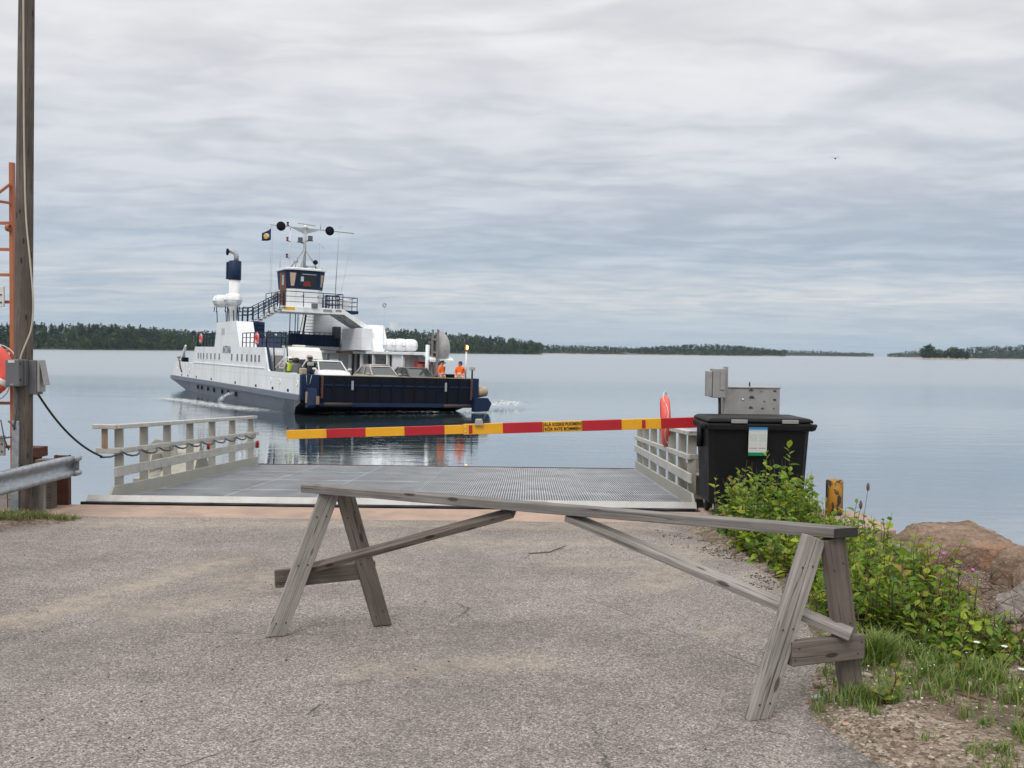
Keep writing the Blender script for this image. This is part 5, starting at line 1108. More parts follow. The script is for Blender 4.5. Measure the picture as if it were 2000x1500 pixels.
life_ring('life_buoy', 'orange life buoy on the ferry rail forward of the white tower', fmw(-5.24, 9.6, 4.2) @ Matrix.Rotation(R(90), 4, 'Y'), .30, .075); life_ring('life_buoy', 'orange life buoy on the ferry rail at the far left end', fmw(-5.24, 26.9, 4.3) @ Matrix.Rotation(R(90), 4, 'Y'), .30, .075)
life_ring('life_buoy', 'dark red life buoy in the open bay behind the beige car', fmw(3.92, 13.0, 2.35) @ Matrix.Rotation(R(90), 4, 'Y'), .36, .10)
# rescue boat stowed on its side in a frame
rb = thing('rescue_boat', 'grey rescue boat stowed on edge in its upright frame', 'boat', mw=fmw(4.55, 3.9, 3.1, R(-28.8)))
mb = MB(); rings = []
for f in np.linspace(0, 1, 9):
    z = -.10 + 1.95 * f; wd = .78 * math.sin(math.pi * min(1, .12 + .80 * f)) ** .5
    rings.append([Vector((.0 + wd * math.sin(a), .75 * math.cos(a) * (.6 + .4 * math.sin(math.pi * f)), z)) for a in [math.pi * j / 8 for j in range(9)]])
mb.loft(rings, False, True, False); mb.add([q for rg in (rings[0], rings[-1]) for q in rg], [tuple(range(9)), tuple(range(9, 18))]); bo = mb.build('hull', pmat('boat_pale_grey', (.46, .45, .44), .5, dirt=(.22, .2, .19), dirt_amt=.5, dirt_scale=3), rb)
bo.location = (-.06, 0, 0)
mb = MB(); mb.tube([bo.location + Vector((.02 + .0, .78 * math.cos(a), .87 + 1.02 * math.sin(a))) for a in [2 * math.pi * j / 24 for j in range(25)]], .09, 8); mb.build('gunwale_tube', pmat('boat_dark_tube', (.10, .095, .09), .7), rb)
mb = MB()
for x, y in ((-.35, -.45), (.0, -.85)): mb.bar((x, y, -1.2), (x, y, 2.0), .13, .13, (0, 1, 0))
mb.bar((-.35, -.45, .6), (.0, -.85, .6), .1, .1); mb.bar((-.35, -.45, 1.4), (.0, -.85, 1.4), .1, .1); mb.build('cradle_frame', pmat('cradle_brown_grey', (.22, .20, .19), .6), rb)
mb = MB()
for i in range(5): mb.box((-.62, -.35, .25 + i * .3), (-.12, .5, .38 + i * .3))
mb.build('thwart', pmat('boat_inside', (.16, .145, .13), .7), rb)
mb = MB(); mb.tube([(-.62, -.6, -1.8), (-.62, -.6, 1.05)], .13, 8); mb.build('davit_post', F_WHITE, rb)
mb = MB(); mb.tube([(.1 + .3 * math.sin(i / 10 * math.pi), -.85, -.05 - .35 * math.sin(i / 10 * math.pi) + .02 * i) for i in range(11)], .02, 5); mb.build('rope', F_BLACK, rb)
# house flag
mb = MB(); rings = []
for i in range(8):
    f = i / 7; rings.append([Vector((-.62 * f, .10 * math.sin(f * 5) , -.02 - .42 * f ** .8 + z * (1.0 - .35 * f))) for z in (0, -.28, -.55, -.82)])
mb.loft(rings, False, True, False); fl = mb.build('flag', pmat('flag_navy', (.012, .025, .07), .8)); fl.matrix_world = fmw(-2.50, 17.4, 12.15, R(-15)); tag(fl, 'small navy flag with yellow and white emblem on the signal yard', 'flag')
mb = MB(); mb.lathe([(0, -.012), (.20, -.012), (.20, .012), (0, .012)], 14, Matrix.Translation((-.30, -.085, -.62)) @ Matrix.Rotation(R(90), 4, 'X')); mb.build('emblem', pmat('flag_pale', (.50, .50, .48), .8), fl); mb = MB(); mb.prism([(-.47, -.78), (-.30, -.84), (-.24, -.62), (-.34, -.46), (-.46, -.52)], -.115, -.10); mb.build('emblem_sector', F_YEL, fl)

def car(name, label, v, t, paint, L=4.5, Wd=1.8, H=1.48, suv=False, rz_=0.0):
    """car facing the bow: its nose at local y = 0, tail at +L"""
    o_ = thing(name, label, 'car', mw=fmw(v, t, 1.30, rz_), group='cars waiting on the ferry deck')
    hw = Wd / 2; bh = 1.15 if suv else .93; hood = 1.12 if suv else .90
    ws0, ws1 = (1.05, 1.75) if suv else (1.15, 1.95); rr0, rr1 = (L - .75, L - .15) if suv else (L - 1.35, L - .55)
    # body shell: sections along the length
    secs = [(0.0, .74, .32, .62), (.10, .86, .24, hood - .14), (.5, .96, .20, hood - .05), (ws0, 1.0, .20, bh), (L * .55, 1.0, .20, bh + .03), (L - .6, .99, .22, bh + .05), (L - .1, .92, .28, bh + .02), (L, .84, .36, bh - .12)]
    mb_ = MB(); rings_ = []
    for y, f, zb, zt in secs:
        w_ = hw * f; rings_.append([Vector((sx_ * w_ * a, y, z)) for sx_, a, z in ((-1, .90, zb), (-1, 1.0, zb + .18), (-1, .985, zt - .16), (-1, .90, zt - .02), (-1, .5, zt + .025), (1, .5, zt + .025), (1, .90, zt - .02), (1, .985, zt - .16), (1, 1.0, zb + .18), (1, .90, zb))])
    mb_.loft(rings_, True, True); bd_ = mb_.build('body', paint, o_)
    th = hw * .74; tb = hw * .90
    def gp(y, z, s_): # greenhouse half width at height z
        f = (z - bh) / (H - bh); return (tb + (th - tb) * f) * s_
    roofz = H - .04
    mb_ = MB(); mb_.loft([[Vector((-tb * .96, ws0 + .02, bh)), Vector((tb * .96, ws0 + .02, bh)), Vector((tb, rr1, bh)), Vector((-tb, rr1, bh))], [Vector((-th * .97, ws1, roofz)), Vector((th * .97, ws1, roofz)), Vector((th, rr0, roofz)), Vector((-th, rr0, roofz))]], True, False)
    mb_.build('windows', M_CARGLASS, o_)
    mb_ = MB(); mb_.loft([[Vector((x * th, y, z)) for x, y in ((-1.0, ws1 - .03), (-.6, ws1 - .08), (.6, ws1 - .08), (1.0, ws1 - .03), (1.0, rr0 + .05), (.6, rr0 + .10), (-.6, rr0 + .10), (-1.0, rr0 + .05))] for z, in ((roofz - .03,), (roofz,))] + [[Vector((x * th * .9, y, H)) for x, y in ((-1.0, ws1 + .18), (-.6, ws1 + .12), (.6, ws1 + .12), (1.0, ws1 + .18), (1.0, rr0 - .12), (.6, rr0 - .06), (-.6, rr0 - .06), (-1.0, rr0 - .12))]], True, True); mb_.build('roof', paint, o_)
    for s_ in (-1, 1):
        for nm_, a_, b__, w2 in (('pillar', (tb * .97, ws0, bh - .02), (th * .98, ws1, roofz), .075), ('pillar', (tb * 1.0, (ws1 + rr0) / 2, bh), (th * 1.01, (ws1 + rr0) / 2 + .05, roofz), .09), ('pillar', (tb * 1.0, rr1 - .02, bh), (th * 1.0, rr0 + .02, roofz), .13)):
            mb_ = MB(); mb_.bar((s_ * a_[0], a_[1], a_[2]), (s_ * b__[0], b__[1], b__[2]), w2, .05, (s_, 0, .3)); mb_.build(nm_, paint, o_)
        mb_ = MB(); mb_.lathe([(0, -.07), (.08, -.06), (.11, 0), (.09, .06), (0, .07)], 10, Matrix.Translation((s_ * (hw + .11), ws0 + .12, bh + .06)) @ Matrix.Diagonal((1.2, .7, .85, 1))); mb_.bar((s_ * hw * .9, ws0 + .12, bh - .01), (s_ * (hw + .1), ws0 + .12, bh + .02), .05, .04); mb_.build('mirror', paint, o_)
        mb_ = MB(); mb_.loft([[Vector((s_ * x, y, z)) for x, y, z in q] for q in (((hw * .45, .06, .52), (hw * .80, .14, .54), (hw * .82, .16, .66), (hw * .48, .07, .64)), ((hw * .45, .02, .52), (hw * .79, .10, .54), (hw * .80, .12, .66), (hw * .48, .03, .64)))], True, False); mb_.build('headlight', M_LAMPG, o_)
        for y in (.85, L - .85):
            w_ = link('wheel', None, o_); w_.location = (s_ * (hw - .10), y, .31)
            mb_ = MB(); mb_.lathe([(.19, -.1), (.29, -.1), (.31, -.06), (.31, .06), (.29, .1), (.19, .1)], 18, Matrix.Rotation(R(90), 4, 'Y')); mb_.build('tyre', bpy.data.materials['tyre_rubber'], w_)
            mb_ = MB(); mb_.lathe([(0, -.09), (.19, -.1), (.19, .1), (0, .09)], 12, Matrix.Rotation(R(90), 4, 'Y')); mb_.build('rim', M_GALV, w_)
    mb_ = MB(); mb_.box((-hw * .35, -.012, .42), (hw * .35, .03, .60)); mb_.build('grille', F_BLACK, o_)
    if suv:
        for s_ in (-1, 1): mb_ = MB(); mb_.tube([(s_ * th * .88, ws1 + .2, H), (s_ * th * .88, ws1 + .35, H + .05), (s_ * th * .88, rr0 - .3, H + .05), (s_ * th * .88, rr0 - .15, H)], .025, 6); mb_.build('roof_rail', M_GALV, o_)
    return o_
M_CARGLASS = pmat('car_glass', (.035, .045, .045), .05, var=.1, spec=.9)
M_LAMPG = pmat('headlamp_glass', (.5, .52, .54), .1)
car('car', 'white car with roof rails at the left of the ferry bow', -2.55, 1.75, pmat('car_white', (.78, .78, .78), .25, var=.02), 4.6, 1.88, 1.70, True)
car('car', 'beige saloon car in the middle of the ferry bow', .62, 1.6, pmat('car_beige', (.46, .40, .36), .3, .3, var=.03), 4.6, 1.80, 1.47)
car('car', 'dark grey saloon car beside the crew member in a cap', 2.72, 1.0, pmat('car_dark_grey', (.12, .11, .115), .3, .4, var=.03), 4.6, 1.80, 1.45)
car('car', 'silver car just visible behind the beige and dark cars', 2.6, 6.9, pmat('car_silver', (.40, .41, .42), .3, .5, var=.03), 4.5, 1.78, 1.52)
# caravan
cv_ = thing('caravan', 'white caravan with curved front behind the white car', 'caravan', mw=fmw(-2.45, 8.3, 1.30))
F_CARAV = pmat('caravan_white', (.72, .70, .66), .45, var=.05, dirt=(.55, .52, .45), dirt_amt=.3, dirt_scale=1.5)
mb = MB(); mb.prism([(0.02, .55), (.0, 1.25), (.10, 1.72), (.45, 2.25), (.9, 2.46), (5.6, 2.48), (5.8, 2.3), (5.8, .5)], -1.10, 1.10, (1, 2, 0)); mb.build('body', F_CARAV, cv_, bevel=.05, seg=2)
mb = MB(); mb.box((-.92, -.03, 1.18), (.92, .02, 1.70)); mb.build('front_window', pmat('caravan_window', (.07, .075, .08), .1), cv_, bevel=.04)
mb = MB(); mb.box((-1.05, -.04, .55), (1.05, .0, 1.08)); mb.build('lower_panel', pmat('caravan_grey', (.30, .30, .30), .6), cv_)
mb = MB(); mb.torus((.15, .08, 1.86), .10, .02, (0, 1, .25), 16, 5); mb.bar((.08, .075, 1.92), (.22, .06, 1.80), .02, .03, (0, 1, 0)); mb.build('round_mark', F_RED, cv_)
mb = MB(); mb.box((-.95, .035, 1.735), (-.60, .09, 1.775)); mb.build('maker_stripe', pmat('brown_script', (.25, .08, .05), .6), cv_)
mb = MB(); mb.box((-.3, 1.6, 2.48), (.4, 2.2, 2.60)); mb.build('roof_hatch', F_CARAV, cv_, bevel=.03)
mb = MB(); mb.bar((0, -1.1, .5), (0, .1, .55), .12, .08); mb.build('tow_bar', M_GALV, cv_)
for s_ in (-1, 1): mb = MB(); mb.lathe([(0, -.09), (.30, -.09), (.31, .09), (0, .09)], 16, Matrix.Translation((s_ * .95, 3.2, .31)) @ Matrix.Rotation(R(90), 4, 'Y')); mb.build('wheel', bpy.data.materials['tyre_rubber'], cv_)

# ---- people
def person(name, label, mw, joints, radii, bones, mats, zones, grp=None):
    """one continuous skinned body; zones colour it by height and reach"""
    me = bpy.data.meshes.new('skel'); me.from_pydata([Vector(j) for j in joints], bones, [])
    ob = bpy.data.objects.new('skel', me); COL.objects.link(ob)
    sk = ob.modifiers.new('skin', 'SKIN'); sk.use_smooth_shade = True
    for i, r_ in enumerate(radii): me.skin_vertices[0].data[i].radius = r_ if isinstance(r_, tuple) else (r_, r_)
    me.skin_vertices[0].data[0].use_root = True
    sb = ob.modifiers.new('sub', 'SUBSURF'); sb.levels = 1; sb.render_levels = 1
    dg = bpy.context.evaluated_depsgraph_get(); nm = bpy.data.meshes.new_from_object(ob.evaluated_get(dg)); bpy.data.objects.remove(ob)
    nm.materials.clear()
    for m_ in mats: nm.materials.append(m_)
    for p_ in nm.polygons: p_.material_index = zones(p_.center); p_.use_smooth = True
    root = thing(name, label, 'person', mw=mw @ Matrix.Scale(1.06, 4), group=grp); nm.name = 'body'; link('body', nm, root); return root
F_SKIN = pmat('skin', (.45, .24, .17), .6, var=.06); F_TROU = pmat('dark_trousers', (.02, .022, .03), .8); F_HAIR = pmat('dark_hair', (.025, .016, .012), .6)
SK = [(0, 0, .95), (0, .0, 1.20), (0, -.01, 1.42), (0, -.01, 1.52), (0, -.03, 1.62), (0, -.035, 1.74),
      (-.20, 0, 1.42), (-.27, .02, 1.14), (-.22, -.10, .90), (-.20, -.14, .80),
      (.20, 0, 1.42), (.27, .02, 1.14), (.22, -.10, .90), (.20, -.14, .80),
      (-.10, 0, .88), (-.11, -.01, .48), (-.11, .02, .06), (-.11, -.12, .03),
      (.10, 0, .88), (.11, -.01, .48), (.11, .02, .06), (.11, -.12, .03)]
RD = [(.17, .13), (.19, .13), (.18, .12), .065, (.085, .10), (.08, .10), .085, .065, .05, .04, .085, .065, .05, .04, .10, .07, .055, .04, .10, .07, .055, .04]
BN = [(0, 1), (1, 2), (2, 3), (3, 4), (4, 5), (2, 6), (6, 7), (7, 8), (8, 9), (2, 10), (10, 11), (11, 12), (12, 13), (0, 14), (14, 15), (15, 16), (16, 17), (0, 18), (18, 19), (19, 20), (20, 21)]
def z_crew(c_):
    if c_.z > 1.535: return 2
    if abs(c_.x) > .15 and c_.z < .86 and c_.z > .70 and c_.y < -.09: return 2
    if c_.z < .86: return 1
    if .93 < c_.z < .985 or 1.06 < c_.z < 1.11: return 3
    return 0
def face(root, turn=0.0, hair=None):
    """nose, eyes, mouth and ears on the head"""
    hd = link('head_features', None, root); hd.location = (0, -.035, 1.66); hd.rotation_euler = (0, 0, turn)
    mb_ = MB(); mb_.loft([[Vector((-.013, -.095, .035)), Vector((.013, -.095, .035)), Vector((0, -.10, .04))], [Vector((-.018, -.105, -.015)), Vector((.018, -.105, -.015)), Vector((0, -.125, -.010))]], True, False); mb_.build('nose', F_SKIN, hd)
    for s_ in (-1, 1):
        mb_ = MB(); mb_.lathe([(0, -.01), (.012, -.006), (.012, .006), (0, .01)], 8, Matrix.Translation((s_ * .033, -.096, .03)) @ Matrix.Rotation(R(90), 4, 'X')); mb_.build('eye', F_HAIR, hd)
        mb_ = MB(); mb_.lathe([(0, -.012), (.022, -.008), (.028, 0), (.02, .01), (0, .012)], 8, Matrix.Translation((s_ * .092, 0, .01)) @ Matrix.Rotation(R(90), 4, 'Y')); mb_.build('ear', F_SKIN, hd)
    mb_ = MB(); mb_.box((-.025, -.10, -.05), (.025, -.092, -.042)); mb_.build('mouth', pmat('lips', (.25, .08, .07), .6) if 'lips' not in bpy.data.materials else bpy.data.materials['lips'], hd)
    return hd
def hand_fingers(root):
    for s_ in (-1, 1):
        mb_ = MB()
        for i in range(4): x = s_ * (.20 - .03 + .02 * i); mb_.tube([(x, -.15, .79), (x, -.165, .745), (x, -.155, .71 + .006 * abs(i - 1.5))], [.010, .009, .007], 6)
        mb_.tube([(s_ * .165, -.15, .80), (s_ * .15, -.175, .77), (s_ * .155, -.185, .745)], [.011, .010, .008], 6)
        mb_.build('fingers', F_SKIN, root)
p1 = person('person', 'crew member in orange jacket and dark cap on the ferry bow', fmw(3.45, .98, 1.305, R(32)), SK, RD, BN, [F_ORANGE, F_TROU, F_SKIN, M_TAPE], z_crew, 'crew in orange jackets')
hd = face(p1, R(35)); hand_fingers(p1)
mb = MB(); mb.lathe([(.112, .045), (.118, .07), (.105, .12), (.06, .15), (0, .158)], 16); mb.add([(-.09, -.07, .06), (.09, -.07, .06), (.06, -.20, .05), (-.06, -.20, .05), (-.09, -.07, .072), (.09, -.07, .072), (.06, -.20, .058), (-.06, -.20, .058)], [(3, 2, 1, 0), (4, 5, 6, 7), (2, 3, 7, 6), (1, 2, 6, 5), (0, 3, 7, 4)]); mb.build('cap', pmat('cap_dark', (.015, .015, .02), .8), hd)
p2 = person('person', 'dark-haired crew member in orange jacket facing left on the ferry bow', fmw(4.62, .92, 1.305, R(-50)), SK, RD, BN, [F_ORANGE, F_TROU, F_SKIN, M_TAPE], z_crew, 'crew in orange jackets')
hd = face(p2, R(-20)); hand_fingers(p2)
mb = MB(); mb.loft([[Vector((.115 * math.cos(a) * s_, .02 + .115 * math.sin(a) * s_ , z)) for a in [2 * math.pi * j / 14 for j in range(14)]] for z, s_ in ((-.10, .65), (-.02, .95), (.05, 1.02), (.10, .92), (.13, .6), (.142, .1))]); o = mb.build('hair', F_HAIR, hd); o.location = (0, .028, 0)
F_GREYJ = pmat('grey_jacket', (.13, .125, .13), .8); F_BLKJ = pmat('black_jacket', (.012, .012, .014), .7); F_VEST = pmat('hi_vis_yellow', (.55, .70, .04), .7)
def helmet(root, mt, visor):
    mb_ = MB(); mb_.lathe([(.09, -.13), (.125, -.10), (.145, -.02), (.14, .06), (.10, .125), (.04, .15), (0, .153)], 16); h_ = mb_.build('helmet', mt, root); h_.location = (0, -.03, 1.68)
    mb_ = MB(); rg = [[Vector((.149 * math.sin(a), -.149 * math.cos(a), z)) for a in np.linspace(-1.0, 1.0, 9)] for z in (-.05, .05)]; mb_.loft(rg, False, True, False); mb_.build('visor', visor, h_)
rd1 = person('person', 'rider with white helmet and yellow vest by the ferry ladder', fmw(-4.55, 4.6, 1.22, R(10)), SK, RD, BN, [F_VEST, F_TROU, F_BLKJ, F_GREYJ], lambda c_: 0 if (c_.z > .9 and abs(c_.x) < .17 and c_.z < 1.5) else (3 if c_.z > .86 else 1)); helmet(rd1, F_WHITE, pmat('visor_brown', (.10, .03, .02), .15))
rd2 = person('person', 'rider in grey textile jacket and black helmet behind the bulwark', fmw(-4.25, 4.2, 1.16, R(185)), SK, [(a[0] * 1.2, a[1] * 1.2) if isinstance(a, tuple) else a * 1.15 for a in RD], BN, [F_GREYJ, F_TROU], lambda c_: 0 if c_.z > .86 else 1); helmet(rd2, F_BLKJ, F_GLASS)
rd3 = person('person', 'rider in black jacket and grey helmet beside the white car', fmw(-3.68, 3.5, 1.32, R(-20)), SK, RD, BN, [F_BLKJ, F_TROU], lambda c_: 0 if c_.z > .86 else 1); helmet(rd3, pmat('helmet_grey', (.22, .22, .225), .35), F_GLASS)
mc = thing('motorcycle', 'white touring motorcycle parked inside the ferry bulwark', 'motorcycle', mw=fmw(-4.5, 3.2, 1.30, R(4)))
for y in (.1, 1.55): mb = MB(); mb.torus((0, y, .32), .26, .06, (1, 0, 0), 20, 8); mb.build('wheel', bpy.data.materials['tyre_rubber'], mc)
mb = MB(); mb.loft([[Vector((x * s_, y, z * .9 + .08)) for x, z in ((-.16, .35), (.16, .35), (.2, .75), (.1, .95), (-.1, .95), (-.2, .75))] for y, s_ in ((.2, .7), (.5, 1.4), (.9, 1.5), (1.5, 1.0), (1.8, .7))]); mb.build('fairing', pmat('bike_white', (.70, .71, .74), .3), mc)
mb = MB(); mb.add([(-.2, .35, .98), (.2, .35, .98), (.15, .55, 1.35), (-.15, .55, 1.35), (-.2, .37, .98), (.2, .37, .98), (.15, .57, 1.35), (-.15, .57, 1.35)], [(0, 1, 2, 3), (7, 6, 5, 4), (0, 4, 5, 1), (1, 5, 6, 2), (2, 6, 7, 3), (3, 7, 4, 0)]); mb.build('windscreen', M_CARGLASS, mc)
mb = MB(); mb.tube([(-.38, .75, 1.02), (-.15, .6, 1.0), (.15, .6, 1.0), (.38, .75, 1.02)], .02, 6); mb.build('handlebar', F_BLACK, mc)
mb = MB(); mb.box((-.17, .95, .88), (.17, 1.7, .96)); mb.build('seat', F_BLACK, mc, bevel=.03)

# ---- foam at the bow, wake and bilge water
m, k, bs, t = base_mat('sea_foam')
co = k.n('TexCoord').outputs['Object']
a_ = k.maprange(k.math('ADD', k.noise(k.mapping(co, scale=(1, 1.6, 1)), 3.4, 7, .75, 1.2), k.math('MULTIPLY', k.n('Attribute', _attribute_name='var').outputs['Fac'], .42)), .64, .80, 0, .95)
setin(t, bs.inputs['Base Color'], (.62, .66, .66)); bs.inputs['Roughness'].default_value = .8; setin(t, bs.inputs['Alpha'], a_)
M_FOAM = m
def foam(name, label, path, wd, hgt=.10, n=60, across=9):
    """strip of broken water along a path in ferry coordinates at sea level"""
    mb_ = MB(); P = [FM @ Vector(q) for q in path]; cum = [0]
    for a, b__ in zip(P, P[1:]): cum.append(cum[-1] + (b__ - a).length)
    vs__, va = [], []
    for i in range(n + 1):
        s_ = cum[-1] * i / n; j = max(0, min(len(P) - 2, next((q for q in range(len(cum) - 1) if cum[q + 1] >= s_), len(P) - 2)))
        f = (s_ - cum[j]) / max(1e-6, cum[j + 1] - cum[j]); c_ = P[j].lerp(P[j + 1], f); d_ = (P[j + 1] - P[j]); d_.z = 0; d_.normalize(); nn_ = Vector((-d_.y, d_.x, 0))
        for a in range(across + 1):
            g = a / across; e = math.sin(math.pi * g) * min(1, 4 * i / n, 4 * (n - i) / n)
            q = c_ + nn_ * (g - .5) * wd; vs__.append((q.x, q.y, .012 + hgt * e * (.5 + .5 * abs(nz(q.x, q.y, 1.9)) + .25 * random.random()))); va.append(e * .55)
    mb_.add(vs__, [(i * (across + 1) + a, i * (across + 1) + a + 1, (i + 1) * (across + 1) + a + 1, (i + 1) * (across + 1) + a) for i in range(n) for a in range(across)], True)
    me = mb_.mesh(name, M_FOAM); at = me.attributes.new('var', 'FLOAT', 'POINT'); at.data.foreach_set('value', va)
    return tag(link(name, me), label, kind='stuff')
foam('bow_foam', 'line of white foam under the ferry bow', [(-5.6, 1.4, 0), (-3, .7, 0), (0, .2, 0), (3.0, -.3, 0), (5.0, -.5, 0)], .8, .15, 120)
foam('bow_foam', 'white bow wave to the right of the ferry', [(3.6, 2.4, 0), (5.6, 2.6, 0), (7.2, 3.0, 0), (9.2, 3.8, 0), (12.0, 5.0, 0)], 3.2, .42, 110, 18)
foam('bow_foam', 'white bow wave along the left ferry side', [(-4.6, .6, 0), (-5.8, 2.6, 0), (-6.6, 6, 0), (-7.4, 10, 0), (-8.2, 16, 0), (-9.5, 24, 0)], 3.4, .06, 150, 16)
mb = MB()   # bilge water pouring from the hull side
for i in range(260):
    f = random.random(); q = Vector((-5.32 - .75 * f + random.gauss(0, .04), 15.4 + random.gauss(0, .12 + .25 * f) + .5 * f, .52 - .50 * f * f + random.gauss(0, .03))); s_ = random.uniform(.02, .06)
    q = FM @ q; a = [Vector((random.gauss(0, 1), random.gauss(0, 1), random.gauss(0, 1.4))).normalized() * s_ for _ in range(3)]; mb.add([q + a[0], q + a[1], q + a[2], q - (a[0] + a[1]) * .5], [(0, 1, 2), (0, 2, 3), (0, 1, 3), (1, 2, 3)])
tag(mb.build('bilge_spray', pmat('spray', (.75, .78, .80), .5)), 'jet of water falling from the ferry hull side', kind='stuff')
# bird
bd_ = thing('seagull', 'small dark bird flying high over the sea at right', 'bird', (27.8, 85, 20.65), R(70))
mb = MB(); mb.lathe([(0, -.22), (.05, -.16), (.075, 0), (.05, .16), (.02, .26), (0, .28)], 10, Matrix.Rotation(R(90), 4, 'Y')); mb.build('body', F_BLKJ, bd_)
for s_ in (-1, 1): mb = MB(); mb.add([(-.08, s_ * .05, .02), (.08, s_ * .05, .02), (.05, s_ * .22, .16), (-.06, s_ * .40, -.06), (-.02, s_ * .20, .14), (0, s_ * .2, .13)], [(0, 1, 2, 4), (4, 2, 3), (0, 5, 4), (5, 3, 4)]); mb.build('wing', F_BLKJ, bd_)
# ================================================================= VERGE: stones, plants, litter
M_ROCK = None
def rock_mat(name, c0, c1, c2, rust=None):
    m_, k_, bs_, t_ = base_mat(name); co_ = k_.n('TexCoord').outputs['Object']
    n1 = k_.noise(co_, 5.0, 8, .68, .6); n2 = k_.noise(co_, 34.0, 6, .7); n3 = k_.noise(co_, 1.9, 4, .6, .8)
    c_ = k_.ramp(n1, [(.28, c0), (.5, c1), (.72, c2)])
    c_ = k_.mix(k_.maprange(n2, .40, .62, 0, .6), c_, [x * .42 for x in c0]); c_ = k_.mix(k_.maprange(n2, .58, .68, 0, .8), c_, (.60, .53, .46))
    c_ = k_.mix(k_.maprange(n3, .5, .64, 0, .7), c_, (.135, .115, .062))
    c_ = k_.mix(k_.maprange(k_.noise(co_, 3.1, 5, .7, 1.2), .56, .64, 0, .6), c_, (.085, .075, .068))
    if rust: c_ = k_.mix(k_.maprange(k_.noise(co_, 1.3, 5, .6), .52, .68, 0, .6), c_, rust)
    setin(t_, bs_.inputs['Base Color'], c_); bs_.inputs['Roughness'].default_value = .92; bs_.inputs['Specular IOR Level'].default_value = .2
    b_ = k_.n('Bump', Strength=1.0, Distance=.06, Height=k_.math('ADD', k_.math('MULTIPLY', n1, .7), k_.math('MULTIPLY', n2, .3))); t_.links.new(b_.outputs[0], bs_.inputs['Normal']); return m_
M_ROCK = rock_mat('granite', (.17, .118, .080), (.31, .215, .155), (.46, .355, .285), (.34, .165, .090))
M_ROCKG = rock_mat('pale_granite', (.19, .165, .15), (.33, .29, .26), (.46, .42, .39))
def rock_mesh(name, sx_, sy_, sz_, seed, mat, sub=4, flat=.25, rough_=.16):
    bm = bmesh.new(); bmesh.ops.create_icosphere(bm, subdivisions=sub, radius=1.0); rg = random.Random(seed)
    planes = [(Vector((rg.gauss(0, 1), rg.gauss(0, 1), rg.gauss(0, .8))).normalized(), rg.uniform(.55, .9)) for _ in range(11)]
    for v in bm.verts:
        p_ = v.co.copy()
        for n_, d_ in planes:
            e = p_.dot(n_) - d_
            if e > 0: p_ -= n_ * e * .88
        q = p_ * (1 + rough_ * .35 * nz(p_.x * 2 + seed, p_.y * 2 + p_.z * 1.7, 1.3, seed) + rough_ * .22 * nz(p_.x * 6, p_.z * 6 + p_.y * 4, 1.4, seed * 2) + rough_ * .12 * nz(p_.x * 13 + p_.y * 9, p_.z * 14, 1.5, seed))
        v.co = Vector((q.x * sx_, q.y * sy_, q.z * sz_))
    me = bpy.data.meshes.new(name); bm.to_mesh(me); bm.free(); me.materials.append(mat)
    for p_ in me.polygons: p_.use_smooth = True
    return me
def boulder(label, loc, s_, seed, mat, rot=(0, 0, 0), group='boulders along the shore', sub=5, name='boulder', cat='rock'):
    o_ = link(name, rock_mesh(name, *s_, seed, mat, sub)); o_.location = (loc[0], loc[1], max(loc[2], verge_z(loc[0], loc[1]) + s_[2] * .45) if loc[1] < 9 else loc[2]); o_.rotation_euler = rot; return tag(o_, label, cat, group)
bb = link('boulder', None)
bpy.data.objects.remove(bb)
# the big slab: drawn as a broad low block with a slanting left shoulder
def slab(sx_, sy_, sz_, seed, cuts):
    # angular block: a sphere shaved by planes, then roughened at three sizes
    bm = bmesh.new(); bmesh.ops.create_icosphere(bm, subdivisions=6, radius=1.0)
    for v in bm.verts:
        p_ = v.co * 1.5
        for n_, d_ in cuts:
            e = p_.dot(n_) - d_
            if e > 0: p_ -= n_ * e
        p_ *= 1 + .035 * nz(p_.x * 2.1 + seed, p_.y * 2 + p_.z * 2.3, 1.3, seed) + .022 * nz(p_.x * 6.3, p_.z * 7 + p_.y * 4, 1.4, seed * 2) + .012 * nz(p_.x * 17 + p_.y * 13, p_.z * 19, 1.5, seed)
        v.co = Vector((p_.x * sx_, p_.y * sy_, p_.z * sz_))
    me_ = bpy.data.meshes.new('boulder'); bm.to_mesh(me_); bm.free(); me_.materials.append(M_ROCK)
    for p_ in me_.polygons: p_.use_smooth = True
    return me_
NV = lambda x, y, z: Vector((x, y, z)).normalized()
me = slab(.50, .42, .31, 2.0, [(NV(0, 0, 1), .70), (NV(.12, -.3, 1), .74), (NV(-.75, 0, .75), .80), (NV(-1, -.2, .25), .98), (NV(.85, 0, .7), .98), (NV(1, -.1, .1), 1.02), (NV(0, -1, .25), .86), (NV(-.35, -1, .4), .86), (NV(.5, -.9, .1), .92), (NV(.1, -.8, -.6), .9), (NV(0, 1, 0), 1.0), (NV(0, 0, -1), .9)])
o = link('boulder', me); o.location = (4.05, 8.72, 1.79); o.rotation_euler = (R(4), R(-2), R(6)); tag(o, 'biggest brown granite boulder by the water at right', 'rock', 'boulders along the shore')
boulder('rounded dark boulder with a hollow below the biggest boulder', (4.02, 7.55, 1.66), (.34, .30, .22), 33, M_ROCK, (0, .1, .5))
boulder('pale slanting stone at the foot of the biggest boulder', (3.30, 8.0, 1.68), (.24, .16, .10), 45, M_ROCKG, (.3, .65, .3))
boulder('small grey-brown stone at the right edge below the hollow boulder', (3.72, 6.95, 1.70), (.17, .15, .12), 51, M_ROCKG, (0, 0, .9))
boulder('angular orange-brown boulder at the right edge under the biggest one', (3.95, 7.15, 1.7), (.25, .22, .17), 91, M_ROCK, (.2, .1, 1.4))
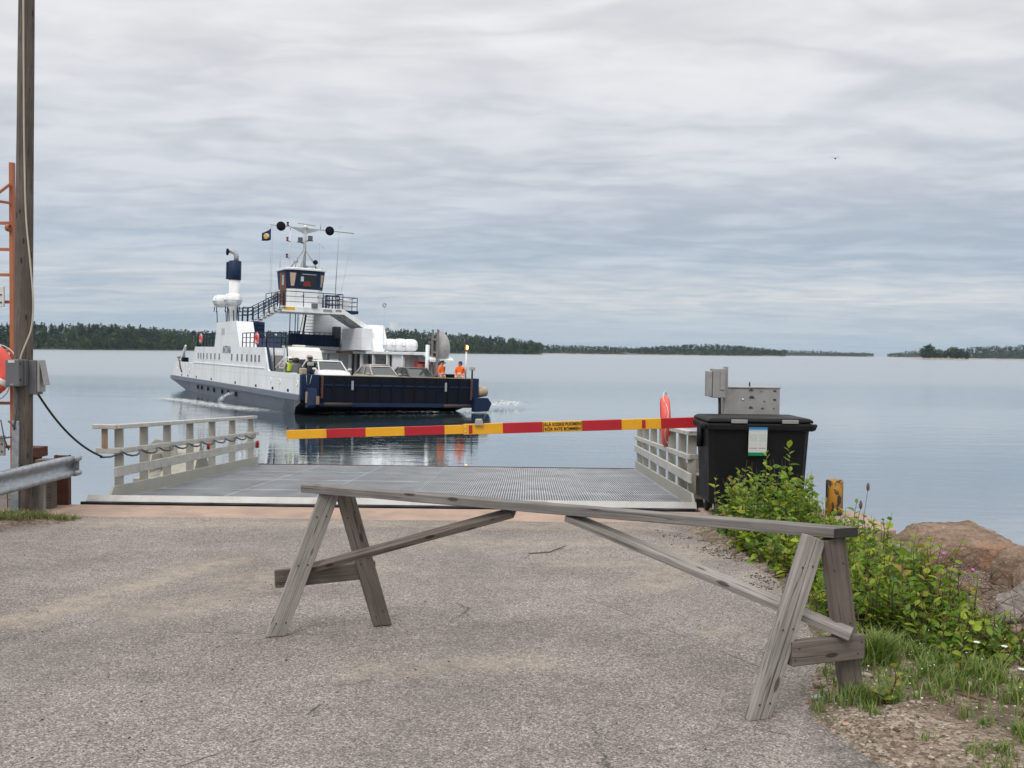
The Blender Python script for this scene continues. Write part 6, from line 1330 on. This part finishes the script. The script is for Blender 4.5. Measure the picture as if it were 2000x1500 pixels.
boulder('pinkish broken stone low at the right edge', (3.42, 6.55, 1.7), (.15, .13, .10), 95, M_ROCKG, (0, .3, .2))
boulder('stone at the right edge beside the biggest boulder', (4.72, 8.3, 1.86), (.22, .2, .14), 58, M_ROCKG)
boulder('flat brown stone behind the saplings left of the biggest boulder', (3.16, 8.6, 1.70), (.26, .2, .09), 63, M_ROCK, (0, .2, .4))
boulder('rough stone at the water line behind the biggest boulder', (3.55, 9.4, 1.38), (.30, .25, .20), 71, M_ROCK)
boulder('grey wedge stone at the bottom right corner', (2.33, 4.02, 1.90), (.10, .08, .055), 77, M_ROCKG, (0, .2, .5))
boulder('dark stone at the bottom right corner edge', (2.20, 3.92, 1.885), (.07, .06, .05), 79, rock_mat('dark_stone', (.05, .05, .05), (.10, .10, .105), (.17, .17, .17)), (0, .2, .1))
for i, (x, y, sx_, lb) in enumerate(((3.02, 6.25, .10, 'grey rubble stone right of the pink clover'), (3.28, 6.35, .13, 'rubble stone under the hollow boulder at the right edge'), (3.08, 5.85, .07, 'small rubble stone beyond the thicket end'), (3.02, 7.5, .12, 'rubble stone between thicket and pale slanting stone'), (3.38, 7.2, .11, 'brown rubble stone under the dry red tufts'), (2.78, 5.08, .06, 'lone stone in the grass at the right edge'))):
    boulder(lb, (x, y, verge_z(x, y) + .02), (sx_, sx_ * .8, sx_ * .6), 100 + i, M_ROCKG if i % 2 else M_ROCK, (0, 0, i), 'rubble stones on the bank', 3)
# pebbles and chippings: countless
def scatter_mesh(name, label, pts, mats, proto, col=True):
    VS, FS, VA, MI = [], [], [], []; b0 = 0
    for (x, y, z, s_, a, mi) in pts:
        pv, pf = proto[int(a * 7) % len(proto)]
        ca, sa = math.cos(a), math.sin(a); P = pv * s_; Q = np.empty_like(P); Q[:, 0] = P[:, 0] * ca - P[:, 1] * sa + x; Q[:, 1] = P[:, 0] * sa + P[:, 1] * ca + y; Q[:, 2] = P[:, 2] + z
        VS.append(Q); FS += [tuple(i + b0 for i in f) for f in pf]; VA.append(np.full(len(P), random.random())); MI += [mi] * len(pf); b0 += len(P)
    me = bpy.data.meshes.new(name); me.from_pydata(np.concatenate(VS).tolist(), [], FS)
    for m_ in mats: me.materials.append(m_)
    me.polygons.foreach_set('material_index', MI); at = me.attributes.new('var', 'FLOAT', 'POINT'); at.data.foreach_set('value', np.concatenate(VA).astype(np.float32)); me.update()
    return tag(link(name, me), label, kind='stuff')
def pebble_protos():
    out = []
    for s_ in range(7):
        me = rock_mesh('p', 1.0, .75, .5, 200 + s_, M_ROCKG, 1); out.append((np.array([v.co for v in me.vertices]), [tuple(p_.vertices) for p_ in me.polygons])); bpy.data.meshes.remove(me)
    return out
PEB = pebble_protos()
M_PEB = var_mat('pebbles', (.07, .058, .05), (.27, .205, .155), (.47, .41, .35))
pts = []
for i in range(5200):
    y = random.uniform(3.4, 9.5); x = edge_x(y) + random.uniform(-.02, 2.2) ** 1.0
    if nz(x, y, 2.1, 4.0) < -.35: continue
    s_ = random.choice((.006, .008, .011, .015)) * random.uniform(.7, 1.5); 
    if random.random() < .035: s_ *= 2.4
    pts.append((x, y, verge_z(x, y) + s_ * .12, s_, random.uniform(0, 6.2), 0))
scatter_mesh('gravel', 'loose gravel and stone chips on the bank', pts, [M_PEB], PEB)
pts = []
for i in range(1500):
    x, y = random.uniform(-5, 1.9), random.uniform(3.6, 10.6); dn = .35 + .65 * (nz(x, y, 1.1, 2.0) > .1)
    if random.random() > dn: continue
    pts.append((x, y, gz(x, y) + .002, random.choice((.003, .004, .006)) * random.uniform(.7, 1.5), random.uniform(0, 6.2), 0))
scatter_mesh('grit', 'dark loose grit scattered on the asphalt', pts, [var_mat('grit', (.02, .02, .02), (.06, .055, .05), (.22, .19, .16))], PEB)
# leaves
def leaf_proto(shape):
    """one leaf lying along +x, midrib fold, unit length"""
    if shape == 0: out_ = [(0, 0), (.12, .10), (.32, .25), (.52, .29), (.74, .22), (.90, .10), (1.0, 0)]       # ovate
    elif shape == 1: out_ = [(0, 0), (.05, .22), (.22, .40), (.45, .38), (.68, .27), (.86, .12), (1.0, 0)]    # heart-shaped
    else: out_ = [(0, 0), (.15, .06), (.40, .15), (.65, .14), (.86, .07), (1.0, 0)]                          # lance
    vs__, fs_ = [], []
    mid = [(x, 0, -.10 * x * x + .02 * math.sin(6 * x)) for x, y in out_]
    up = [(x, y, .30 * y - .10 * x * x - .02 * math.sin(9 * x)) for x, y in out_[1:-1]]; dn = [(x, -y, .30 * y - .10 * x * x + .02 * math.sin(9 * x)) for x, y in out_[1:-1]]
    vs__ = mid + up + dn; n_ = len(mid); k_ = len(up)
    for s_ in (0, 1):
        b_ = n_ + s_ * k_
        fs_.append((0, 1, b_) if s_ == 0 else (0, b_, 1))
        for i in range(k_ - 1): q = (i + 1, i + 2, b_ + i + 1, b_ + i); fs_.append(q if s_ == 0 else q[::-1])
        q = (k_, k_ + 1, b_ + k_ - 1); fs_.append(q if s_ == 0 else q[::-1])
    return np.array(vs__), fs_
LEAF = [leaf_proto(0), leaf_proto(1), leaf_proto(2)]
M_LEAF = leaf_mat('leaf_green', (.050, .135, .012), (.15, .27, .020), (.36, .43, .034), .38)
M_LEAFY = leaf_mat('leaf_yellowing', (.11, .20, .014), (.26, .33, .024), (.36, .24, .05), .38)
M_STEM = pmat('plant_stem', (.085, .052, .032), .8)
M_GRASS = leaf_mat('grass_blade', (.06, .125, .018), (.13, .205, .038), (.26, .27, .085), .25)
def place_leaf(shape, base, d_, s_, roll=0.0):
    V_, F_ = LEAF[shape]; x = Vector(d_).normalized(); y = Vector((0, 0, 1)).cross(x)
    if y.length < .05: y = Vector((0, 1, 0))
    y.normalize(); z = x.cross(y); q = Matrix.Rotation(roll, 3, x); y = q @ y; z = q @ z
    A_ = np.array([x, y, z]); return (V_ * s_) @ A_ + np.array(base), F_
class Foliage:
    def __init__(s): s.V = []; s.F = []; s.A = []; s.n = 0
    def add(s, V_, F_, a): s.V.append(V_); s.F += [tuple(i + s.n for i in f) for f in F_]; s.A.append(np.full(len(V_), a)); s.n += len(V_)
    def build(s, name, mat, parent=None):
        me = bpy.data.meshes.new(name); me.from_pydata(np.concatenate(s.V).tolist(), [], s.F); at = me.attributes.new('var', 'FLOAT', 'POINT'); at.data.foreach_set('value', np.concatenate(s.A).astype(np.float32)); me.materials.append(mat); me.update()
        for p_ in me.polygons: p_.use_smooth = True
        return link(name, me, parent)
LEAF_ME = []
for sh in range(3):
    V_, F_ = LEAF[sh]; me = bpy.data.meshes.new('leaf'); me.from_pydata(V_.tolist(), [], F_); me.materials.append(M_LEAF if sh != 1 else M_LEAFY)
    for p_ in me.polygons: p_.use_smooth = True
    LEAF_ME.append(me)
def stem_path(h_, lean, rg):
    a = rg.uniform(0, 6.28); return [Vector((lean * f * f * math.cos(a) + .02 * math.sin(5 * f + a), lean * f * f * math.sin(a), h_ * f)) for f in np.linspace(0, 1, 9)]
def sapling(label, x, y, h_, nst, ls, shape, seed, group='leafy saplings on the verge', z=None, dens=22):
    """things with every leaf its own piece"""
    rg = random.Random(seed); o_ = thing('sapling', label, 'plant', (x, y, (verge_z(x, y) if z is None else z) - .02), group=group); mb_ = MB()
    for s_ in range(nst):
        hh = h_ * (1 if s_ == 0 else rg.uniform(.5, .9)); pth = stem_path(hh, rg.uniform(.04, .22) * (1 if s_ else .4), rg); mb_.tube(pth, [.007 * (1 - .75 * i / 8) for i in range(9)], 5)
        n_ = max(6, int(hh * dens))
        for i in range(n_):
            f = .18 + .82 * (i + .5) / n_; q = pth[int(f * 7.99)].lerp(pth[min(8, int(f * 7.99) + 1)], f * 7.99 % 1); a = i * 2.4 + rg.uniform(-.4, .4)
            d_ = Vector((math.cos(a), math.sin(a), rg.uniform(.15, .9) if f < .9 else rg.uniform(.8, 2.0))); sz = ls * rg.uniform(.7, 1.2) * (1.0 if f < .7 else 1.35 - f * .6)
            lf = link('leaf', LEAF_ME[shape], o_); xx = d_.normalized(); yy = Vector((0, 0, 1)).cross(xx).normalized(); m3 = Matrix((xx, yy, xx.cross(yy))).transposed() @ Matrix.Rotation(rg.uniform(-.5, .5), 3, 'X')
            lf.matrix_local = Matrix.Translation(q) @ m3.to_4x4() @ Matrix.Scale(sz, 4)
    mb_.build('stem', M_STEM, o_); return o_
ZB = 1.70
sapling('tallest upright sapling with broad leaves before the bin', 2.80, 9.75, 1.00, 1, .120, 0, 3, z=1.70, dens=24)
sapling('second tall sapling with narrow shoots left of the tallest', 2.62, 9.85, .93, 2, .085, 0, 9, z=1.70, dens=26)
sapling('yellowish sapling with drooping leaves at the bin middle', 2.26, 9.65, .76, 3, .085, 1, 14, z=1.72, dens=24)
sapling('sapling leaning at the right corner of the bin', 3.02, 9.8, .70, 2, .085, 0, 19, z=1.68, dens=24)
sapling('sapling standing before the yellow bollard', 3.35, 9.55, .52, 2, .090, 0, 23, z=1.66, dens=24)
sapling('thin sapling over the concrete corner edge', 3.42, 8.9, .42, 2, .055, 1, 27, dens=20)
sapling('sapling with round leaves right of the sawhorse leg', 2.45, 6.0, .52, 2, .075, 1, 31, dens=26)
sapling('sapling with pale round leaves below the biggest boulder', 2.72, 6.35, .50, 2, .075, 1, 35, dens=24)
sapling('yellow-green sapling at the right end of the thicket', 2.80, 5.75, .42, 2, .065, 1, 39, dens=26)
sapling('low sapling at the foot of the far sawhorse leg', 1.84, 4.62, .22, 2, .050, 1, 43, dens=40)
sapling('small sapling with brown-tipped leaves at right of the gravel', 2.42, 5.1, .18, 1, .055, 1, 47, dens=40)
# thicket behind and between: nobody could count it
fo, fy_, stems = Foliage(), Foliage(), MB()
def thicket(x0, x1, y0, y1, n_, hmin, hmax, ls, zfix=None, cut=None):
    for _ in range(n_):
        x, y = random.uniform(x0, x1), random.uniform(y0, y1)
        if cut and not cut(x, y): continue
        z0 = verge_z(x, y) if zfix is None else zfix; hh = (hmin + (hmax - hmin) * random.random() ** 1.5 * 1.25) * (1 + .30 * nz(x, y, 2.5, 1.0)); pth = stem_path(hh, random.uniform(.03, .16), random)
        base = Vector((x, y, z0 - .01)); stems.tube([base + q for q in pth[::2]], [.004, .0035, .003, .002, .001], 4); m_ = max(6, int(hh * random.uniform(24, 36))); tgt = fy_ if random.random() < .36 else fo; sh = random.choice((0, 0, 1, 1, 2)); tone = random.random()
        for i in range(m_):
            f = .08 + .92 * (i + random.random()) / m_; q = base + pth[int(f * 7.99)]; a = random.uniform(0, 6.283); d_ = (math.cos(a), math.sin(a), random.uniform(-.35, .5) if f < .55 else random.uniform(.1, 1.3))
            V_, F_ = place_leaf(sh, q, d_, ls * random.choice((.55, .7, .85, 1.0, 1.15)) * (1.15 - .45 * f), random.uniform(-.7, .7)); tgt.add(V_, F_, min(.98, max(0, tone * .55 + random.random() * .4)))
thicket(2.12, 3.15, 8.9, 10.3, 270, .20, .60, .090, cut=lambda x, y: x > 2.13)
thicket(2.05, 3.1, 8.1, 9.2, 230, .16, .38, .080, cut=lambda x, y: x > edge_x(y) + .05)
thicket(2.1, 3.0, 6.9, 8.3, 330, .18, .40, .080, cut=lambda x, y: x > edge_x(y) + .08)
thicket(2.05, 3.0, 5.8, 7.0, 340, .16, .46, .076, cut=lambda x, y: x > edge_x(y) + .10 and x < 3.0 - .2 * (7 - y))
thicket(2.25, 2.95, 5.35, 6.0, 190, .10, .26, .066, cut=lambda x, y: x > 2.2 + (6 - y) * .35)
thicket(3.1, 3.5, 8.6, 10.2, 70, .10, .30, .052)
thicket(2.55, 3.2, 4.5, 5.2, 22, .05, .12, .040)
tag(fo.build('undergrowth', M_LEAF), 'dense green leafy undergrowth between bin and sawhorse', kind='stuff'); tag(fy_.build('undergrowth', M_LEAFY), 'yellowing leaves mixed through the green undergrowth', kind='stuff'); tag(stems.build('undergrowth_stems', M_STEM), 'thin brown stems in the undergrowth', kind='stuff')
# grass
def grass(name, label, spots, hr, mat, n_per=12, w_=.0035):
    G = Foliage()
    for (x, y, z, s_) in spots:
        for b_ in range(n_per):
            a = random.uniform(0, 6.28); h_ = random.uniform(*hr) * s_; l_ = h_ * random.uniform(.2, .9); bx2, by2 = x + random.gauss(0, .02), y + random.gauss(0, .02); ca, sa = math.cos(a), math.sin(a); ww_ = w_ * random.uniform(.7, 1.3)
            P = []
            for f in (0, .45, .8, 1.0):
                cx, cy, cz = bx2 + ca * l_ * f * f, by2 + sa * l_ * f * f, z + h_ * (f - .25 * f * f); q = ww_ * (1 - f) ** .6; P += [(cx - sa * q, cy + ca * q, cz), (cx + sa * q, cy - ca * q, cz)]
            G.add(np.array(P), [(0, 1, 3, 2), (2, 3, 5, 4), (4, 5, 7, 6)], random.random())
    return tag(G.build(name, mat), label, kind='stuff')
sp = []
for i in range(420):
    y = random.uniform(4.5, 7.4); x = edge_x(y) + random.uniform(.02, .95)
    if nz(x, y, 2.6, 2.0) > -.05 and x < 2.65: sp.append((x, y, verge_z(x, y), random.uniform(.5, 1.0)))
for i in range(60): x, y = random.gauss(2.02, .05), random.gauss(5.35, .05); sp.append((x, y, verge_z(x, y), 1.6))
for i in range(26): x, y = random.gauss(1.74, .06), random.gauss(4.66, .04); sp.append((x, y, verge_z(x, y), .9))
for i in range(420):
    x, y = random.uniform(2.2, 3.3), random.uniform(4.1, 5.7)
    if nz(x, y, 3.0, 5.0) > -.12: sp.append((x, y, verge_z(x, y), .8))
for i in range(220):
    y = random.uniform(3.7, 4.6); x = random.uniform(1.7, 2.6)
    if nz(x, y, 4.0, 1.0) > .2: sp.append((x, y, verge_z(x, y), .45))
grass('grass', 'grass tufts on the stony verge at right', sp, (.06, .16), M_GRASS)
sp = []
for i in range(420):
    x, y = random.uniform(-5.75, -4.72), random.uniform(10.02, 10.62)
    if y > 10.1 + .55 * (x + 5.3): sp.append((x, y, left_z(x, y), random.uniform(.35, .9)))
grass('grass', 'green and dry grass strip under the guard rail', sp, (.05, .13), leaf_mat('grass_dry', (.06, .11, .02), (.14, .17, .05), (.32, .24, .12), .2), 10)
# flower heads
M_WHITEF = pmat('white_petal', (.75, .75, .70), .7); M_PINK = pmat('clover_pink', (.50, .13, .32), .7)
def yarrow(label, x, y, h_):
    o_ = thing('yarrow', label, 'flower', (x, y, verge_z(x, y)), group='white yarrow flowers'); mb_ = MB(); mb_.tube([(0, 0, 0), (.01, 0, h_ * .6), (.015, .0, h_)], .0025, 5); mb_.build('stem', bpy.data.materials['grass_blade'], o_); mb_ = MB()
    for i in range(16):
        a, r_ = i * 2.4, .016 * math.sqrt(i / 16); mb_.lathe([(0, 0), (.0036, .002), (.0042, .005), (0, .007)], 6, Matrix.Translation((.015 + r_ * math.cos(a), r_ * math.sin(a), h_ - r_ * .2)))
    mb_.build('flower_head', M_WHITEF, o_)
yarrow('left of the two white yarrow heads by the gravel', 2.50, 5.18, .17); yarrow('right of the two white yarrow heads by the gravel', 2.66, 5.20, .16); yarrow('small white yarrow head lowest at right', 2.66, 5.02, .08)
for i, (x, y, h_, lb) in enumerate(((3.02, 6.3, .34, 'pink clover head right of the thicket'), (2.05, 5.75, .14, 'pink clover head at the thicket foot'), (2.42, 4.35, .06, 'pink clover head near the bottom right corner'), (3.05, 6.8, .35, 'pink clover head under the big boulder'))):
    o_ = thing('clover', lb, 'flower', (x, y, verge_z(x, y)), group='pink clover flowers'); mb = MB(); mb.tube([(0, 0, 0), (0, 0, h_)], .002, 5); mb.build('stem', bpy.data.materials['grass_blade'], o_); mb = MB(); mb.lathe([(0, h_ - .008), (.012, h_ - .004), (.013, h_ + .006), (.006, h_ + .014), (0, h_ + .015)], 8); mb.build('flower_head', M_PINK, o_)
sp_ = []
for i in range(70):
    x, y = random.uniform(1.75, 2.6), random.uniform(4.4, 6.2); sp_.append((x, y, verge_z(x, y) + random.uniform(.03, .08), random.uniform(.004, .008), random.uniform(0, 6), 0))
scatter_mesh('white_clover', 'tiny white clover heads in the verge grass', sp_, [M_WHITEF], PEB)
# dead brown twigs and reddish dry plants among the rocks
M_TWIG = pmat('dead_twig', (.135, .082, .060), .9, var=.3, scale=20); M_RUSTP = pmat('rusty_dry_plant', (.27, .095, .045), .9, var=.3, scale=12)
mb = MB()
for i in range(240):
    x, y = random.uniform(2.9, 4.2), random.uniform(5.6, 8.2); z = verge_z(x, y) + random.uniform(.0, .10); a = random.uniform(0, 6.28); l_ = random.uniform(.08, .30); e = Vector((math.cos(a) * l_, math.sin(a) * l_, random.uniform(-.03, .14))); p0 = Vector((x, y, z)); mb.tube([p0, p0 + e * .5 + Vector((0, 0, .02)), p0 + e], [.004, .003, .0015], 4)
tag(mb.build('dead_twigs', M_TWIG), 'tangle of dead brown twigs among the shore rocks', kind='stuff')
mb = MB()
for cx, cy, cz in ((3.62, 7.7, 1.78), (3.78, 7.45, 1.80), (3.50, 7.55, 1.74), (3.42, 6.75, 1.72), (3.62, 8.05, 1.84)):
    for i in range(110):
        a = random.uniform(0, 6.28); r_ = random.uniform(0, .09); p0 = Vector((cx + r_ * math.cos(a), cy + r_ * math.sin(a), cz + random.uniform(-.04, .07))); e = Vector((random.gauss(0, .035), random.gauss(0, .035), random.uniform(-.02, .05))); mb.tube([p0, p0 + e], [.0028, .001], 3)
tag(mb.build('dry_shrub', M_RUSTP), 'rust-red dry tufts against the boulders', kind='stuff')
for lb, pp, rr_ in (('driftwood branch lying on the gravel at right', [(2.16, 4.98, 1.885), (2.30, 4.86, 1.895), (2.42, 4.74, 1.885), (2.62, 4.55, 1.88), (2.9, 4.32, 1.87)], .013), ('short twig lying on the asphalt in the middle', [(.17, 8.80, 1.762), (.36, 8.86, 1.765), (.46, 9.06, 1.760), (.53, 9.2, 1.757)], .006), ('second dark stick on the right bank by the boulders', [(3.2, 7.9, 1.86), (3.45, 7.82, 1.93), (3.62, 7.8, 1.95)], .008)):
    mb = MB(); mb.tube(pp, [rr_ * (1 - .12 * i) for i in range(len(pp))], 7); tag(mb.build('stick', M_TWIG), lb, 'stick', 'fallen sticks')
for x, y, h_, lb in ((3.24, 8.95, .62, 'tall dry seed head left of the biggest boulder'), (3.05, 8.6, .42, 'shorter dry seed head beside the saplings')):
    o_ = thing('seed_head', lb, 'plant', (x, y, verge_z(x, y)), group='dry seed heads'); mb = MB(); mb.tube([(0, 0, 0), (.02, 0, h_ * .5), (.06, 0, h_)], .0025, 4); mb.build('stalk', M_TWIG, o_); mb = MB(); mb.lathe([(0, h_ - .02), (.014, h_), (.016, h_ + .03), (.008, h_ + .06), (0, h_ + .065)], 6, Matrix.Translation((.06, 0, 0))); mb.build('head', M_TWIG, o_)
# moss and soil crumbs along the asphalt edge, small litter
pts = []
for i in range(900):
    y = random.uniform(7.4, 10.3); x = edge_x(y) - abs(random.gauss(0, .16)); 
    if nz(x, y, 3.0, 7.0) > .0: pts.append((x, y, gz(x, y) + .003, random.uniform(.004, .012), random.uniform(0, 6), 0))
scatter_mesh('soil_crumbs', 'brown moss and soil crumbs along the asphalt edge', pts, [var_mat('crumbs', (.05, .03, .02), (.11, .065, .04), (.17, .12, .06))], PEB)
for lb, x, y, s_, c_ in (('crumpled whitish scrap beside the far sawhorse leg', 1.545, 4.80, .035, (.42, .44, .46)), ('pinkish stone on the asphalt edge', 1.555, 4.42, .022, (.42, .27, .20)), ('yellowish pebble by the sawhorse leg', 1.60, 4.62, .014, (.40, .30, .18)), ('orange brick chip near the far sawhorse leg', 1.50, 4.78, .014, (.40, .14, .07))):
    o_ = link('litter_stone', rock_mesh('litter_stone', s_, s_ * .7, s_ * .45, int(x * 977), pmat('litter', c_, .85, var=.25, scale=30), 3)); o_.location = (x, y, max(gz(x, y), verge_z(x, y)) + s_ * .2); tag(o_, lb, 'stone', 'loose stones by the sawhorse')

# ---- air: one even haze box round everything
m = bpy.data.materials.new('haze_air'); m.use_nodes = True; t = m.node_tree; t.nodes.clear()
pv = t.nodes.new('ShaderNodeVolumePrincipled'); pv.inputs['Color'].default_value = (.66, .80, .96, 1); pv.inputs['Density'].default_value = HAZE; pv.inputs['Anisotropy'].default_value = .1
mo = t.nodes.new('ShaderNodeOutputMaterial'); t.links.new(pv.outputs[0], mo.inputs['Volume'])
if HAZE > 0:
    mb = MB(); mb.box((-9100, -9100, -3), (9100, 9100, 60)); tag(mb.build('haze', m), 'thin blue sea air over the far islands', kind='stuff')
